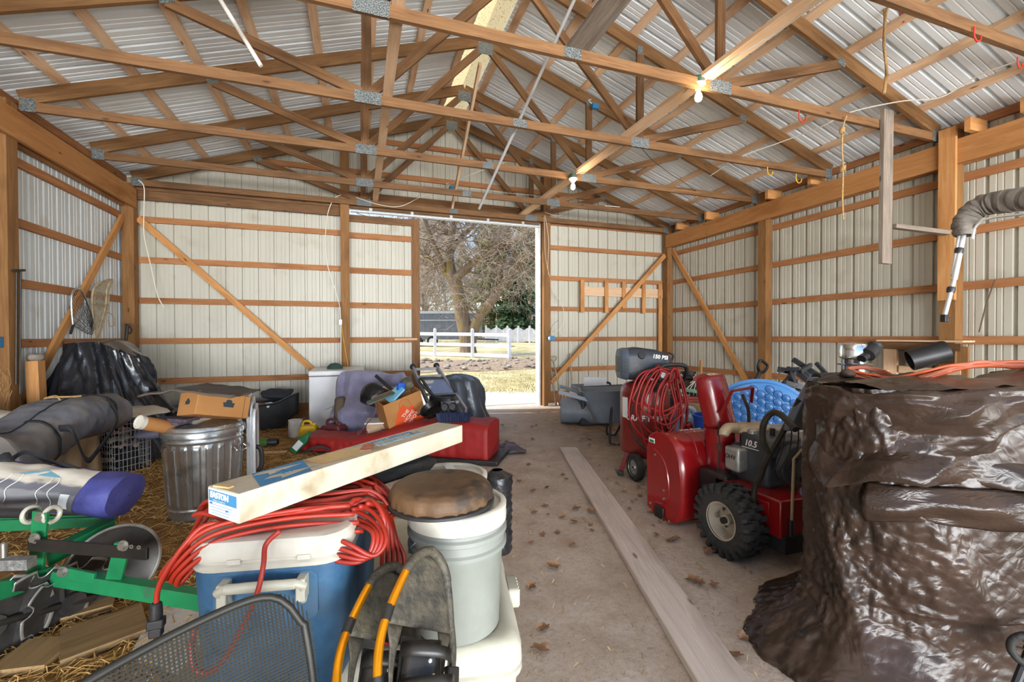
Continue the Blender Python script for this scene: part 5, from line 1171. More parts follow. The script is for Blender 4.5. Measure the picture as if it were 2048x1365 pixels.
FZ = thing('chest_freezer', 'white chest freezer standing against the far wall', 'freezer', (-.28, 7.38, 0))
fx0, fx1, fy0, fy1 = fl(618, 862).x, .06, fl(618, 862).y, 7.86
b = MB(); b.box(((fx0 + fx1) / 2, (fy0 + fy1) / 2, .40), (fx1 - fx0, fy1 - fy0, .76)); b.build('cabinet', M_frz, FZ, bevel=.012)
b = MB(); b.box(((fx0 + fx1) / 2, (fy0 + fy1) / 2 - .005, .825), (fx1 - fx0 + .01, fy1 - fy0 + .02, .075)); b.build('lid', M_frz, FZ, bevel=.015)
b = MB(); rnd = random.Random(6)
for i in range(3):
    c = V((fx0 + .42 + .1 * i, fy0 - .003, .36 + .05 * i)); b.tube(spl([c, c + V((-.06, 0, -.05)), c + V((-.1, 0, -.03)), c + V((-.2, 0, -.07))], 4), .0025, 4)
b.build('dirt_streak', mat('brown_dirt', '#54402c', .9), FZ)
b = MB(); q = V((fx0 + .48, fy0 - .002, .38)); noisy(b.ell(q, (.022, .003, .035), 10, 8), .006, 30); b.build('rust_stain', mat('brown_dirt', '#54402c', .9), FZ)
b = MB(); b.box(((fx0 + fx1) / 2, (fy0 + fy1) / 2, .01), (fx1 - fx0 - .1, fy1 - fy0 - .1, .02)); b.build('base', M_black, FZ, smooth=False)
b = MB(); p = atD(670, 735, 6.9); b.lathe([(0, .09), (.06, .08), (.11, .04), (.12, .0), (0, .0)], 20, V((p.x, p.y, .863))); props(b.build('green_hat', mat('dark_green_cloth', '#2f4a42', .8)), 'dark green cap on the back of the white freezer', 'hat')
# small containers
def floor_thing(nm, lab, cat, px_, py): p = fl(px_, py); return p, thing(nm, lab, cat, p)
p, t = floor_thing('paint_can', 'white paint can with drips on the straw beside the freezer', 'can', 591, 874)
b = MB(); b.lathe([(0, 0), (.085, 0), (.088, .004), (.088, .22), (.091, .225), (.091, .232), (.078, .232), (.076, .222), (0, .222)], 32, p); b.build('can', mat('dirty_white_tin', '#d9d8d2', .5, 0, '#c5c0b2', 8, col3='#a79c87', n3=9, r3=(.6, .8)), t)
b = MB(); b.tube([p + V((.09 * cos(a), .09 * sin(a) , .2 - .09 * abs(sin((a - 2.6) ))))for a in [2.6 + PI * i / 16 for i in range(17)]], .002, 5); b.build('bail', M_conduit, t)
def jug(p, t, w, d, h, col, rz, nm, spout=True, m=None):
    m = m or mat(nm, col, .4, 0, col, 5); M_ = Mx.Translation(p) @ Mx.Rotation(rz, 4, 'Z')
    T_ = lambda r: [M_ @ q for q in r]
    b = MB(); b.loft([T_([V((x, y, z)) for x, y in rrect(ww, dd, .03)]) for z, ww, dd in ((0, w * .95, d * .95), (.01, w, d), (h * .62, w, d), (h * .78, w * .8, d * .85), (h * .8, w * .5, d * .6))], caps=True); b.build('body', m, t)
    b = MB(); b.tube([M_ @ V(q) for q in spl([(-w * .36, 0, h * .66), (-w * .30, 0, h * .95), (-w * .05, 0, h * 1.0), (w * .12, 0, h * .92), (w * .2, 0, h * .76)], 5)], .016, 8); b.build('handle', m, t)
    if spout: b = MB(); b.lathe([(.026, 0), (.026, .05), (.0, .052)], 14, M_ @ V((w * .27, 0, h * .70))); b.build('cap', m, t)
p, t = floor_thing('fuel_jug', 'yellow plastic fuel jug in front of the freezer', 'jug', 618, 884); jug(p, t, .22, .16, .27, '#d6ae14', Ca(10), 'yellow_plastic')
p, t = floor_thing('gas_can', 'maroon plastic gas can beside the draped chair', 'can', 668, 886); jug(p, t, .30, .20, .30, '#5f2a2b', Ca(-15), 'maroon_plastic')
p, t = floor_thing('oil_bottle', 'green plastic oil bottle leaning near the red duffel', 'bottle', 590, 908); rr_ = Mx.Translation(p + V((0, 0, .05))) @ Mx.Rotation(Ca(0), 4, 'Z') @ Mx.Rotation(R(42), 4, 'Y')
b = MB(); b.loft([[rr_ @ V((x, y, z)) for x, y in rrect(w_, d_, .012)] for z, w_, d_ in ((-.03, .10, .06), (.17, .10, .06), (.22, .05, .045), (.235, .035, .035), (.27, .035, .035))], caps=True); M_gb = mat('green_oil_plastic', '#1d6b41', .4); b.build('bottle', M_gb, t)
b = MB(); b.box(rr_ @ V((0, -.031, .07)), (.07, .002, .12), rr_.to_3x3()); b.build('label', M_label, t, smooth=False)
p, t = floor_thing('propane_cylinder', 'green and black camping fuel cylinder lying on the straw', 'cylinder', 535, 893); f_ = frame(C(1, .12, 0) - C(0, 0, 0)); b = MB(); b.lathe([(0, -.13), (.035, -.128), (.05, -.11), (.05, .01)], 24, p + V((0, 0, .05)), f_); b.build('green_half', mat('olive_green', '#3f6b2f', .45), t); b = MB(); b.lathe([(.051, .01), (.051, .11), (.04, .125), (0, .125)], 24, p + V((0, 0, .05)), f_); b.build('black_half', M_black, t)
b = MB(); b.lathe([(.018, -.165), (.018, -.125)], 12, p + V((0, 0, .05)), f_); b.build('valve', M_black, t)
b = MB(); q = fl(545, 906); b.box(q + V((0, 0, .006)), (.3, .08, .01), Mx.Rotation(Ca(10), 3, 'Z')); props(b.build('wood_scrap', W_pale, smooth=False), 'pale splintered stick on the straw below the green fuel cylinder', 'scrap')
# low brown box and items behind the can on the floor
q = fl(330, 880); b = MB(); b.box(q + V((0, .25, .15)), (.8, .35, .3)); props(b.build('black_tub', M_sled, bevel=.03), 'low black tub behind the trash can', 'tub')
b = MB(); p = atD(322, 828, 5.6)
for i in range(14): a = i * .9; b.tube([p, p + V((.05 * cos(a), .05 * sin(a), .03 * sin(i * 2.1)))], .008, 5)
props(b.build('green_brush', mat('bright_green_bristle', '#1fa86a', .5)), 'small bright green bristle brush beside the mailing tube', 'brush')
for i in range(4):
    o = board('scrap_stick', atD(318 + i * 14, 830 - i * 3, 5.3), atD(345 + i * 12, 812 + 7 * (i % 2), 5.6), .03, .015, W_grey); props(o, ['grey stick in the black tub nearest the green brush', 'second grey stick in the black tub', 'third grey stick in the black tub', 'grey stick in the black tub nearest the carton'][i], 'stick', 'sticks in the black tub')
q = fl(312, 902); b = MB(); b.ell(V((q.x, q.y + .12, .10)), (.20, .15, .11), 26, 14); noisy(b, .05, 7); props(b.build('black_bag', M_bag), 'crumpled black plastic bag on the ground between the crate and the trash can', 'bag')
q = atD(306, 868, 4.6); b = MB(); b.ell(V((q.x, q.y, q.z)), (.16, .12, .05), 22, 12); noisy(b, .03, 8); props(b.build('lavender_cloth', mat('lavender_cloth', '#7a7890', .85)), 'pale purple cloth lying on the black bag beside the trash can', 'cloth')
# ================================================================== MIDDLE PILE by the door
M_redbag = mat('red_duffel', '#9c1f1c', .6, 0, '#891917', 4, bump=.25, bscale=12)
M_purp = mat('grey_purple_blanket', '#6d6a80', .9, 0, '#83809a', 5, bump=.25, bscale=70, sheen=.3)
M_alu = mat('dull_aluminium', '#8e9193', .4, .4, '#a7aaab', 8)
M_tarpb = mat('slate_tarp', '#3b4149', .3, 0, '#4a515b', 5, bump=.3, bscale=10)
# red duffel
r0, r1 = fl(580, 905), fl(985, 930); ax3 = r1 - r0; LR = ax3.length; ax3.normalize(); ay3 = V((-ax3.y, ax3.x, 0))
rd = thing('red_duffel', 'long red fabric duffel bag on the floor behind the long carton', 'bag', (r0 + r1) / 2)
def redf(u, v):
    s = v; a = 2 * PI * u; e = .02 + .98 * sm(min(1, s / .05)) * sm(min(1, (1 - s) / .02)); h = lerp(.19, .43, sm((s - .25) / .5)); w_ = lerp(.2, .27, s)
    X = abs(cos(a)) ** .45 * (1 if cos(a) > 0 else -1); Y = abs(sin(a)) ** .45 * (1 if sin(a) > 0 else -1)
    n_ = .015 * nz(s * 16, cos(a) * 2, sin(a) * 2) + .012 * nz(s * 40, cos(a) * 3, 5)
    return r0 + ax3 * (s * LR) + ay3 * (.22 + X * w_ * e + n_) + V((0, 0, h / 2 * (1 + Y * e) + n_ * (Y > -.2) + .002))
b = MB(); b.grid(44, 110, redf, closeu=True); b.build('bag', M_redbag, rd)
b = MB(); b.tube([redf(.62, v) + V((0, 0, .0)) for v in [.03 + .94 * i / 50 for i in range(51)]], .008, 6); b.build('zipper', M_dufk, rd)
e = atD(632, 900, 5.0); b = MB(); b.tube(spl([e + V((-.12, 0, -.03)), e + V((-.05, -.02, .02)), e + V((.06, -.02, .03)), e + V((.14, 0, -.01))], 6), .014, 6); b.build('handle', M_dufk, rd)
b = MB(); q = r1 + ay3 * .2 + V((0, 0, .03)); b.box(q - ax3 * .35, (.85, .55, .05), Mx.Rotation(math.atan2(ax3.y, ax3.x), 3, 'Z')); props(b.build('floor_tray', M_black, bevel=.01), 'thin black base tray under the end of the red duffel', 'tray')
q = fl(990, 905); b = MB(); b.grid(22, 16, lambda u, v: q + V(((u - .35) * .5, (v - .4) * .5, .02 + .06 * abs(nz(u * 3, v * 3)) + .02 * nz(u * 9, v * 9)))); props(noisy(b, .05, 5).build('dropped_cloth', mat('mauve_grey_cloth', '#55505a', .85, 0, '#6a6470', 8)), 'grey-purple cloth dropped on the floor beside the red duffel', 'cloth')
# draped chair with blanket
q = C(-2.05, 6.0, 0); bl = thing('draped_chair', 'upholstered brown chair draped with a grey-purple blanket beside the freezer', 'chair', q)
M_brn = mat('brown_upholstery', '#4b3f30', .8, 0, '#5a4c3b', 8)
b = MB(); rr_ = Mx.Rotation(Ca(8), 3, 'Z'); lx = atD(680, 800, 5.9); c = V((lx.x + .40, lx.y + .12, 0))
sec = [(-.37, .02), (.37, .02), (.40, .38), (.36, .52), (.40, .66), (.37, .74), (.20, .80), (-.37, .80), (-.40, .66), (-.36, .52), (-.40, .38)]
b.prism(sec, .10, rr_ @ Mx.Rotation(PI / 2, 3, 'X'), c + rr_ @ V((0, .28, 0)))
b.build('back', M_brn, bl, bevel=.03)
for sx in (-1, 1): b = MB(); b.prism([(-.3, .0), (.3, 0), (.34, .35), (.30, .52), (-.3, .56), (-.34, .3)], .12, rr_ @ Mx(((0, 0, 1), (1, 0, 0), (0, 1, 0))), c + rr_ @ V((sx * .36, .0, 0))); b.build('arm', M_brn, bl, bevel=.03)
b = MB(); b.box(c + V((0, 0, .22)), (.62, .56, .36), rr_); b.build('seat', M_brn, bl, bevel=.04)
def blank(u, v):
    x = lerp(-.47, .52, u); s = v * 2.45
    if s < .5: y, z = .34, .35 + s
    elif s < .72: y, z = .34 - (s - .5), .85
    elif s < 1.1: y, z = .12 - (s - .72) * .35, .85 - (s - .72) * .8
    else: y, z = -.01 - min(.26, (s - 1.1) * .62) - .05 * (s - 1.1), .546 - max(0, s - 1.1) * .42 - max(0, s - 1.6) * .25
    w_ = .10 * (ridge(u * 4.3 + .5 * nz(u * 2, v * 2)) - .5) * (.3 + v) + .04 * nz(u * 4, v * 4)
    z += .03 * sin(u * 5 + .5) * (1 - v) + .025 * nz(u * 5, v * 5, 2); dz = max(0, abs(u - .48) - .42); z -= dz * 1.6
    return c + rr_ @ V((x + .02 * nz(v * 8, u), y + w_ - .05, max(.03, z)))
b = MB(); b.grid(60, 70, blank); b.build('blanket', M_purp, bl, thick=.008)
# small carton under the big one
q = atD(765, 868, 5.35); kb2 = thing('small_box', 'small pale open carton under the orange-printed box', 'box', (q.x, q.y, 0)); rr2 = Mx.Rotation(Ca(12), 3, 'Z'); zb_ = .0
b = MB(); cc = V((q.x, q.y, 0))
b.box(cc + V((0, 0, .17)), (.34, .3, .34), rr2); b.build('carton', mat('pale_kraft', '#bfa184', .8, 0, '#b09273', 4), kb2, bevel=.005)
b = MB(); b.box(cc + rr2 @ V((0, -.02, .348)), (.37, .36, .014), rr2); b.build('white_lid', M_label, kb2, smooth=False)
b = MB(); b.box(cc + rr2 @ V((0.06, -.151, .24)), (.12, .004, .06), rr2); b.build('hand_hole', M_black, kb2, smooth=False)
# big carton with orange print, open, tilted
q = atD(800, 815, 5.25); rt3 = Mx.Rotation(Ca(34), 3, 'Z') @ Mx.Rotation(R(-18), 3, 'Y') @ Mx.Rotation(R(12), 3, 'X')
hb = thing('open_carton', 'open moving carton with a large orange print, full of odds and ends', 'box', q - V((0, 0, .2)))
Mq = Mx.Translation(q) @ rt3.to_4x4()
def wallp(cx, cy, sx, sy): 
    b = MB(); b.box(Mq @ V((cx, cy, 0)), (sx, sy, .36), rt3); return b
wallp(0, -.155, .46, .006).build('side', M_kraft, hb, smooth=False); wallp(0, .155, .46, .006).build('side', M_kraft, hb, smooth=False); wallp(-.23, 0, .006, .31).build('side', M_kraft, hb, smooth=False); wallp(.23, 0, .006, .31).build('side', M_kraft, hb, smooth=False)
b = MB(); b.box(Mq @ V((0, 0, -.177)), (.46, .31, .006), rt3); b.build('bottom', M_kraft, hb, smooth=False)
M_or = mat('orange_ink', '#d9531f', .7)
def face(pts, m, nm):   # on the front side (y = -.159)
    b = MB(); b.add([Mq @ V((x, -.1592, z)) for x, z in pts], [tuple(range(len(pts)))]); return b.build(nm, m, hb, smooth=False, recalc=False)
face([(-.19, -.178), (.20, -.178), (.10, .045), (.05, .03), (-.02, .10), (-.09, .03)], M_or, 'orange_print')
b = MB(); b.tube([Mq @ V((x, -.1597, z)) for x, z in spl2] if False else spl([Mq @ V((x, -.1597, z)) for x, z in ((-.06, .06), (-.05, .12), (.0, .155), (.06, .13), (.08, .05))], 5), .003, 4); b.build('print_outline', M_or, hb)
text('lettering', 'THE\nHOME\nDEPOT', Mq @ Mx.Translation((.03, -.1602, -.075)) @ Mx.Rotation(PI / 2, 4, 'X') @ Mx.Rotation(R(35), 4, 'Z'), .06, M_pwhite, hb)
b = MB(); b.add([Mq @ V((.2332, y, z)) for y, z in ((-.1, .05), (.1, .05), (.1, .12), (-.1, .12))], [(0, 1, 2, 3)]); b.build('print_block', M_kraftd, hb, smooth=False, recalc=False)
P3 = lambda x, y, z: Mq @ V((x, y, z))
b = MB(); b.loft([[P3(x + dx, y, z) for x, y in rrect(.36, .09, .04)] for z, dx in ((.20, -.18), (.215, -.18))], caps=True); o = b.build('skateboard_deck', mat('green_grey_board', '#49524a', .6, 0, '#5b645a', 9)); props(o, 'dark green board with rounded end sticking out of the orange-printed carton', 'board')
b = MB(); b.box(P3(-.03, -.03, .20), (.22, .18, .02), rt3 @ Mx.Rotation(R(-28), 3, 'Y')); props(b.build('blue_board', mat('light_blue_plastic', '#7cc1dd', .4)), 'light blue panel sticking out of the orange-printed carton', 'panel')
b = MB(); b.box(P3(.06, -.02, .24), (.09, .06, .13), rt3 @ Mx.Rotation(R(20), 3, 'Y')); props(b.build('blue_pouch', mat('royal_blue_cloth', '#1f56b8', .6), bevel=.015), 'bright blue pouch in the orange-printed carton', 'pouch')
b = MB(); noisy(b.ell(P3(.17, .03, .23), (.09, .10, .07), 16, 10), .04, 9); props(b.build('camo_cloth', mat('camo_dark', '#3d3a30', .85, 0, '#6b6553', 12)), 'dark patterned cloth at the right end of the orange-printed carton', 'cloth')
b = MB(); b.grid(16, 20, lambda u, v: atD(788, 775, 5.7) + V(((u - .5) * .32, .1 * v, .0)) + V((.14 * v, 0, -.22 * v + .03 * nz(u * 5, v * 5)))); props(b.build('camo_bag', mat('pale_camo', '#a79a85', .85, 0, '#7d7260', 14), thick=.03), 'pale patterned fabric sack leaning behind the orange-printed carton', 'sack')
b = MB(); noisy(b.ell(atD(760, 790, 5.75), (.26, .16, .14), 26, 14), .07, 6); props(b.build('black_bag', M_bag), 'black plastic bag on the draped blanket behind the carton', 'bag')
b = MB(); b.tube([atD(752, 752, 5.5), atD(795, 790, 5.35)], .022, 8); props(b.build('black_strap', M_black), 'black rod lying across the bag behind the carton', 'rod')
b = MB(); cd = spl([atD(753, 810, 5.1), atD(748, 830, 5.08), atD(728, 855, 5.05), atD(715, 872, 5.0), atD(718, 862, 5.0), atD(733, 862, 5.0), atD(735, 872, 5.0)], 6); b.tube(cd, .006, 6); props(b.build('extension_cord', mat('dark_red_cord', '#5d2320', .5)), 'thin dark red cord hanging from the carton to the floor', 'cord')
# ladder / aluminium frame with plastic window panel
la = thing('aluminium_ladder', 'aluminium ladder lying over the pile with a black-framed clear panel on it', 'ladder', atD(880, 835, 5.3))
L0, L1, R0, R1 = atD(826, 737, 6.3), atD(866, 830, 5.2), atD(873, 735, 6.25), atD(932, 822, 5.15)
for a_, c_ in ((L0, L1), (R0, R1)): board('rail', a_, c_, .075, .03, M_alu, la, bev=.004)
for t in (.03, .22, .42, .62, .82): o = board('rung', L0.lerp(L1, t), R0.lerp(R1, t), .035, .03, M_alu, la)
for p in (L0, R0): b = MB(); b.ell(p + V((0, 0, .02)), (.045, .05, .045), 12, 8); b.build('rubber_foot', M_black, la)
wp_ = thing('framed_panel', 'black-framed clear plastic panel leaning on the aluminium ladder', 'panel', atD(880, 800, 5.5)); up_ = V((0, 0, .05))
K = [atD(843, 766, 5.9), atD(893, 765, 5.9), atD(913, 797, 5.45), atD(866, 800, 5.4)]
K = [k + up_ for k in K]; b = MB(); b.tube(K, .022, 8, closed=True); b.build('frame', M_black, wp_)
b = MB(); b.add(K, [(0, 1, 2, 3)]); b.build('pane', mat('smoky_plastic', '#8c93b0', .12, 0, '#7c86a8', 6, alpha=.55), wp_, smooth=False, thick=.004)
b = MB(); b.tube(spl([K[0], K[0] + V((-.04, -.05, -.02)), K[3] + V((-.02, 0, .02)), K[3] + V((.1, -.05, -.03))], 6), .014, 8); b.build('hinge_bar', M_black, wp_)
# dark tarp right of the ladder
q = C(-.80, 6.35, 0); b = MB(); b.grid(84, 40, lambda u, v: (lambda a, t: q + Mx.Rotation(Ca(0), 3, 'Z') @ V(((.50 * (1 - .42 * t) + .08 * (fold(a, 4, .8, t) - .5) + .05 * nz(cos(a) * 2, sin(a) * 2, t * 3)) * cos(a) * (1 if v < .8 else cos((v - .8) / .2 * PI / 2)), (.42 * (1 - .35 * t) + .06 * (fold(a, 4, .8, t) - .5)) * sin(a) * (1 if v < .8 else cos((v - .8) / .2 * PI / 2)),   .01 + .70 * t + (.1 * sin((v - .8) / .2 * PI / 2) if v > .8 else 0) + .04 * nz(cos(a) * 3, sin(a) * 3) * t)))(2 * PI * u, min(1, v / .8)), closeu=True)
props(b.build('slate_tarp', M_tarpb), 'slate-grey tarp heap beside the open door under the ladder', 'tarp')
q = C(-1.15, 5.95, 0); b = MB(); b.box(q + V((0, 0, .2)), (.55, .5, .4), Mx.Rotation(Ca(5), 3, 'Z')); noisy(b, .02, 3); props(b.build('covered_crate', M_tarpb, bevel=.06, seg=3), 'low dark covered crate under the pile of cartons', 'crate')
# pan, binoculars, snow brush on the red duffel
q = atD(866, 824, 4.95); fp = thing('frying_pan', 'black deep pan tilted on the red duffel', 'pan', q); f_ = Mx.Rotation(Ca(0), 3, 'Z') @ Mx.Rotation(R(-25), 3, 'Y') @ Mx.Rotation(R(30), 3, 'X')
b = MB(); b.lathe([(0, 0), (.10, 0), (.125, .06), (.13, .06), (.106, -.006), (0, -.006)], 32, q, f_); b.build('pan', mat('cast_black', '#191919', .35, .3), fp)
b = MB(); b.tube([q + f_ @ V((-.12, 0, .045)), q + f_ @ V((-.17, 0, .05))], .012, 8); b.build('handle', M_black, fp)
q = atD(896, 815, 5.0); bn = thing('binoculars', 'black and silver camera gear on the red duffel beside the pan', 'binoculars', q)
for dx in (-.045, .045): b = MB(); b.lathe([(.03, -.05), (.035, .0), (.045, .05), (.04, .052), (.036, .03), (0, .03)], 20, q + V((dx, 0, 0)), frame(C(.4, -1, .35) - C(0, 0, 0))); b.build('barrel', M_black, bn)
b = MB(); b.box(q, (.06, .05, .04)); b.build('bridge', M_black, bn, bevel=.006)
b = MB(); b.tube(spl([q + V((-.05, 0, .05)), q + V((-.02, .03, .1)), q + V((.07, .03, .09)), q + V((.09, 0, .0))], 6), .008, 6); b.build('strap', M_dufk, bn)
q = atD(907, 842, 4.85); br = thing('snow_brush', 'dark blue push-broom head lying on the red duffel', 'brush', q); rb = Mx.Rotation(Ca(2), 3, 'Z')
b = MB(); b.box(q + V((0, 0, -.03)), (.36, .07, .05), rb); b.build('block', M_black, br, bevel=.01)
b = MB(); rnd = random.Random(8)
for i in range(420):
    x = rnd.uniform(-.175, .175); y = rnd.uniform(-.03, .03); p = q + rb @ V((x, y, -.01)); t_ = q + rb @ V((x * 1.13, y * 1.6, .085 + rnd.uniform(-.006, .006))); b.tube([p, t_], .0028, 3, caps=False)
b.build('bristles', mat('navy_bristle', '#2a3350', .7, 0, '#3b4668', 20), br, recalc=False)['kind'] = 'stuff'
# ================================================================== RIGHT SIDE
M_tarp = bpy.data.materials.new('brown_poly_tarp'); M_tarp.use_nodes = True
nt = M_tarp.node_tree; N = nt.nodes; L = nt.links; I = N['Principled BSDF'].inputs; I['Roughness'].default_value = .27; I['Specular IOR Level'].default_value = .34
tc = N.new('ShaderNodeTexCoord'); n1 = N.new('ShaderNodeTexNoise'); n1.inputs['Scale'].default_value = 5; n1.inputs['Detail'].default_value = 6; L.new(tc.outputs['Object'], n1.inputs['Vector'])
r = N.new('ShaderNodeValToRGB'); r.color_ramp.elements[0].position = .35; r.color_ramp.elements[0].color = hx('#2c211a'); r.color_ramp.elements[1].position = .65; r.color_ramp.elements[1].color = hx('#3c2d24'); L.new(n1.outputs['Fac'], r.inputs['Fac']); L.new(r.outputs['Color'], I['Base Color'])
rr = N.new('ShaderNodeMapRange'); rr.inputs[3].default_value = .20; rr.inputs[4].default_value = .40; n3 = N.new('ShaderNodeTexNoise'); n3.inputs['Scale'].default_value = 11; n3.inputs['Detail'].default_value = 8; L.new(tc.outputs['Object'], n3.inputs['Vector']); L.new(n3.outputs['Fac'], rr.inputs[0]); L.new(rr.outputs[0], I['Roughness'])
vo = N.new('ShaderNodeTexVoronoi'); vo.feature = 'DISTANCE_TO_EDGE'; vo.inputs['Scale'].default_value = 26; n2 = N.new('ShaderNodeTexNoise'); n2.inputs['Scale'].default_value = 6; ad = N.new('ShaderNodeMixRGB') if False else N.new('ShaderNodeVectorMath'); ad.operation = 'MULTIPLY_ADD'; L.new(n2.outputs['Color'], ad.inputs[0]); ad.inputs[1].default_value = (.22, .22, .22); L.new(tc.outputs['Object'], ad.inputs[2]); L.new(ad.outputs[0], vo.inputs['Vector'])
wv = N.new('ShaderNodeTexNoise'); wv.inputs['Scale'].default_value = 420; L.new(tc.outputs['Object'], wv.inputs['Vector'])
b1 = N.new('ShaderNodeBump'); b1.inputs['Strength'].default_value = .22; b1.inputs['Distance'].default_value = .012; L.new(vo.outputs['Distance'], b1.inputs['Height'])
b2 = N.new('ShaderNodeBump'); b2.inputs['Strength'].default_value = .10; b2.inputs['Distance'].default_value = .002; L.new(wv.outputs['Fac'], b2.inputs['Height']); L.new(b1.outputs['Normal'], b2.inputs['Normal']); L.new(b2.outputs['Normal'], I['Normal'])
M_sbred = mat('machine_red', '#8e1216', .24, 0, '#7c0f12', 3, coat=.4, col3='#661616', n3=7, r3=(.66, .85))
M_comp = mat('compressor_red', '#86271f', .35, 0, '#77221b', 4, coat=.2, col3='#6d2019', n3=5, r3=(.6, .8))
M_hose = mat('red_air_hose', '#a9221d', .38, 0, '#931c18', 3)
M_slate = mat('slate_plastic', '#4a5563', .5, 0, '#566170', 6); M_char = mat('charcoal_plastic', '#2a2e36', .45, 0, '#353a43', 8, col3='#6d6558', n3=9, r3=(.62, .8))
M_rub = mat('tyre_rubber', '#1d1c1b', .75, 0, '#2b2926', 14, bump=.3, bscale=40); M_rim = mat('rim_silver_tan', '#b5aa98', .4, .6, '#c6bcab', 6)
M_eng = mat('engine_charcoal', '#33373c', .42, 0, '#41464b', 7, col3='#665f52', n3=10, r3=(.6, .78)); M_alum = mat('cast_aluminium', '#9b9b97', .45, .7, '#b3b2ad', 20, bump=.2)
M_muff = mat('tan_tank', '#b5a285', .5, .2, '#a08b6b', 8); M_chrome = mat('chrome', '#d6d8d9', .12, .95); M_tub = mat('wheelbarrow_grey', '#666e78', .5, 0, '#747c86', 5, col3='#7c766c', n3=6, r3=(.58, .8))
M_pool = mat('pool_blue', '#4c8fd2', .35, 0, '#5b9bd9', 5); M_peb = mat('pool_pebble', '#3c74b4', .4, 0, '#5a8cc2', 14); M_ash2 = mat('shovel_handle', '#c08a4e', .55, 0, '#a8763f', 5, (6, 6, 1)); M_iron = mat('rusty_iron', '#3a322c', .7, .4, '#5d4636', 12)
M_hand = mat('handle_bar_black', '#26241f', .35, .4, '#3a372f', 12)
# long floor board ------------------------------------------------------------------
b0 = (fl(1118, 895, .038) + fl(1155, 895, .038)) / 2; b1_ = (fl(1400, 1365, .038) + fl(1500, 1365, .038)) / 2; dv = (b1_ - b0); dv.z = 0; e_ = b0 + dv * 1.25
W_fb = wood('wood_floor_board', '#b3a599', '#d0c3b8', '#93857a', jit=.02, knots='#5e3c34'); o = board('floor_board', V((b0.x, b0.y, .021)), V((e_.x, e_.y, .021)), .038, .205, W_fb, bev=.004); props(o, 'long weathered grey plank lying along the concrete floor', 'board')
# brown tarp over the mower -----------------------------------------------------------
Qs = spl([(2.95, 1.50, 0), (2.5, 1.53, 0), (2.16, 1.52, 0), (1.99, 1.44, 0), (1.905, 1.30, 0), (1.965, 1.12, 0), (2.25, .99, 0), (2.65, .87, 0), (3.05, .77, 0), (3.35, .86, 0), (3.45, 1.2, 0)], 16); nQ = len(Qs); ctr = V((2.7, 1.2, 0))
def Q(s):
    k = s * (nQ - 1); i = min(int(k), nQ - 2); p = Qs[i].lerp(Qs[i + 1], k - i); t_ = (Qs[i + 1] - Qs[i]).normalized(); n_ = V((-t_.y, t_.x, 0)); n_ = -n_ if n_.dot(p - ctr) < 0 else n_
    return p, n_
FL = [(0, .30), (.03, .28), (.10, .18), (.2, .08), (.28, .06), (.5, .055), (.75, .055), (1.0, .05), (1.2, .03)]
def puff(x, y, k):
    d, _p = NZ.voronoi(V((x, y, k))); return min(1, (d[1] - d[0]) * 2.2)
def facet(x, y, seed, f=1.0):
    h = 0
    for i in range(6):
        th = seed * 1.3 + i * 1.07; h += (ridge((x * cos(th) + y * sin(th)) * f * (1 + .45 * i) + i * .37 + seed) - .5) / (1 + .55 * i)
    return h
def skirt(u, v):
    p, n_ = Q(u); z = 1.15 * v; lf = sm((.62 - u) / .2); o = lerp(.03, interp(FL, z), max(.15, lf)) if z < .3 else interp(FL, z)
    X, Z = u * 4.2, z; w = .12 * nz(X * 2, Z * 2); m_ = (sm(.5 + 1.3 * nz(X * 1.1, Z * 1.3, 4)) * .8 + .2) * lerp(1.35, .3, sm((u - .46) / .18))
    o += .035 * (ridge(X * 3.1 + .5 * Z + .4 * nz(Z * 2, X)) ** 1.5 - .4) * sm((.44 - u) / .1) * sm((Z - .35) / .3)
    o += .013 * m_ * (puff(X * 10 + w * 5 + Z * 3, Z * 8 - X * 1.5 + w * 6, 1) - .5) + .008 * m_ * (puff(X * 24 + Z * 7, Z * 20 - X * 2, 5) - .5) + .02 * (ridge(X * 1.7 + Z * 1.1 + .3 * nz(X * 2, Z * 2, 8)) ** 3 - .3) + .035 * facet(X + .4 * Z, Z * .25 - X * .2, 2.0, 1.0) * sm((1.0 - z) / .5) + .02 * nz(X * 3, Z * 2, 7)
    lift = .30 * sm((u - .76) / .14) * (1 - v)
    return p + n_ * o + V((0, 0, max(.004, z + lift)))
TT = thing('brown_tarp', 'crinkled shiny brown tarp draped over a machine at the right front', 'tarp', (2.4, 1.2, 0))
b = MB(); b.grid(300, 170, skirt)
def topf(u, v):
    p, n_ = Q(u); e = skirt(u, 1.0); c = ctr + V((.1, .1, 1.12 + .04 * nz(u * 3, 1))); q = e.lerp(c, v); q.z += .03 * sin(v * PI) * (.4 + nz(u * 6, v * 3)) + .03 * facet(q.x * 2, q.y * 2, 3.0); return q
b.grid(300, 30, topf); b.build('sheet', M_tarp, TT, ang=180)
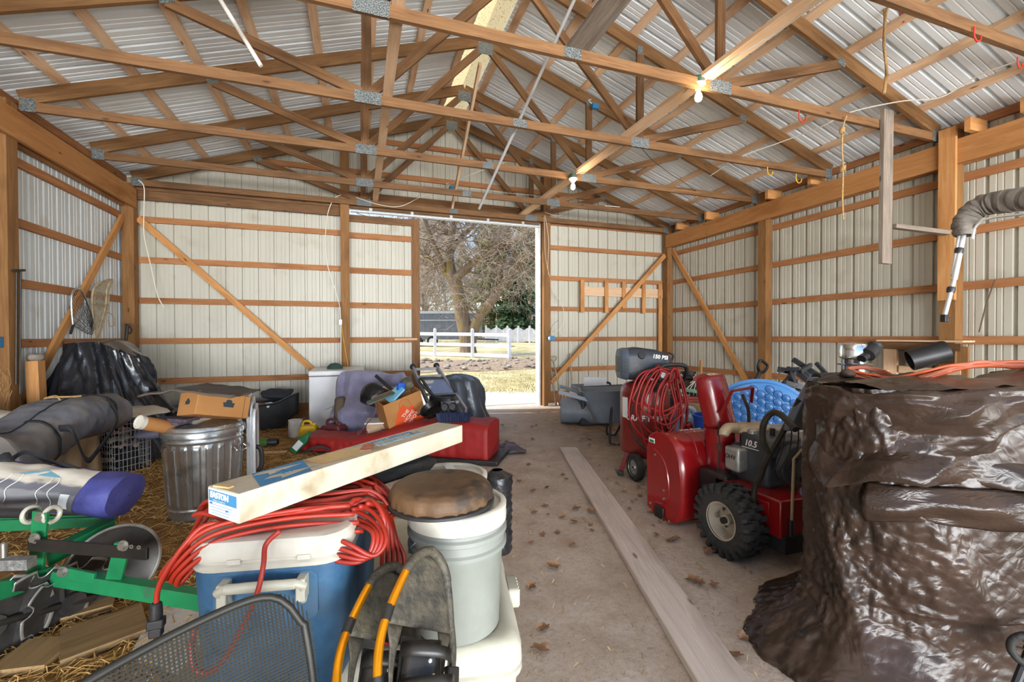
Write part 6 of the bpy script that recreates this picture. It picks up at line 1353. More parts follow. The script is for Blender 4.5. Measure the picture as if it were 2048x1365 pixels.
def upper(u, v):
    s = lerp(.235, .95, u); p, n_ = Q(s); X = s * 4.2
    low = .80 - .04 * sin(u * 8) + .12 * sm((.10 - u) / .1) - .10 * sm((u - .35) / .3) - .05 * sm((u - .7) / .2) + .05 * facet(X * .9, 0, 3.3); top = 1.15 + .10 * sm((u - .5) / .2) - .04 * sm((u - .2) / .12) * sm((.5 - u) / .12); z = lerp(low, top, v)
    bul = .03 * sin(PI * min(1, v * 1.02 + .05)) ** .5 + .085 * facet(X * .62 + v * .35, v * .62 - X * .42, .7, .9) + .05 * sm((.35 - v) / .35) * sm(u * 4) + .010 * nz(X * 4, v * 4, 2) + .005 * (puff(X * 7, v * 6, 3) - .5)
    z += .045 * facet(X * .7, .3, 5.0) * v + .02 * nz(X * 2, 3) * v
    return p + n_ * (lerp(.03, .05, sm(u * 5)) + max(-.035, bul + .03 * (ridge(X * 2.1 - v * 1.4 + .4 * nz(X, v * 2)) ** 2 - .35)) * sm(u * 2.8)) + V((0, 0, z))
b = MB(); b.grid(220, 64, upper); b.grid(220, 16, lambda u, v: upper(u, 1.0).lerp(ctr + V((.1, .1, 1.16 + .03 * nz(u * 5, 2))), v * .9) + V((0, 0, .02 * sin(v * 3)))); b.build('folded_flap', M_tarp, TT, ang=180, thick=.002)
b = MB(); b.grid(120, 18, lambda u, v: (lambda p, n_: p + n_ * (.075 + .03 * facet(u * 3, v * .6, 2.2) + .035 * sin(PI * v)) + V((0, 0, lerp(.64, .79, v) + .02 * sin(u * 7) - .05 * u + .02 * ridge(u * 4) * (1 - v))))(*Q(lerp(.46, .97, u)))); b.build('hem_roll', M_tarp, TT, ang=180, thick=.003)
b = MB(); b.tube(spl([atD(1925, 1000, 1.86), atD(1922, 1060, 1.86), atD(1918, 1110, 1.88)], 5), .004, 6); b.build('grommet_tie', M_dark, TT)
mw = thing('mower_wheel', 'black wheel and frame peeking out under the brown tarp', 'wheel', atD(2030, 1330, 1.5)); q = atD(2062, 1302, 1.5); b = MB(); f_ = frame(C(-.5, -1, 0) - C(0, 0, 0)); b.tube([q + f_ @ V(((.05 * cos(a)), .05 * sin(a), 0)) for a in [2 * PI * i / 28 for i in range(28)]], .012, 10, closed=True); b.build('tyre', M_rub, mw)
b = MB(); b.lathe([(0, -.012), (.015, -.012), (.015, .012), (0, .012)], 14, q, f_)
for i in range(6): a = i * PI / 3; b.tube([q, q + f_ @ V((.045 * cos(a), .045 * sin(a), 0))], .004, 6)
b.build('hub', M_dark, mw); b = MB(); b.tube([atD(2030, 1372, 1.5), atD(2084, 1235, 1.56)], .012, 8); b.build('frame_tube', M_black, mw)
# orange cord on the tarp
oc = thing('extension_cord', 'orange extension cord bundled along the top of the brown tarp', 'cord', atD(1850, 740, 2.1))
M_oc = mat('orange_cord', '#c8592a', .4, 0, '#b04a22', 3); M_oc2 = mat('faded_orange_cord', '#b8684a', .45, 0, '#a35a40', 3)
rnd = random.Random(17); b = MB(); b2 = MB()
for k in range(11):
    o = rnd.uniform(-1, 1); w_ = rnd.uniform(-1, 1); (b if k % 3 else b2).tube(spl([px_ for px_ in (atD(1700 + 8 * w_, 748 + 7 * o, 2.16), atD(1745, 762 + 12 * o, 2.10 + .02 * w_), atD(1790 + 10 * w_, 768 + 13 * o, 2.04), atD(1850, 752 + 9 * o, 1.98 + .02 * w_), atD(1900, 738 + 7 * o, 1.95), atD(1960, 728 + 6 * w_, 1.93), atD(2030, 730 + 7 * o, 1.92), atD(2110, 728 + 9 * w_, 1.9))], 8), .0062, 8)
for k in range(5):
    o = k / 4 - .5; b2.tube(spl([atD(1760, 770 + 16 * o, 2.06), atD(1715, 752 + 10 * o, 2.15), atD(1698, 745 + 10 * o, 2.18), atD(1700, 738 + 4 * o, 2.22), atD(1730, 736 + 3 * o, 2.26), atD(1765, 745 + 8 * o, 2.22), atD(1785, 755 + 8 * o, 2.15)], 8), .0062, 8)
b.build('strands', M_oc, oc, ang=180); b2.build('faded_strands', M_oc2, oc, ang=180)
b = MB(); noisy(b.ell(atD(1695, 748, 2.15), (.035, .03, .025), 12, 8), .01, 30); b.build('end_knot', M_iron, oc)
# snowblower ----------------------------------------------------------------------------
sb = thing('snowblower', 'red two-stage snowblower with knobby tyre and tall chute', 'snowblower', (2.45, 2.25, 0))
xl, xr = 2.12, 2.84
prof = [(2.88, .05), (2.885, .50), (2.87, .57), (2.82, .615), (2.74, .63), (2.66, .615), (2.59, .56), (2.545, .46), (2.53, .33), (2.535, .15), (2.56, .035)]   # y,z open at the front (+Y)
P2 = spl([(y, z, 0) for y, z in prof[1:]], 5)
b = MB(); b.loft([[V((x, p.x, p.y)) for p in P2] for x in [lerp(xl + .004, xr - .004, i / 8) for i in range(9)]], closed=False); b.build('auger_housing', M_sbred, sb, thick=.004, ang=30)
for x in (xl, xr):
    b = MB(); pl_ = [(2.90, .04), (2.905, .50)] + [(p.x, p.y) for p in spl([(2.88, .585, 0), (2.80, .633, 0), (2.73, .637, 0), (2.64, .615, 0), (2.565, .53, 0), (2.528, .40, 0), (2.52, .25, 0), (2.53, .1, 0), (2.555, .03, 0)], 4)] + [(2.66, .005), (2.82, .005)]
    b.prism(pl_, .006, Mx(((0, 0, 1), (1, 0, 0), (0, 1, 0))), V((x, 0, 0))); sd_ = b.build('side_plate', M_sbred, sb, bevel=.002)
    if x == xl:
        b = MB(); rib_ = [V((x - .004, y, z)) for y, z in [(p.x, p.y) for p in spl([(2.82, .50, 0), (2.72, .46, 0), (2.66, .36, 0), (2.645, .2, 0), (2.70, .12, 0), (2.80, .10, 0)], 5)]]; b.tube(rib_, .006, 6); b.build('pressed_rib', M_sbred, sd_)
        for y, z in ((2.80, .46), (2.70, .22), (2.70, .16), (2.86, .07)): b = MB(); b.lathe([(.009, -.002), (.009, .006), (0, .008)], 10, V((x - .004, y, z)), frame((-1, 0, 0))); b.build('bolt', M_bolt, sd_)
        b = MB(); b.box((x - .0045, 2.84, .56), (.001, .07, .035)); b.build('decal', M_label, sd_, smooth=False); b = MB(); b.box((x - .0055, 2.84, .555), (.001, .05, .02)); b.build('decal_green', M_grn, sd_, smooth=False)
        b = MB(); b.box((x - .012, 2.74, .045), (.018, .10, .09), Mx.Rotation(R(0), 3, 'X')); b.build('skid_shoe', M_dark, sd_, bevel=.006)
b = MB()
for k, x in enumerate((xl + .18, xl + .26)):
    b.tube([V((x + .03 * (1 - i / 14), p.x, p.y + .002)) for i, p in enumerate(P2[14:29])], .006, 6)
b.build('pressed_rib', M_sbred, sb)
for k in range(3): b = MB(); b.tube(spl([V((xl + .22 + .05 * k, 2.526, .30 - .07 * k)), V((xl + .30 + .04 * k, 2.52, .245 - .065 * k))], 5), .008, 6); b.build('pressed_rib', M_sbred, sb)
text('lettering', 'PUSH TO CLEAR', Mx.Translation((2.36, 2.66, .632)) @ Mx.Rotation(R(0), 4, 'Z'), .03, M_pwhite, sb) if False else None
text('lettering', 'DUAL STAGE', Mx.Translation((2.40, 2.755, .640)) @ Mx.Rotation(PI * 0, 4, 'Z') @ Mx.Rotation(R(6), 4, 'X'), .035, M_pwhite, sb, shear=.2)
b = MB(); b.tube([(xl, 2.74, .3), (xr, 2.74, .3)], .015, 10)
for s, sg in ((xl + .04, 1), (xr - .04, -1)): b.tube([V((s + sg * .28 * i / 60, 2.74 + .2 * cos(i * .35 * sg), .3 + .2 * sin(i * .35 * sg))) for i in range(61)], .012, 6)
b.build('auger', M_sbred, sb)
# chute
cc = V((2.465, 2.50, 0)); top_c = V((2.43, 2.50, .80))
def ch_(u, v):
    a = R(-150) + R(300) * u; p = V((cc.x, cc.y, .38)).lerp(top_c, v); r = lerp(.105, .10, v); return p + V((r * sin(a) * 1.0, -r * cos(a) * 1.0, 0))
b = MB(); b.grid(30, 12, ch_); b.build('chute', M_sbred, sb, thick=.004)
b = MB(); b.lathe([(.10, .24), (.10, .38), (.118, .38), (.118, .40), (.10, .40)], 32, V((cc.x, cc.y, 0))); b.build('chute_base', M_black, sb)
# deflector hood: profile arch leaning left-away
dz = V((-.15, .32, .0)); f_ = Mx.Rotation(R(15), 3, 'Z')
def hood(u, v):
    a = R(-105) + R(210) * u; q = top_c + V((.0, .0, -.09)).lerp(V((-.05, .05, .26)), v); r = lerp(.118, .125, v ** .7) * (1 - .25 * max(0, v - .7)); x, y = r * sin(a), -r * cos(a)
    return q + f_ @ V((x, y * lerp(1, .9, v), .03 * v * cos(a)))
b = MB(); b.grid(28, 12, hood); b.build('deflector', M_sbred, sb, thick=.004)
b = MB(); q = top_c + V((-.05, .05, .26)); b.grid(16, 10, lambda u, v: q + f_ @ V((lerp(-.117, .117, u), lerp(-.12, .10, v) * (.35 + .65 * sin(PI * u)) , -.03 + .055 * sin(PI * u) * (.4 + .6 * sin(PI * v)) + .01 * v))); b.build('deflector_cap', M_sbred, sb, thick=.004)
b = MB(); b.box(q + f_ @ V((-.01, -.055, .022)), (.12, .05, .003), f_ @ Mx.Rotation(R(20), 3, 'X')); b.build('warning_label', mat('label_tan', '#d9c9a8', .6, 0, '#8d7d68', 60, ramp=(.45, .55)), sb, smooth=False)
hb_ = [top_c + V(d) for d in ((-.13, -.15, .02), (-.07, -.19, .19), (.09, -.21, .21), (.13, -.16, .10))]; b = MB()
for a_, c_ in zip(hb_, hb_[1:]): b.bar(a_, c_, .022, .008, (0, 1, 0.3))
b.build('deflector_bracket', M_sbred, sb, smooth=False)
b = MB(); b.tube(spl([top_c + V((.02, -.19, .16)), top_c + V((.07, -.19, .06)), top_c + V((.11, -.16, -.04))], 5), .011, 8); b.build('spring_lever', M_iron, sb)
b = MB(); b.box(top_c + V((.13, -.14, -.06)), (.18, .09, .015), Mx.Rotation(R(5), 3, 'Y')); b.box(top_c + V((.15, -.12, -.13)), (.10, .06, .12)); b.build('chute_motor', M_eng, sb, bevel=.004)
b = MB(); b.tube(spl([top_c + V((-.11, -.12, -.04)), top_c + V((-.12, -.13, -.18)), top_c + V((-.13, -.13, -.35)), top_c + V((-.14, -.13, -.5)), top_c + V((-.06, -.15, -.62)), top_c + V((.08, -.2, -.70))], 8), .004, 6); b.tube(spl([top_c + V((.12, -.15, -.2)), top_c + V((.2, -.3, -.28)), top_c + V((.18, -.42, -.45))], 6), .004, 6); b.build('control_cable', M_black, sb)
for z in (-.10, -.20): b = MB(); b.box(top_c + V((-.115, -.125, z)), (.022, .022, .045)); b.build('cable_clip', M_iron, sb, bevel=.003)
# engine
kids0 = set(o.name for o in sb.children)
b = MB(); b.box((2.45, 2.20, .52), (.30, .30, .24)); b.build('crankcase', M_eng, sb, bevel=.03, seg=3)
b = MB(); b.prism(rrect(.28, .26, .05), .13, None, V((2.44, 2.15, .66))); b.build('engine_shroud', M_eng, sb, bevel=.02, seg=3)
b = MB(); b.lathe([(.12, 0), (.13, .01), (.13, .06), (.10, .075), (0, .075)], 28, V((2.45, 2.02, .56)), frame((0, -1, 0))); b.build('recoil_cover', M_eng, sb)
for k in range(12): a = k * PI / 6; b = MB(); b.box(V((2.45 + .075 * cos(a), 1.943, .56 + .075 * sin(a))), (.03, .006, .012), Mx.Rotation(-a, 3, 'Y')); b.build('recoil_slot', M_black, sb, smooth=False)
b = MB(); b.box((2.275, 2.26, .55), (.10, .12, .16)); b.build('valve_cover', M_alum, sb, bevel=.02, seg=3)
text('lettering', 'OHV', plane_frame((2.223, 2.265, .565), (0, -1, 0), (0, 0, 1)), .04, M_dark, sb)
text('lettering', '10.5', plane_frame((2.298, 2.175, .665), (0, -1, 0), (0, 0, 1)), .055, M_pwhite, sb, shear=.25, bold=.001)
b = MB(); b.box((2.297, 2.175, .635), (.002, .13, .004)); b.build('underline', M_pwhite, sb, smooth=False)
b = MB(); b.lathe([(0, 0), (.028, 0), (.028, .02), (.018, .03), (0, .032)], 16, V((2.33, 2.19, .725))); b.build('fuel_cap', M_alum, sb)
b = MB(); b.lathe([(.014, 0), (.016, .01), (.016, .05), (0, .055)], 12, V((2.40, 2.10, .72))); b.build('knob', M_black, sb)
b = MB(); b.loft([[V((x, y, z)) for x, y in rrect(w_, d_, .05, cx=2.40, cy=2.31)] for z, w_, d_ in ((.70, .24, .14), (.715, .27, .16), (.745, .26, .15), (.765, .20, .11))], caps=True); b.build('muffler_cover', M_muff, sb)
b = MB(); b.tube(spl([V((2.26, 2.31, .74)), V((2.19, 2.30, .745)), V((2.15, 2.29, .72)), V((2.14, 2.285, .70))], 5), [.034] * 11 + [.03] * 4 + [.026], 14); b.build('muffler_pipe', M_muff, sb)
b = MB(); b.box((2.62, 2.2, .70), (.18, .2, .10)); b.build('airbox', M_alum, sb, bevel=.02); b = MB(); b.box((2.56, 2.12, .765), (.06, .05, .035)); b.build('red_cap', M_red, sb, bevel=.008)
for o in sb.children:
    if o.name not in kids0: o.matrix_basis = Mx.Translation((.125 if o.name.startswith('muffler') else .075, 0, 0)) @ o.matrix_basis
# chassis and wheels
b = MB(); b.box((2.45, 2.12, .30), (.36, .50, .22)); b.build('chassis', M_sbred, sb, bevel=.01); b = MB(); b.box((2.262, 1.98, .33), (.006, .08, .10)); b.build('bracket', M_sbred, sb, bevel=.002)
b = MB(); b.box((2.42, 2.40, .30), (.30, .25, .26)); b.build('gearbox', M_black, sb, bevel=.02)
b = MB(); b.box((2.45, 1.95, .16), (.34, .2, .10)); b.build('under_plate', M_black, sb, smooth=False)
def knobby(cx, nm):
    c = V((cx, 2.14, .218)); f = frame((1, 0, 0))
    b = MB(); b.lathe([(.112, -.065), (.15, -.078), (.182, -.075), (.198, -.055), (.200, 0), (.198, .055), (.182, .075), (.15, .078), (.112, .065)], 60, c, f); 
    nk = 22
    for k in range(nk):
        for side in (-1, 1):
            a = 2 * PI * (k + .5 * (side > 0)) / nk
            for j, (xx, ww, da) in enumerate(((.018, .040, .0), (.058, .038, .07))):
                aa = a + side * 0 + da; p = c + f @ V((.204 * cos(aa), .204 * sin(aa), side * xx)); rx = f @ V((cos(aa), sin(aa), 0)); tx = f @ V((-sin(aa), cos(aa), 0)); b.box(p, (.036, .031, ww), Mx((rx, tx, f @ V((0, 0, 1)))).transposed())
            aa = a + .07; p = c + f @ V((.188 * cos(aa), .188 * sin(aa), side * .078)); rx = f @ V((cos(aa), sin(aa), 0)); tx = f @ V((-sin(aa), cos(aa), 0)); b.box(p, (.04, .022, .014), Mx((rx, tx, f @ V((0, 0, 1)))).transposed())
    w_ = b.build(nm, M_rub, sb, ang=30)
    b = MB(); b.lathe([(.108, -.068), (.116, -.070), (.116, -.060), (.104, -.055), (.096, .02), (.05, .03), (.03, .02), (.03, -.03), (0, -.03)], 40, c, f, cap=False); b.lathe([(.116, .07), (.104, .06), (.096, .03)], 40, c, f, cap=False); rm = b.build('rim', M_rim, w_)
    for k in range(4): a = k * PI / 2 + .6; b = MB(); b.lathe([(.010, 0), (.010, -.004), (0, -.004)], 10, c + f @ V((.072 * cos(a), .072 * sin(a), .018)), f); b.build('rim_hole', M_black, rm)
    b = MB(); b.lathe([(.02, -.03), (.02, -.055), (0, -.055)], 12, c, f); b.build('axle_end', M_dark, rm)
knobby(2.165, 'wheel'); knobby(2.735, 'wheel')
# handles
for xh in (2.22, 2.70):
    b = MB(); b.tube(spl([V((xh, 2.02, .28)), V((xh, 2.0, .46)), V((xh + .005, 1.97, .52)), V((xh, 1.93, .62)), V((xh, 1.86, .75)), V((xh, 1.78, .90)), V((xh, 1.72, 1.02))], 6), .0165, 12); b.build('handle_tube', M_hand, sb)
b = MB(); b.tube(spl([atD(1538, 905, 2.40), atD(1526, 880, 2.38), atD(1527, 850, 2.35), atD(1540, 829, 2.31), atD(1556, 827, 2.26), atD(1575, 842, 2.20), atD(1592, 860, 2.14)], 6), .0165, 12); b.build('grip_bar', M_hand, sb)
b = MB(); b.tube(spl([atD(1650, 905, 2.3), atD(1650, 850, 2.3), atD(1650, 829, 2.3)], 6), .0165, 12); b.build('grip_bar', M_hand, sb)
K = [V((2.20, 1.80, .86)), V((2.72, 1.80, .86)), V((2.74, 1.66, 1.13)), V((2.24, 1.66, 1.13))]
b = MB(); b.loft([[V((x, 1.80, .84)) for x in (2.19, 2.73)] + [V((x, 1.76, .84)) for x in (2.73, 2.19)], [V((x, 1.77, .93)) for x in (2.19, 2.73)] + [V((x, 1.72, .93)) for x in (2.73, 2.19)], [V((x, 1.70, 1.14)) for x in (2.25, 2.69)] + [V((x, 1.67, 1.14)) for x in (2.69, 2.25)]], caps=True); b.build('control_panel', mat('panel_slate', '#5a6069', .35, .1, '#666c75', 8), sb, bevel=.01)
b = MB(); b.tube([V((2.3, 1.69, 1.13)), V((2.64, 1.69, 1.13))], .03, 12); b.build('panel_roll', M_black, sb)
b = MB(); b.tube([V((2.34, 1.86, .30)), V((2.33, 1.84, .66)), V((2.34, 1.80, .72))], .008, 8); b.build('shift_rod', M_muff, sb)
b = MB(); b.tube([V((2.335, 1.86, .30)), V((2.335, 1.86, .20))], .014, 8); b.build('rod_boot', M_black, sb)
for k in range(4): b = MB(); b.tube(spl([V((2.24 + .05 * k, 1.82, .84)), V((2.26 + .06 * k, 1.86, .7)), V((2.30 + .05 * k, 1.95, .55))], 6), .004, 6); b.build('control_cable', M_black, sb)
# compressor ------------------------------------------------------------------------------
cq = C(1.33, 4.42, 0); ac_ = thing('air_compressor', 'upright red air compressor with slate motor cover and a hose hung on its handle', 'compressor', cq, Ca(0)); W0 = WM[ac_.name]; A_ = lambda x, y, z: W0 @ V((x, y, z))
b = MB(); b.lathe([(0, .15), (.10, .155), (.19, .175), (.232, .215), (.24, .26), (.24, .80), (.232, .845), (.19, .89), (.10, .915), (0, .92)], 56, A_(0, 0, 0)); b.build('tank', M_comp, ac_)
text('lettering', 'CRAFTSMAN', A_M if False else W0 @ Mx.Translation((0, 0, 0)), .01, M_pwhite, ac_) if False else None
for i, chh in enumerate('CRAFTSMAN'):
    a = R(-62 + 12.0 * i + 6); text('lettering', chh, plane_frame(A_(.2415 * sin(a), -.2415 * cos(a), .57), W0.to_3x3() @ V((cos(a), sin(a), 0)), (0, 0, 1)), .075, M_pwhite, ac_, bold=.002)
a = R(-60); b = MB(); b.grid(8, 2, lambda u, v: A_(.2415 * sin(R(-78) + R(20) * u), -.2415 * cos(R(-78) + R(20) * u), lerp(.56, .76, v))); b.build('spec_label', M_label, ac_, recalc=False)
b = MB(); b.lathe([(.05, .90), (.05, .97), (0, .97)], 16, A_(0, 0, 0)); b.build('pump_neck', M_dark, ac_)
hs = [(-.22, .15, .125), (-.21, .18, .15), (-.10, .2, .165), (.08, .19, .14), (.20, .16, .095), (.235, .12, .06)]
b = MB(); b.loft([[A_(x, y * 1 + .0, 1.085 + z) for y, z in rrect(hw_ * 1.7, hh_ * 2, min(hw_, hh_) * .55)] if x > -.2 else [A_(x, y, 1.085 + z) for y, z in rrect(hw_ * 1.7, hh_ * 2, min(hw_, hh_) * .55)] for x, hw_, hh_ in hs], caps=True); b.build('motor_cover', M_char, ac_, ang=50)
b = MB(); b.loft([[A_(x, y, 1.085 + z) for y, z in rrect(hw_ * 1.74, hh_ * 2.05, hh_ * .5)] for x, hw_, hh_ in ((-.27, .12, .11), (-.26, .15, .14), (-.20, .18, .155))], caps=True); b.build('vent_end', M_slate, ac_, ang=50)
for k in range(9): b = MB(); b.box(A_(-.273, 0, 1.005 + .018 * k), (.01, .15, .008), W0.to_3x3()); b.build('vent_slot', M_black, ac_, smooth=False)
# the same grille on the face seen from the path
for k in range(11): b = MB(); b.box(A_(-.228, -.157, 1.0 + .014 * k), (.075, .012, .006), W0.to_3x3()); b.build('vent_slot', M_black, ac_, smooth=False)
b = MB(); b.lathe([(0, 0), (.035, 0), (.035, .02), (0, .022)], 18, A_(-.08, -.165, 1.17), W0.to_3x3() @ frame((0, -1, .4))); b.build('intake_cap', M_black, ac_)
text('lettering', '150 PSI', plane_frame(A_(.10, -.168, 1.155), W0.to_3x3() @ V((1, 0, -.12)), (0, 0, 1)), .05, M_pwhite, ac_, bold=.002)
b = MB(); b.tube(spl([A_(.02, -.24, .84), A_(.03, -.31, 1.0), A_(.05, -.33, 1.06), A_(.10, -.335, 1.09), A_(.24, -.335, 1.09), A_(.29, -.32, 1.06), A_(.29, -.29, .98), A_(.26, -.2, .85)], 6), .019, 12); b.build('handle', M_black, ac_)
b = MB(); b.box(A_(.12, -.25, .95), (.15, .10, .07), W0.to_3x3()); b.build('regulator', M_black, ac_, bevel=.01)
for dx in (.08, .17): b = MB(); b.lathe([(0, 0), (.03, 0), (.03, .02), (0, .02)], 18, A_(dx, -.305, .99), W0.to_3x3() @ frame((0, -1, .4))); b.build('gauge', M_porc, ac_)
b = MB(); b.box(A_(.20, -.27, .90), (.012, .012, .16), W0.to_3x3() @ Mx.Rotation(R(40), 3, 'Y')); b.build('valve_lever', mat('pale_green_lever', '#9fb89f', .4), ac_)
for sx, yy in ((-.17, -.22), (.22, -.18)):
    c = A_(sx, yy - .06, .125); f_ = frame(W0.to_3x3() @ V((-1, -.25, 0))); b = MB(); b.lathe([(.07, -.03), (.115, -.034), (.126, -.02), (.126, .02), (.115, .034), (.07, .03)], 30, c, f_); wl2 = b.build('wheel', M_rub, ac_); b = MB(); b.lathe([(0, .02), (.02, .03), (.03, .015), (.07, .02), (.078, .034), (.08, .0), (.078, -.034), (.03, -.02), (0, -.03)], 24, c, f_); b.build('hub', M_alum, wl2)
b = MB(); b.bar(A_(-.20, -.10, .22), A_(-.27, -.13, .05), .06, .008, (0, 1, 0)); b.bar(A_(.10, -.2, .18), A_(.16, -.26, .03), .06, .008, (1, 0, 0)); b.build('leg', M_comp, ac_, smooth=False); b = MB(); b.box(A_(-.275, -.13, .025), (.05, .05, .045), W0.to_3x3()); b.build('foot', M_black, ac_, bevel=.006)
b = MB(); b.tube([A_(-.2, -.28, .125), A_(.24, -.24, .125)], .01, 8); b.build('axle', M_dark, ac_)
# hose on the compressor
hz = thing('air_hose', 'red air hose looped over the compressor handle', 'hose', A_(.05, -.33, .2)); rnd = random.Random(31); b = MB()
for k in range(11):
    x0 = -.21 + .027 * k + rnd.uniform(-.02, .02); x1 = .30 - .012 * k + rnd.uniform(-.02, .02); zb_ = [.36, .66, .42, .54, .18, .62, .46, .28, .58, .38, .5][k]; yy = -.30 - .013 * (k % 4)
    tk = .02 + .05 * rnd.random(); xs_ = .06 + .02 * rnd.uniform(-1, 1)
    b.tube(spl([A_(xs_ - .02, yy - .01, 1.02 + tk), A_(x0 + .10, yy - .02, .99 + tk * .5), A_(x0 + .02, yy - .025, .86), A_(x0 - .01, yy - .02, lerp(.86, zb_, .5)), A_(lerp(x0, x1, .25), yy - .015, zb_ + .05), A_(lerp(x0, x1, .58), yy - .015, zb_), A_(x1 - .03, yy - .01, zb_ + .09), A_(x1 + .015, yy, lerp(.86, zb_, .4)), A_(x1 - .03, yy, .93), A_(xs_ + .12, yy, 1.03 + tk)], 6), .0095, 8)
b.tube(spl([A_(.20, -.34, .97), A_(.17, -.37, 1.06), A_(.13, -.37, 1.02), A_(.12, -.36, .93), A_(.12, -.33, .88)], 6), .012, 8)
b.tube(spl([A_(.30, -.34, .55), A_(.335, -.32, .45), A_(.34, -.30, .3), A_(.335, -.30, .12)], 6), .03, 10)
b.build('hose', M_hose, hz, ang=180)
b = MB(); b.tube(spl([A_(-.02, -.33, 1.02), A_(-.14, -.33, .90), A_(-.20, -.30, .70), A_(-.22, -.28, .50), A_(-.12, -.32, .33), A_(.02, -.33, .28), A_(.12, -.33, .36), A_(.18, -.33, .55)], 8), .008, 8); props(b.build('power_lead', M_black), 'black power lead looped with the hose on the compressor', 'cord')
# wheelbarrow ----------------------------------------------------------------------------
wq = C(1.40, 5.75, 0); wb = thing('wheelbarrow', 'dark grey wheelbarrow beside the compressor', 'wheelbarrow', wq, Ca(-8)); W1 = WM[wb.name]; B_ = lambda x, y, z: W1 @ V((x, y, z))
tubs = [(.66, -.50, .50, .64), (.655, -.52, .52, .68), (.645, -.50, .50, .64), (.28, -.33, .36, .44), (.26, -.29, .32, .40)]
b = MB(); b.loft([[B_(x, y, z + (.06 * (x - x0) / (x1 - x0) if z > .5 else 0)) for x, y in rrect(x1 - x0, w_, .09, cx=(x0 + x1) / 2)] for z, x0, x1, w_ in tubs], caps=False)
b.loft([[B_(x, y, z) for x, y in rrect(x1 - x0, w_, .09, cx=(x0 + x1) / 2)] for z, x0, x1, w_ in ((.26, -.29, .32, .40), (.261, -.2, .3, .3))], caps=True); b.build('tub', M_tub, wb, thick=.006, ang=50)
for s in (-1, 1):
    board('handle', B_(-.78, s * .30, .66), B_(.85, s * .10, .20), .045, .035, M_tub if s < 0 else M_tub, wb)
    b = MB(); b.tube(spl([B_(-.12, s * .26, .50), B_(-.14, s * .27, .2), B_(-.14, s * .27, .03), B_(-.10, s * .27, .012), B_(-.02, s * .27, .03), B_(.12, s * .23, .36)], 5), .016, 8); b.build('leg', M_black, wb)
c = B_(.88, 0, .19); f_ = frame(W1.to_3x3() @ V((0, 1, 0))); b = MB(); b.lathe([(.08, -.045), (.16, -.05), (.19, -.02), (.19, .02), (.16, .05), (.08, .045)], 28, c, f_); wl3 = b.build('wheel', M_rub, wb); b = MB(); b.lathe([(0, -.05), (.08, -.04), (.08, .04), (0, .05)], 18, c, f_); b.build('hub', M_alum, wl3)
# boxes and tote behind the wheelbarrow
q = C(1.22, 6.9, 0); wbx = thing('white_appliance', 'white plastic appliance boxes stacked behind the wheelbarrow', 'box', q); b = MB(); b.box(atD(1190, 770, 6.8) + V((0, 0, .0)), (.34, .25, .2), Mx.Rotation(Ca(-10), 3, 'Z') @ Mx.Rotation(R(-14), 3, 'X')); b.build('box', M_frz, wbx, bevel=.01); b = MB(); b.box(atD(1192, 758, 6.85), (.34, .26, .02), Mx.Rotation(Ca(-14), 3, 'Z') @ Mx.Rotation(R(8), 3, 'Y')); b.build('lid', M_frz, wbx, bevel=.004)
b = MB(); b.tube(spl([atD(1208, 765, 6.75), atD(1219, 767, 6.75), atD(1221, 775, 6.75)], 5), .018, 8); b.build('hose_stub', M_black, wbx); b = MB(); b.box(V((q.x, q.y, .3)), (.5, .4, .6)); props(b.build('storage_bin', M_char, bevel=.03), 'dark bin supporting the white boxes behind the wheelbarrow', 'bin')
q = fl(1165, 850); b = MB(); b.grid(26, 14, lambda u, v: V((q.x, q.y + .1, 0)) + Mx.Rotation(Ca(-12), 3, 'Z') @ V((lerp(-.28, .5, u), .22 * sin(2 * PI * v), .20 + .19 * cos(2 * PI * v)))); props(b.build('bent_panel', M_tub, thick=.01), 'curled dark grey plastic panel on the floor under the wheelbarrow handles', 'panel')
q = atD(1160, 797, 6.9); q.z = .42; b = MB(); b.box(q, (.28, .22, .04), Mx.Rotation(Ca(20), 3, 'Z') @ Mx.Rotation(R(20), 3, 'Y')); props(noisy(b, .01, 9).build('pink_board', mat('pale_pink_foam', '#d6b7ad', .8)), 'pale pink board lying between the wheelbarrow handles', 'board')
# garden tools on the far wall
pk = thing('pitchfork', 'pitchfork with a wooden D-grip leaning on the wall right of the door', 'pitchfork', atY(1122, 811, 7.95)); Yp = 7.9
b = MB(); b.tube([atY(1107, 724, 7.98), atY(1121, 787, Yp)], .017, 10); b.build('shaft', M_ash, pk); b = MB(); b.tube(spl([atY(1107, 724, 7.98), atY(1101, 718, 7.98), atY(1102, 714, 7.98), atY(1112, 714, 7.98), atY(1112, 719, 7.98), atY(1107, 724, 7.98)], 4), .014, 8); b.build('grip', M_ash, pk)
b = MB()
for dx in (-7, -2, 3.5, 9): b.tube(spl([atY(1121, 787, Yp), atY(1121 + dx * .9, 790, Yp), atY(1122 + dx * 1.15, 799, Yp - .03), atY(1125 + dx * 1.25, 811, Yp - .12)], 5), .006, 6)
b.build('tines', M_galv, pk)
he = thing('garden_hoe', 'thin-handled hoe leaning in the corner of the door post beside the pitchfork', 'hoe', atY(1110, 811, 7.9)); b = MB(); b.tube([atY(1102, 740, 8.0), atY(1111, 810, 7.85)], .012, 8); b.build('shaft', M_pale if False else M_ash, he); b = MB(); b.box(atY(1103, 809, 7.8), (.13, .02, .05)); b.build('blade', M_galv, he, smooth=False)
b = MB(); b.tube([atY(1140, 707, 8.0), atY(1145, 790, 7.9)], .015, 8); props(b.build('rake_handle', M_ash), 'plain wooden handle leaning on the wall right of the pitchfork', 'handle')
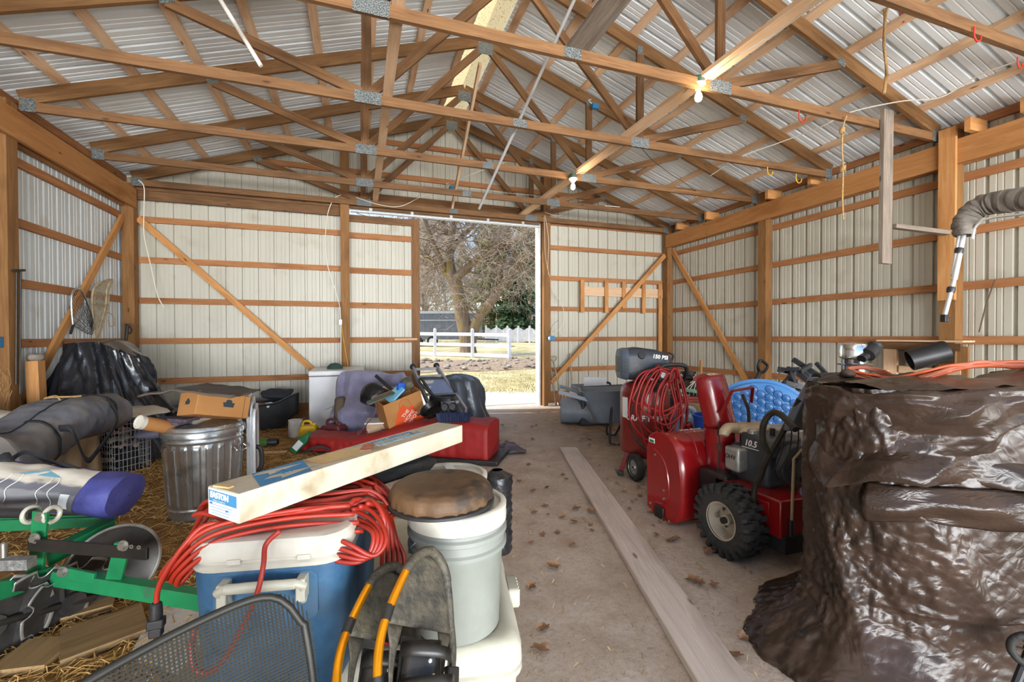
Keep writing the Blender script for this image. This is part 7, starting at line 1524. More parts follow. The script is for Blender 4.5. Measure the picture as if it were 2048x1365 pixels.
def dshovel(nm, lab, p0, p1, M_sh, s=1):
    t = thing(nm, lab, 'shovel', p1); b = MB(); b.tube([p0, p1], .0155 * s, 12); b.build('shaft', M_sh, t); ax_ = (p0 - p1).normalized(); sd_ = ax_.cross(V((0, 1, 0))).normalized()
    if sd_.x < 0: sd_ = -sd_
    b = MB(); q = p0 - ax_ * .09 * s; b.tube([q, p0], [.02 * s, .022 * s], 10); b.tube(spl([p0, p0 + ax_ * .03 * s - sd_ * .045 * s, p0 + ax_ * .085 * s - sd_ * .06 * s, p0 + ax_ * .115 * s - sd_ * .045 * s, p0 + ax_ * .115 * s + sd_ * .045 * s, p0 + ax_ * .085 * s + sd_ * .06 * s, p0 + ax_ * .03 * s + sd_ * .045 * s, p0], 4), .015 * s, 10); b.build('grip', M_black, t)
    b = MB(); b.grid(9, 9, lambda u, v: p1 + ax_ * (.02 - .3 * v) + sd_ * (lerp(-.14, .14, u) * (1 - .25 * v ** 3)) + V((0, .05 * (abs(u - .5) * 2) ** 2, 0))); b.build('blade', M_iron, t, thick=.003)
dshovel('garden_shovel', 'wooden shovel with black D-grip leaning behind the blue pool', atD(1519, 745, 4.5), atD(1440, 905, 4.35), M_ash2, 1.0)
dshovel('garden_shovel', 'slim steel-shafted shovel with black D-grip behind the compressor', atD(1339, 722, 6.2), atD(1329, 830, 6.0), M_conduit, .9)
b = MB(); b.tube([atD(1402, 721, 5.4), atD(1402, 850, 5.3)], .017, 10); props(b.build('broom_handle', M_ash2), 'upright wooden pole behind the red chute', 'pole')
# bench with old engine, green lid, red tool chest
bn_ = thing('work_bench', 'dark bench loaded with old engine parts behind the compressor', 'bench', C(2.5, 5.15, 0)); W2 = Mx.Translation(C(2.5, 5.15, 0)) @ Mx.Rotation(Ca(-10), 4, 'Z'); Bn = lambda x, y, z: W2 @ V((x, y, z))
b = MB(); b.box(Bn(0, 0, .42), (1.1, .58, .04), W2.to_3x3()); b.build('top', W_door, bn_, smooth=False)
for sx in (-.5, .5):
    for sy in (-.2, .2): board('leg', Bn(sx, sy, 0), Bn(sx, sy, .40), .07, .07, W_door, bn_, up=(1, 0, 0))
og = thing('old_engine', 'rusty old engine block with wires on the bench', 'engine', Bn(-.05, 0, .44)); q = atD(1372, 778, 5.2); q.z = .665
b = MB(); b.box(q + V((0, 0, .10)), (.34, .3, .18), W2.to_3x3()); b.box(q + V((.0, 0, .215)), (.40, .32, .03), W2.to_3x3()); b.build('block', M_iron, og, bevel=.012); b = MB(); b.lathe([(.0, .0), (.09, 0), (.09, .04), (0, .045)], 24, q + V((.03, 0, .235))); b.build('cap', M_black, og)
b = MB(); rnd = random.Random(12)
for i in range(9): p = q + V((rnd.uniform(-.25, .2), -.18, rnd.uniform(.1, .25))); b.tube(spl([p, p + V((rnd.uniform(-.1, .1), -.05, .06)), p + V((rnd.uniform(-.15, .1), -.06, -.1)), p + V((rnd.uniform(-.1, .1), -.04, -.2))], 5), .005, 5)
b.build('wires', M_yellowcord if False else M_cable, og)
b = MB(); q3 = atD(1360, 800, 5.15); b.box(V((q3.x, q3.y, .55)), (.46, .34, .22), W2.to_3x3()); props(b.build('black_case', M_char, bevel=.01), 'black metal case in front of the old engine', 'case')
b = MB(); q4 = atD(1382, 782, 5.0); b.lathe([(0, .02), (.17, .02), (.19, .0), (.19, -.015), (0, -.02)], 36, q4 + V((0, 0, .0)), Mx.Rotation(R(8), 3, 'Y'), 1, .8); props(b.build('plastic_disc', mat('pale_green_lid', '#7fae8a', .45, 0, '#6d9c79', 5)), 'pale green round lid on top of the red tool chest', 'lid')
rt_ = thing('tool_chest', 'faded red plastic tool chest behind the red chute', 'chest', atD(1405, 800, 4.95)); q5 = atD(1402, 803, 4.95); b = MB(); b.box(q5 + V((0, 0, -.07)), (.42, .26, .22), W2.to_3x3()); b.build('body', mat('faded_red', '#b3413f', .5, 0, '#c4615c', 5), rt_, bevel=.012)
b = MB(); b.box(q5 + V((0, 0, .05)), (.43, .27, .025), W2.to_3x3()); b.build('lid', mat('faded_red', '#b3413f', .5), rt_, bevel=.006); b = MB(); b.box(q5 + W2.to_3x3() @ V((-.10, -.135, -.02)), (.05, .01, .06), W2.to_3x3()); b.build('latch', M_black, rt_, smooth=False)
b = MB(); q6 = atD(1385, 822, 4.55); b.ell(V((q6.x, q6.y, q6.z)), (.25, .16, .07), 26, 12); noisy(b, .03, 8); props(b.build('paper_sack', mat('sack_paper', '#b49a78', .85, 0, '#8f7350', 5)), 'tan paper sack lying behind the white jug', 'sack')
b = MB(); p = atD(1382, 826, 4.3); b.tube([p, p + C(.12, -.02, 0) - C(0, 0, 0) + V((0, 0, -.01))], .012, 8); props(b.build('black_tool', M_black), 'short black tool lying on the tan sack', 'tool')
b = MB(); q7 = C(1.9, 4.6, 0); b.box(q7 + V((0, 0, .17)), (.95, .5, .34), W2.to_3x3()); props(b.build('wooden_chest', W_door, bevel=.01), 'low wooden chest under the white jug and the sack', 'chest')
# jugs and blue bucket
p = C(1.66, 4.25, .34); jt = thing('water_jug', 'translucent pale blue-white water jug with a moulded handle', 'jug', p); Jm = Mx.Translation(p) @ Mx.Rotation(Ca(-6), 4, 'Z'); M_jug = mat('milky_blue_plastic', '#a9c3d6', .35, 0, '#b9cfdd', 4)
T_ = lambda r: [Jm @ q for q in r]
b = MB(); b.loft([T_([V((x + dx, y, z)) for x, y in rrect(w_, d_, .03)]) for z, w_, d_, dx in ((-.30, .23, .2, 0), (-.29, .24, .21, 0), (.18, .24, .21, 0), (.24, .19, .17, .01), (.27, .15, .10, .02))], caps=True); b.build('body', M_jug, jt)
b = MB(); b.tube(T_(spl([V((-.07, 0, .24)), V((-.06, 0, .31)), V((0, 0, .325)), V((.08, 0, .315)), V((.10, 0, .25))], 5)), .022, 10); b.build('handle', M_jug, jt); b = MB(); b.box(Jm @ V((.02, .0, .29)), (.07, .05, .02), Jm.to_3x3()); b.build('grip_recess', mat('cyan_plastic', '#58b0dc', .4), jt, bevel=.006)
p = C(1.40, 4.30, 0); b = MB(); b.loft([[p + V((x, y, z)) for x, y in rrect(w_, w_, .03)] for z, w_ in ((.34, .14), (.56, .14), (.62, .06), (.66, .05))], caps=True); props(b.build('white_bottle', M_porc), 'white plastic bottle between the compressor and the water jug', 'bottle')
p = C(1.80, 4.02, .0); b = MB(); b.lathe([(0, .3), (.10, .3), (.14, .62), (.15, .62), (.15, .64), (.13, .64), (.1, .31), (0, .31)], 32, p); props(b.build('blue_pail', mat('bright_blue_plastic', '#1b56c4', .4)), 'bright blue pail partly hidden by the red chute', 'pail')
b = MB(); b.box(p + V((0.02, 0, .15)), (.36, .3, .3), W2.to_3x3()); props(b.build('blue_crate', M_slate, bevel=.02), 'slate crate under the bright blue pail', 'crate')
# kiddie pool on edge -----------------------------------------------------------------------
pc = C(2.15, 3.80, 0); PR = .475; pz = PR + .02; kp = thing('kiddie_pool', 'blue kiddie pool with pebble pattern standing on its edge', 'pool', pc); pn_ = (C(-.25, -1, .0) - C(0, 0, 0)).normalized(); f_ = frame(pn_, (0, 0, 1)); O_ = V((pc.x, pc.y, pz))
def pp_(x, y, h): return O_ + f_ @ V((x, y, h))
b = MB(); b.lathe([(0, 0), (PR - .035, 0), (PR - .02, -.01), (PR - .012, -.045), (PR + .012, -.05), (PR + .012, -.06), (PR - .018, -.06), (PR - .03, -.012), (0, -.006)], 72, O_, f_); b.build('shell', M_pool, kp)
# the moulded pebbles: one relief sheet
peb = []; rnd = random.Random(2); st = .073
for j in range(-6, 7):
    for i in range(-7, 8):
        x = (i + .5 * (j % 2)) * st + rnd.uniform(-.004, .004); y = j * st * .86 + rnd.uniform(-.004, .004)
        if math.hypot(x, y) < PR - .055: peb.append((x, y, rnd.uniform(.034, .037), rnd.uniform(.028, .031), .5))
b = MB()
for x, y, rx_, ry_, an in peb: b.lathe([(1.06, .0), (1.02, .008), (.92, .003), (.7, .006), (0, .010)], 18, pp_(x, y, 0), f_ @ Mx.Rotation(.7, 3, 'Z') @ Mx.Diagonal((rx_, ry_, 1)))
b.build('pebble_relief', M_peb, kp, recalc=False)
# dark folding frames behind the pool and the chrome flue
fc = thing('camp_chair_bundle', 'bundle of dark folded camp-chair frames behind the blue pool', 'frames', C(2.5, 3.5, 0))
M_fr = mat('dark_grey_tube', '#35373a', .5, .2, '#44464a', 9)
for (x0, y0, d0), (x1, y1, d1), w_ in (((1557, 739, 3.4), (1640, 755, 3.5), .045), ((1586, 719, 3.5), (1650, 760, 3.3), .04), ((1600, 744, 3.3), (1622, 730, 3.4), .03), ((1570, 765, 3.3), (1650, 790, 3.3), .04), ((1565, 770, 3.35), (1590, 745, 3.4), .03), ((1575, 735, 3.4), (1592, 775, 3.3), .035), ((1632, 726, 3.4), (1660, 756, 3.3), .03), ((1588, 738, 3.45), (1622, 768, 3.35), .045), ((1560, 740, 3.4), (1600, 738, 3.3), .03), ((1595, 760, 3.4), (1610, 974, 3.3), .035), ((1640, 760, 3.4), (1640, 966, 3.4), .035)):
    b = MB(); b.bar(atD(x0, y0, d0 + .75), atD(x1, y1, d1 + .75), w_ * 1.15, .03); b.build('bar', M_fr, fc, bevel=.003)
qf = atD(1709, 715, 3.5); ff = thing('flue_pipe', 'shiny chimney flue with a round cap standing behind the brown tarp', 'pipe', (qf.x, qf.y, 0)); F0 = V((qf.x, qf.y, 0)); zt = qf.z + .105
b = MB(); b.lathe([(.085, 0), (.085, zt - .17), (.11, zt - .165), (.115, zt - .155), (.085, zt - .15), (.085, zt - .12)], 36, F0); b.build('pipe', M_chrome, ff); b = MB(); b.lathe([(.06, zt - .15), (.075, zt - .12), (.095, zt - .11), (.105, zt - .10), (.105, zt - .02), (.095, zt), (.03, zt + .01), (0, zt + .012)], 36, F0); b.build('cap', M_chrome, ff)
b = MB(); b.box(F0 + V((-.045, -.08, zt - .22)), (.06, .01, .07), Mx.Rotation(Ca(20), 3, 'Z')); b.build('label', M_label, ff, smooth=False)
b = MB(); q8 = atD(1738, 705, 3.4); b.tube(spl([q8 + V((-.08, 0, -.05)), q8 + V((-.02, 0, -.02)), q8 + V((.05, 0, .03)), q8 + V((.07, 0, .06))], 5), [.03] * 5 + [.055] * 5 + [.05] * 6, 14); props(b.build('rubber_boot', M_black), 'black rubber elbow leaning against the flue cap', 'elbow')
# frame shelf on the right wall
sh = thing('wall_frame', 'rough timber frame shelf on the right wall holding a black pipe', 'shelf', (6.2, 3.4, 1.0))
z1 = 1.235; board('top_rail', (6.21, 3.78, z1), (6.18, 2.93, z1 - .01), .085, .038, W_truss, sh); board('shelf_board', (6.31, 3.78, z1 + .06), (6.31, 2.93, z1 + .055), .02, .22, W_pale, sh)
board('leg', (6.21, 3.62, 0), (6.21, 3.62, z1 - .04), .14, .038, W_pale, sh, up=(0, 1, 0)); board('leg', (6.25, 3.52, 0), (6.25, 3.52, z1 - .04), .09, .038, W_grey, sh, up=(0, 1, 0))
board('lower_rail', (6.20, 3.52, .95), (6.18, 2.93, .94), .085, .038, W_pale, sh); board('leg', (6.19, 2.92, 0), (6.19, 2.92, z1), .09, .038, W_post, sh, up=(0, 1, 0))
b = MB(); p0_, p1_ = V((5.98, 3.30, 1.07)), V((6.16, 3.12, 1.16)); f_ = frame(p0_ - p1_); b.lathe([(.115, -.35), (.12, -.34), (.12, .0), (.108, .0), (.105, -.34)], 32, p0_, f_); props(b.build('black_pipe', M_black), 'short length of wide black pipe lying on the timber frame shelf', 'pipe')
b = MB(); b.box(V((6.15, 3.66, .90)), (.06, .08, .06)); props(b.build('tan_block', W_pale, bevel=.004), 'small tan wooden block beside the timber frame shelf leg', 'block')
# ================================================================== things hung on the roof frame and walls
def cable(nm, lab, cat, pts, r, m, n=6): b = MB(); b.tube(spl(pts, 8), r, n); return props(b.build(nm, m), lab, cat)
def bulb(p, lab, s=1.0):
    t = thing('light_bulb_fixture', lab, 'lamp', p, group='porcelain lamp holders'); W0 = WM[t.name]
    b = MB(); b.lathe([(0, .06), (.045, .06), (.052, .03), (.05, .0), (0, .0)], 24, p); b.build('junction_box', M_green, t)
    b = MB(); b.lathe([(0, .0), (.058, .0), (.06, -.012), (.045, -.03), (.03, -.045), (.028, -.05), (0, -.05)], 28, p); b.build('lamp_holder', M_porc, t)
    b = MB(); b.lathe([(.014, -.048), (.014, -.066), (.02, -.078), (.03, -.1), (.033, -.122), (.028, -.143), (.016, -.155), (0, -.158)], 24, p); b.build('bulb', M_bulb, t)
    return t
pb1, pb2 = atD(1397, 168, 3.96), atD(1146, 357, 6.14)
pb1.z = pb1.z; bulb(pb1, 'larger white bulb in a green and white holder at the near truss joint'); bulb(pb2, 'smaller warm bulb in a white holder farther back at a truss joint')
# leaning steel pole and white tube
o = MB(); P0, P1 = atD(1152, -8, 4.0), atY(958, 418, 5.42); o.tube([P0 + (P0 - P1) * .05, P1], .0165, 12); props(o.build('steel_pole', M_conduit), 'long bright steel pole resting across the trusses near the middle', 'pole')
o = MB(); P0, P1 = atY(436, -8, 4.02), atY(522, 132, 4.02); o.tube([P0 + (P0 - P1) * .3, P1], .017, 12); props(o.build('white_tube', M_whitepaint), 'white plastic tube hanging from the left roof slope', 'tube')
# cables
cable('white_cable', 'white cable hanging in the left corner down to mid wall', 'cable', [atY(277, 360, 7.84), atY(288, 375, 7.84), atY(288, 420, 7.84), atY(288, 470, 7.84), atY(301, 530, 7.84), atY(315, 590, 7.84), atY(328, 616, 7.84)], .007, M_cable)
cable('white_cable', 'white cable looping down beside the left door post to an outlet', 'cable', [atY(688, 388, 7.86), atY(668, 398, 7.86), atY(655, 430, 7.86), atY(651, 480, 7.86), atY(655, 530, 7.86), atY(672, 585, 7.86), atY(681, 630, 7.86), atY(682, 740, 7.86)], .006, M_cable)
cable('yellow_cord', 'yellow cord hanging down the left door post to the pile', 'cord', [atY(683, 648, 7.85), atY(687, 680, 7.85), atY(693, 715, 7.85), atY(697, 740, 7.85)], .005, M_yellowcord)
b = MB(); b.box(atY(681, 645, 7.87), (.05, .04, .09)); props(b.build('wall_outlet', M_porc, bevel=.004), 'small white outlet on the left door post', 'outlet')
bb = thing('electrical_box', 'blue electrical box on the right door post', 'box', atY(1100, 676, 7.86)); b = MB(); b.box(atY(1103, 677, 7.86), (.12, .06, .09)); b.build('box', M_blue, bb, bevel=.004); b = MB(); b.box(atY(1098, 677, 7.825), (.04, .005, .06)); b.build('cover', M_galv, bb, smooth=False)
cable('wall_wire', 'thin pale wires looping on the wall right of the door', 'wire', [atY(1090, 430, 7.85), atY(1097, 480, 7.85), atY(1096, 540, 7.88), atY(1105, 580, 7.95), atY(1124, 610, 7.98), atY(1128, 640, 7.98), atY(1118, 660, 7.95), atY(1102, 668, 7.9)], .004, M_cable)
cable('wall_wire', 'second thin wire beside the right door post', 'wire', [atY(1088, 432, 7.84), atY(1092, 520, 7.84), atY(1108, 580, 7.95), atY(1120, 600, 8.0)], .003, M_cable)
cable('wall_wire', 'short dark wire ends rising from the right blue box', 'wire', [atY(1098, 668, 7.86), atY(1106, 650, 7.9), atY(1118, 640, 7.95)], .003, M_black)
# blue junction boxes
for i, (x, y, Y, lab) in enumerate(((1190, 213, 5.55, 'blue junction box on the right top chord of the middle truss'), (904, 377, 7.8, 'blue junction box hanging at the far gable truss'))):
    p = atY(x, y, Y); t = thing('junction_box', lab, 'box', p, group='blue junction boxes'); b = MB(); b.box(p, (.10, .055, .075)); b.build('box', M_blue, t, bevel=.006)
    b = MB(); b.box(p + V((0, -.03, 0)), (.085, .004, .06)); b.build('cover', M_blue, t, smooth=False); b = MB(); b.tube(spl([p + V((-.05, 0, .03)), p + V((-.1, 0, .07)), p + V((-.05, .02, .1))], 5), .005, 6); b.build('wire', M_cable, t)
cable('roof_wire', 'white wire sagging across the far trusses above the door', 'wire', [atY(712, 395, 7.83), atY(760, 410, 7.83), atY(800, 413, 7.83), atY(840, 395, 7.83), atY(880, 378, 7.83), atY(940, 350, 7.1), atY(1010, 325, 6.9)], .005, M_cable)
cable('roof_wire', 'white wire running from the hanging blue box to the far bulb brace', 'wire', [atY(912, 376, 7.8), atY(960, 380, 7.8), atY(1030, 388, 7.8), atY(1070, 392, 7.6), atY(1085, 405, 7.4)], .005, M_cable)
cable('roof_wire', 'loose white wire along the last truss right of the door', 'wire', [atY(1090, 425, 7.8), atY(1115, 432, 7.8), atY(1135, 425, 7.8), atY(1160, 420, 7.8), atY(1190, 412, 7.0), atY(1240, 414, 6.7)], .005, M_cable)
cable('roof_wire', 'white cable following the wide pale brace toward the near bulb', 'wire', [atY(1645, -5, 1.9), atY(1560, 60, 2.35), atY(1470, 115, 2.75), atY(1410, 160, 3.1)], .006, M_cable)
cable('roof_wire', 'white cable from the near bulb back along the brace to the far bulb', 'wire', [atY(1388, 172, 3.25), atY(1330, 215, 3.8), atY(1255, 275, 4.5), atY(1200, 315, 5.1), atY(1150, 350, 5.6)], .006, M_cable)
cable('roof_wire', 'pale rope line sagging along the right roof slope', 'wire', [atX(2048, 118, 5.3), atX(1960, 150, 5.3), atX(1880, 195, 5.3), atX(1800, 203, 5.2), atX(1700, 225, 5.0), atX(1640, 255, 4.9), atX(1560, 285, 4.8), atX(1480, 315, 4.7), atX(1420, 352, 4.7)], .006, M_cable)
cable('roof_wire', 'thin dark wire hanging from the middle truss to the right header', 'wire', [atY(1282, 295, 4.4), atY(1310, 325, 4.6), atY(1360, 360, 5.2), atY(1420, 395, 5.9), atY(1500, 400, 6.1)], .004, M_black)
# rope hanks and hooks
cable('hanging_rope', 'knotted straw-coloured rope hanging by the near right truss', 'rope', [atY(1767, -5, 2.75), atY(1770, 40, 2.75), atY(1768, 90, 2.75), atY(1773, 140, 2.75), atY(1768, 188, 2.75)], .012, M_ropebeige)
cable('hanging_rope', 'second strand of straw-coloured rope beside the first at the near right truss', 'rope', [atY(1790, -5, 2.72), atY(1776, 15, 2.72), atY(1769, 60, 2.72), atY(1771, 120, 2.72), atY(1775, 150, 2.72)], .008, M_ropebeige)
cable('hanging_rope', 'long thin rope with a knot hanging left of the grey plank', 'rope', [atY(1693, 232, 3.15), atY(1686, 255, 3.13), atY(1684, 300, 3.13), atY(1686, 335, 3.13), atY(1685, 400, 3.13), atY(1687, 440, 3.13)], .008, M_ropebeige)
for i, (x, y) in enumerate(((1684, 262), (1686, 338))):
    b = MB(); p = atY(x, y, 3.13)
    for k in range(5): b.tube([p + V((.02 * cos(a + k), .02 * sin(a + k), .03 * sin(a * 2 + k * 1.3))) for a in [2 * PI * j / 10 for j in range(10)]], .006, 5, closed=True)
    props(b.build('rope_knot', M_ropebeige), ['upper knot bundle on the thin rope left of the grey plank', 'lower knot on the thin rope left of the grey plank'][i], 'knot')
def hook(p, lab, m, s=1, side=1):
    b = MB(); b.tube(spl([p + V((0, 0, .09 * s)), p + V((0, 0, .03 * s)), p + V((side * .01 * s, 0, -.01 * s)), p + V((side * .05 * s, 0, -.04 * s)), p + V((side * .10 * s, 0, -.02 * s)), p + V((side * .115 * s, 0, .03 * s))], 6), .008 * s, 8); props(b.build('utility_hook', m), lab, 'hook', 'screw hooks on the trusses')
hook(atY(1948, 72, 1.95), 'red screw hook under the nearest truss at the upper right', M_red, .75)
hook(atY(2035, 128, 1.95), 'red screw hook at the right edge under the nearest truss', M_red, .6)
hook(atY(1598, 236, 3.17), 'red hook under the bottom chord left of the grey plank', M_red, .8)
hook(atY(1535, 345, 4.39), 'yellow hook under the right end of the third truss', M_yel, .8)
hook(atY(1592, 360, 4.39), 'second yellow hook nearer the wall under the third truss', M_yel, .9)
cable('red_cord_end', 'short red cord end dangling beside the hanging rope', 'cord', [atY(1792, -5, 2.7), atY(1800, 20, 2.7), atY(1808, 45, 2.7)], .006, M_red)
# canvas awning tube with telescopic legs at the right edge
M_awn = mat('grey_brown_canvas', '#6b645c', .85, 0, '#7d756c', 6, bump=.35, bscale=24)
aw = thing('awning_bimini', 'rolled grey canvas boat top with aluminium legs jutting in at the right edge', 'canopy', atD(1950, 470, 2.9))
dA = 2.9; path = spl([atD(2110, 392, 2.5), atD(2048, 398, 2.65), atD(1985, 407, 2.8), atD(1950, 420, 2.87), atD(1930, 445, 2.9), atD(1928, 472, 2.9)], 8); n = len(path)
b = MB(); nu = 28
def awf(u, v):
    i = min(n - 1, int(v * (n - 1))); p = path[i]; t_ = (path[min(n - 1, i + 1)] - path[max(0, i - 1)]).normalized(); s_ = t_.cross(V((0, 1, .2))).normalized(); w_ = t_.cross(s_); r = lerp(.072, .052, v ** 3) * (1 + .12 * nz(u * 6, v * 9) + .06 * sin(v * 70 + 3 * sin(u * 6.28)))
    return p + (s_ * cos(2 * PI * u) + w_ * sin(2 * PI * u)) * r
b.grid(nu, 60, awf, closeu=True); b.build('rolled_canvas', M_awn, aw)
b = MB(); b.tube([atD(1926, 470, 2.92), atD(1908, 560, 2.92)], .017, 12); b.tube([atD(1918, 472, 2.93), atD(1905, 550, 2.93)], .011, 10); b.build('upper_leg', M_conduit, aw)
b = MB(); b.tube([atD(1908, 560, 2.92), atD(1889, 632, 2.92)], .013, 12); b.build('lower_leg', M_conduit, aw)
for x, y in ((1918, 502), (1902, 580)): b = MB(); p = atD(x, y, 2.92); b.lathe([(.021, -.018), (.024, 0), (.021, .018)], 14, p, frame(atD(1926, 470, 2.92) - atD(1889, 632, 2.92))); b.build('leg_clamp', M_black, aw)
b = MB(); b.box(atD(1888, 637, 2.92), (.03, .03, .05)); b.box(atD(1895, 640, 2.92), (.02, .02, .03)); b.build('end_fitting', M_black, aw, bevel=.003)
b = MB(); b.tube(spl([atD(1945, 478, 2.86), atD(1950, 455, 2.84), atD(1975, 438, 2.78), atD(2050, 428, 2.6)], 8), .008, 8); b.build('bow_tube', M_conduit, aw)
b = MB(); b.tube([atX(1990, 560, 6.38), atX(1972, 610, 6.38), atX(1958, 665, 6.38)], .006, 6); props(b.build('dry_stalk', mat('dry_stalk', '#5d4a38', .9)), 'dry brown stalk stuck on the right wall near the edge', 'stalk')
# ================================================================== straw and leaves on the ground
M_straw = mat('straw', '#a9803f', .85, 0, '#d1ad6c', .8, ramp=(.3, .7)); M_leaf = mat('dry_oak_leaf', '#6f4e33', .85, 0, '#96755a', 8, jitter=.25)
rnd = random.Random(77); b = MB()
def strand(x, y, L, z0):
    a = rnd.uniform(0, 2 * PI); w = rnd.uniform(.0009, .0022); dx, dy = cos(a) * L / 2, sin(a) * L / 2; nx, ny = -sin(a) * w, cos(a) * w; z1 = z0 + rnd.uniform(0, .02); c = rnd.uniform(-.02, .02)
    b.add([(x - dx - nx, y - dy - ny, z0), (x - dx + nx, y - dy + ny, z0 + .002), (x + nx + c * sin(a), y + ny - c * cos(a), z1 + .006), (x - nx + c * sin(a), y - ny - c * cos(a), z1 + .004), (x + dx + nx, y + dy + ny, z0 + .002), (x + dx - nx, y + dy - ny, z0)], [(0, 1, 2, 3), (3, 2, 4, 5)])
n = 0
while n < 15000:
    xc_ = rnd.uniform(-4.0, -.35); d = .9 + 5.6 * rnd.random() ** 1.5; p = C(xc_ * (.35 + d / 4.5), d)
    if p.x > .25 or p.x < -3.1 or p.y > 7.8: continue
    if p.x > -.15 and rnd.random() < .6: continue
    if nz(p.x * 1.6, p.y * 1.6) < -.12 and rnd.random() < .8: continue
    strand(p.x, p.y, rnd.uniform(.03, .13), .003 + .012 * rnd.random()); n += 1
props(b.build('straw_litter', M_straw, smooth=False, recalc=False), 'loose golden straw scattered over the dirt floor on the left', 'straw', kind='stuff')
b = MB()
for i in range(1500):
    d = 1.3 + 7 * rnd.random() ** 1.2; p = C(rnd.uniform(.0, .85) * d * .95, d)
    if p.y > 8.0 or p.x > 6.2: continue
    strand(p.x, p.y, rnd.uniform(.01, .03), .002)
props(b.build('chaff', mat('chaff_brown', '#7d6243', .9, 0, '#a58a66', 1, ramp=(.3, .7)), smooth=False, recalc=False), 'fine chaff scattered over the concrete aisle', 'chaff', kind='stuff')
# leaves: individual curled leaves
def leafmesh(seed):
    b = MB(); r_ = random.Random(seed); out_ = []
    for i in range(17):
        a = 2 * PI * i / 17; r = (.022 + .018 * (cos(a) * .5 + .5)) * (1 + .28 * cos(a * 5 + seed)); out_.append((r * cos(a), r * sin(a) * .75))
    pts = [V((0, 0, .002))] + [V((x, y, .004 + 9 * y * y * r_.uniform(.8, 1.6) + .006 * r_.random())) for x, y in out_]
    b.add(pts, [(0, i + 1, (i + 1) % 17 + 1) for i in range(17)]); return b
protos = [leafmesh(k).build('dry_leaf', M_leaf, M=Mx.Translation((0, 0, .01)), local=True, recalc=False) for k in range(6)]
near = [(1180, 1025), (1150, 1022), (1075, 1305), (1090, 1260), (1545, 1225), (1525, 1228), (1500, 1255), (1485, 1280), (1430, 1175), (1400, 1170), (1390, 1165), (1640, 935), (1250, 985), (1190, 990), (1340, 1085), (1415, 1110), (1470, 1320), (1560, 1190), (1110, 1140), (1060, 1180)]
cnt = 0; rnd = random.Random(5)
def put(p, s, lab):
    global cnt
    k = protos[cnt % 6]; M_ = Mx.Translation((p.x, p.y, .004 + .01 * rnd.random())) @ Mx.Rotation(rnd.uniform(0, 6.28), 4, 'Z') @ Mx.Rotation(rnd.uniform(-.25, .25), 4, 'X') @ Mx.Diagonal((s, s, s, 1))
    if cnt < 6: o = k; o.matrix_basis = M_; reg(o, M_)
    else: o = dup(k, M_)
    cnt += 1; props(o, lab, 'leaf', 'dry leaves on the floor')
for x, y in near: put(fl(x, y), rnd.uniform(.8, 1.3), 'dry curled brown leaf lying on the bare barn floor')
while cnt < 150:
    x = rnd.uniform(960, 1420); y = 850 + 250 * rnd.random() ** 1.7
    if y > 895 and 1100 + (y - 895) * .6 < x < 1160 + (y - 895) * .75: continue
    p = fl(x, y)
    if p.y > 7.9: continue
    put(p, rnd.uniform(.45, 1.0), 'dry curled brown leaf lying on the bare barn floor')
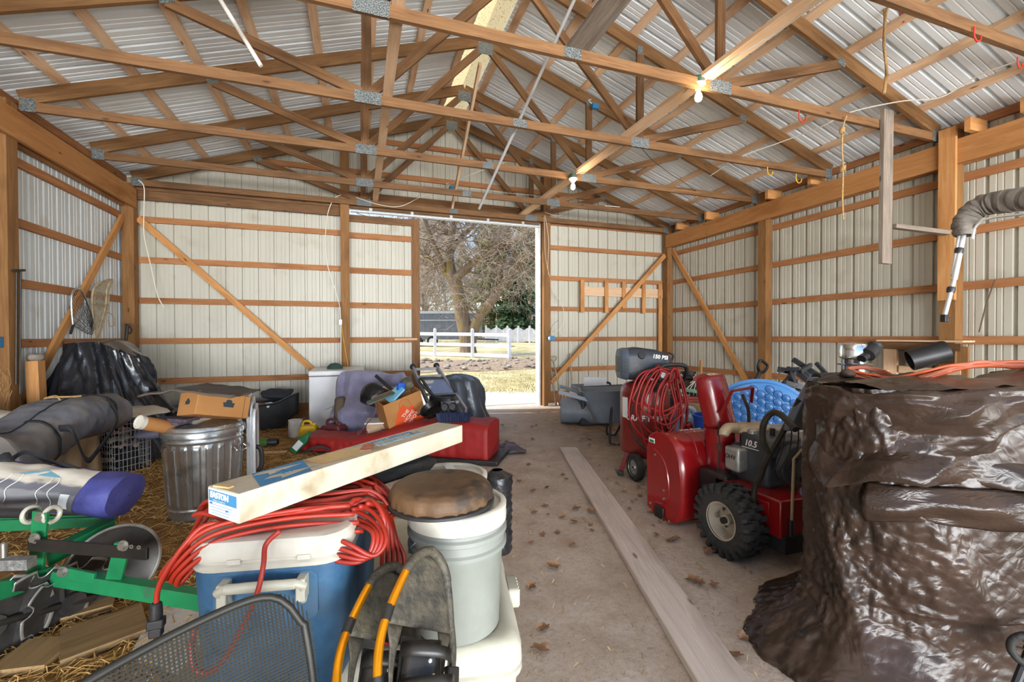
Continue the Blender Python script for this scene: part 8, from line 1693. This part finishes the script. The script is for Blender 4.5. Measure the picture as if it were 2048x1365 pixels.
# ================================================================== camera, light
cam = bpy.data.cameras.new('camera'); co = bpy.data.objects.new('camera', cam); COL.objects.link(co); sc.camera = co
cam.sensor_width = 36; cam.lens = CF / 2048 * 36; cam.clip_start = .02; cam.clip_end = 500
d0 = ray(1024, 682.5); rx = ray(1824, 682.5) - d0; up = ray(1024, -117.5) - d0
rx.normalize(); up.normalize(); fz = -d0.normalized()
co.matrix_world = Mx((rx, up, fz)).transposed().to_4x4(); co.matrix_world.translation = V((0, 0, H))
w = bpy.data.worlds.new('world'); sc.world = w; w.use_nodes = True; nt = w.node_tree; N = nt.nodes; L = nt.links
sk = N.new('ShaderNodeTexSky'); sk.sky_type = 'NISHITA'; sk.sun_disc = False; sk.sun_elevation = R(46); sk.sun_rotation = R(-75); sk.air_density = 1.0; sk.dust_density = 1.5; sk.ozone_density = 1.0
bg = N['Background']; L.new(sk.outputs[0], bg.inputs['Color']); bg.inputs['Strength'].default_value = .34
sun = bpy.data.lights.new('sun', 'SUN'); sun.energy = 5.2; sun.angle = R(.6); sun.color = (1, .95, .86); so = bpy.data.objects.new('sun', sun); COL.objects.link(so)
sd = V((.70, -.20, -.74)).normalized(); so.rotation_euler = sd.to_track_quat('-Z', 'Y').to_euler(); so.location = (-8, 12, 12)
def area(nm, loc, tgt, sx, sy, e, col=(1, 1, 1)):
    a = bpy.data.lights.new(nm, 'AREA'); a.shape = 'RECTANGLE'; a.size = sx; a.size_y = sy; a.energy = e; a.color = col
    o = bpy.data.objects.new(nm, a); COL.objects.link(o); o.location = loc; o.rotation_euler = (V(tgt) - V(loc)).to_track_quat('-Z', 'Y').to_euler(); return o
def lamp(p, e):
    l = bpy.data.lights.new('bulb_light', 'POINT'); l.energy = e; l.color = (1, .8, .52); l.shadow_soft_size = .035; o = bpy.data.objects.new('bulb_light', l); COL.objects.link(o); o.location = p
area('open_end_fill', (1.4, -11.5, .3), (1.6, 0, 5.0), 16, 4.5, 7600, (.93, .965, 1))  # area lamp added to fill the interior, standing in for open-end daylight
lamp(pb1 + V((0, -.10, -.12)), 7); lamp(pb2 + V((0, -.10, -.12)), 7)
area('ceiling_fill', (1.5, -2.9, .06), (1.6, 1.2, 5.0), 9, 1.6, 520, (1, .97, .93))  # extra low lamp added outside to brighten the roof underside
vs = sc.view_settings; vs.view_transform = 'Standard'; vs.look = 'None'; vs.exposure = .12; vs.gamma = 1; vs.use_curve_mapping = False
sc.display_settings.display_device = 'sRGB'
sc.cycles.use_denoising = True; sc.cycles.max_bounces = 8; sc.cycles.diffuse_bounces = 5; sc.cycles.transparent_max_bounces = 12; sc.cycles.sample_clamp_indirect = 6; sc.cycles.caustics_reflective = False; sc.cycles.caustics_refractive = False
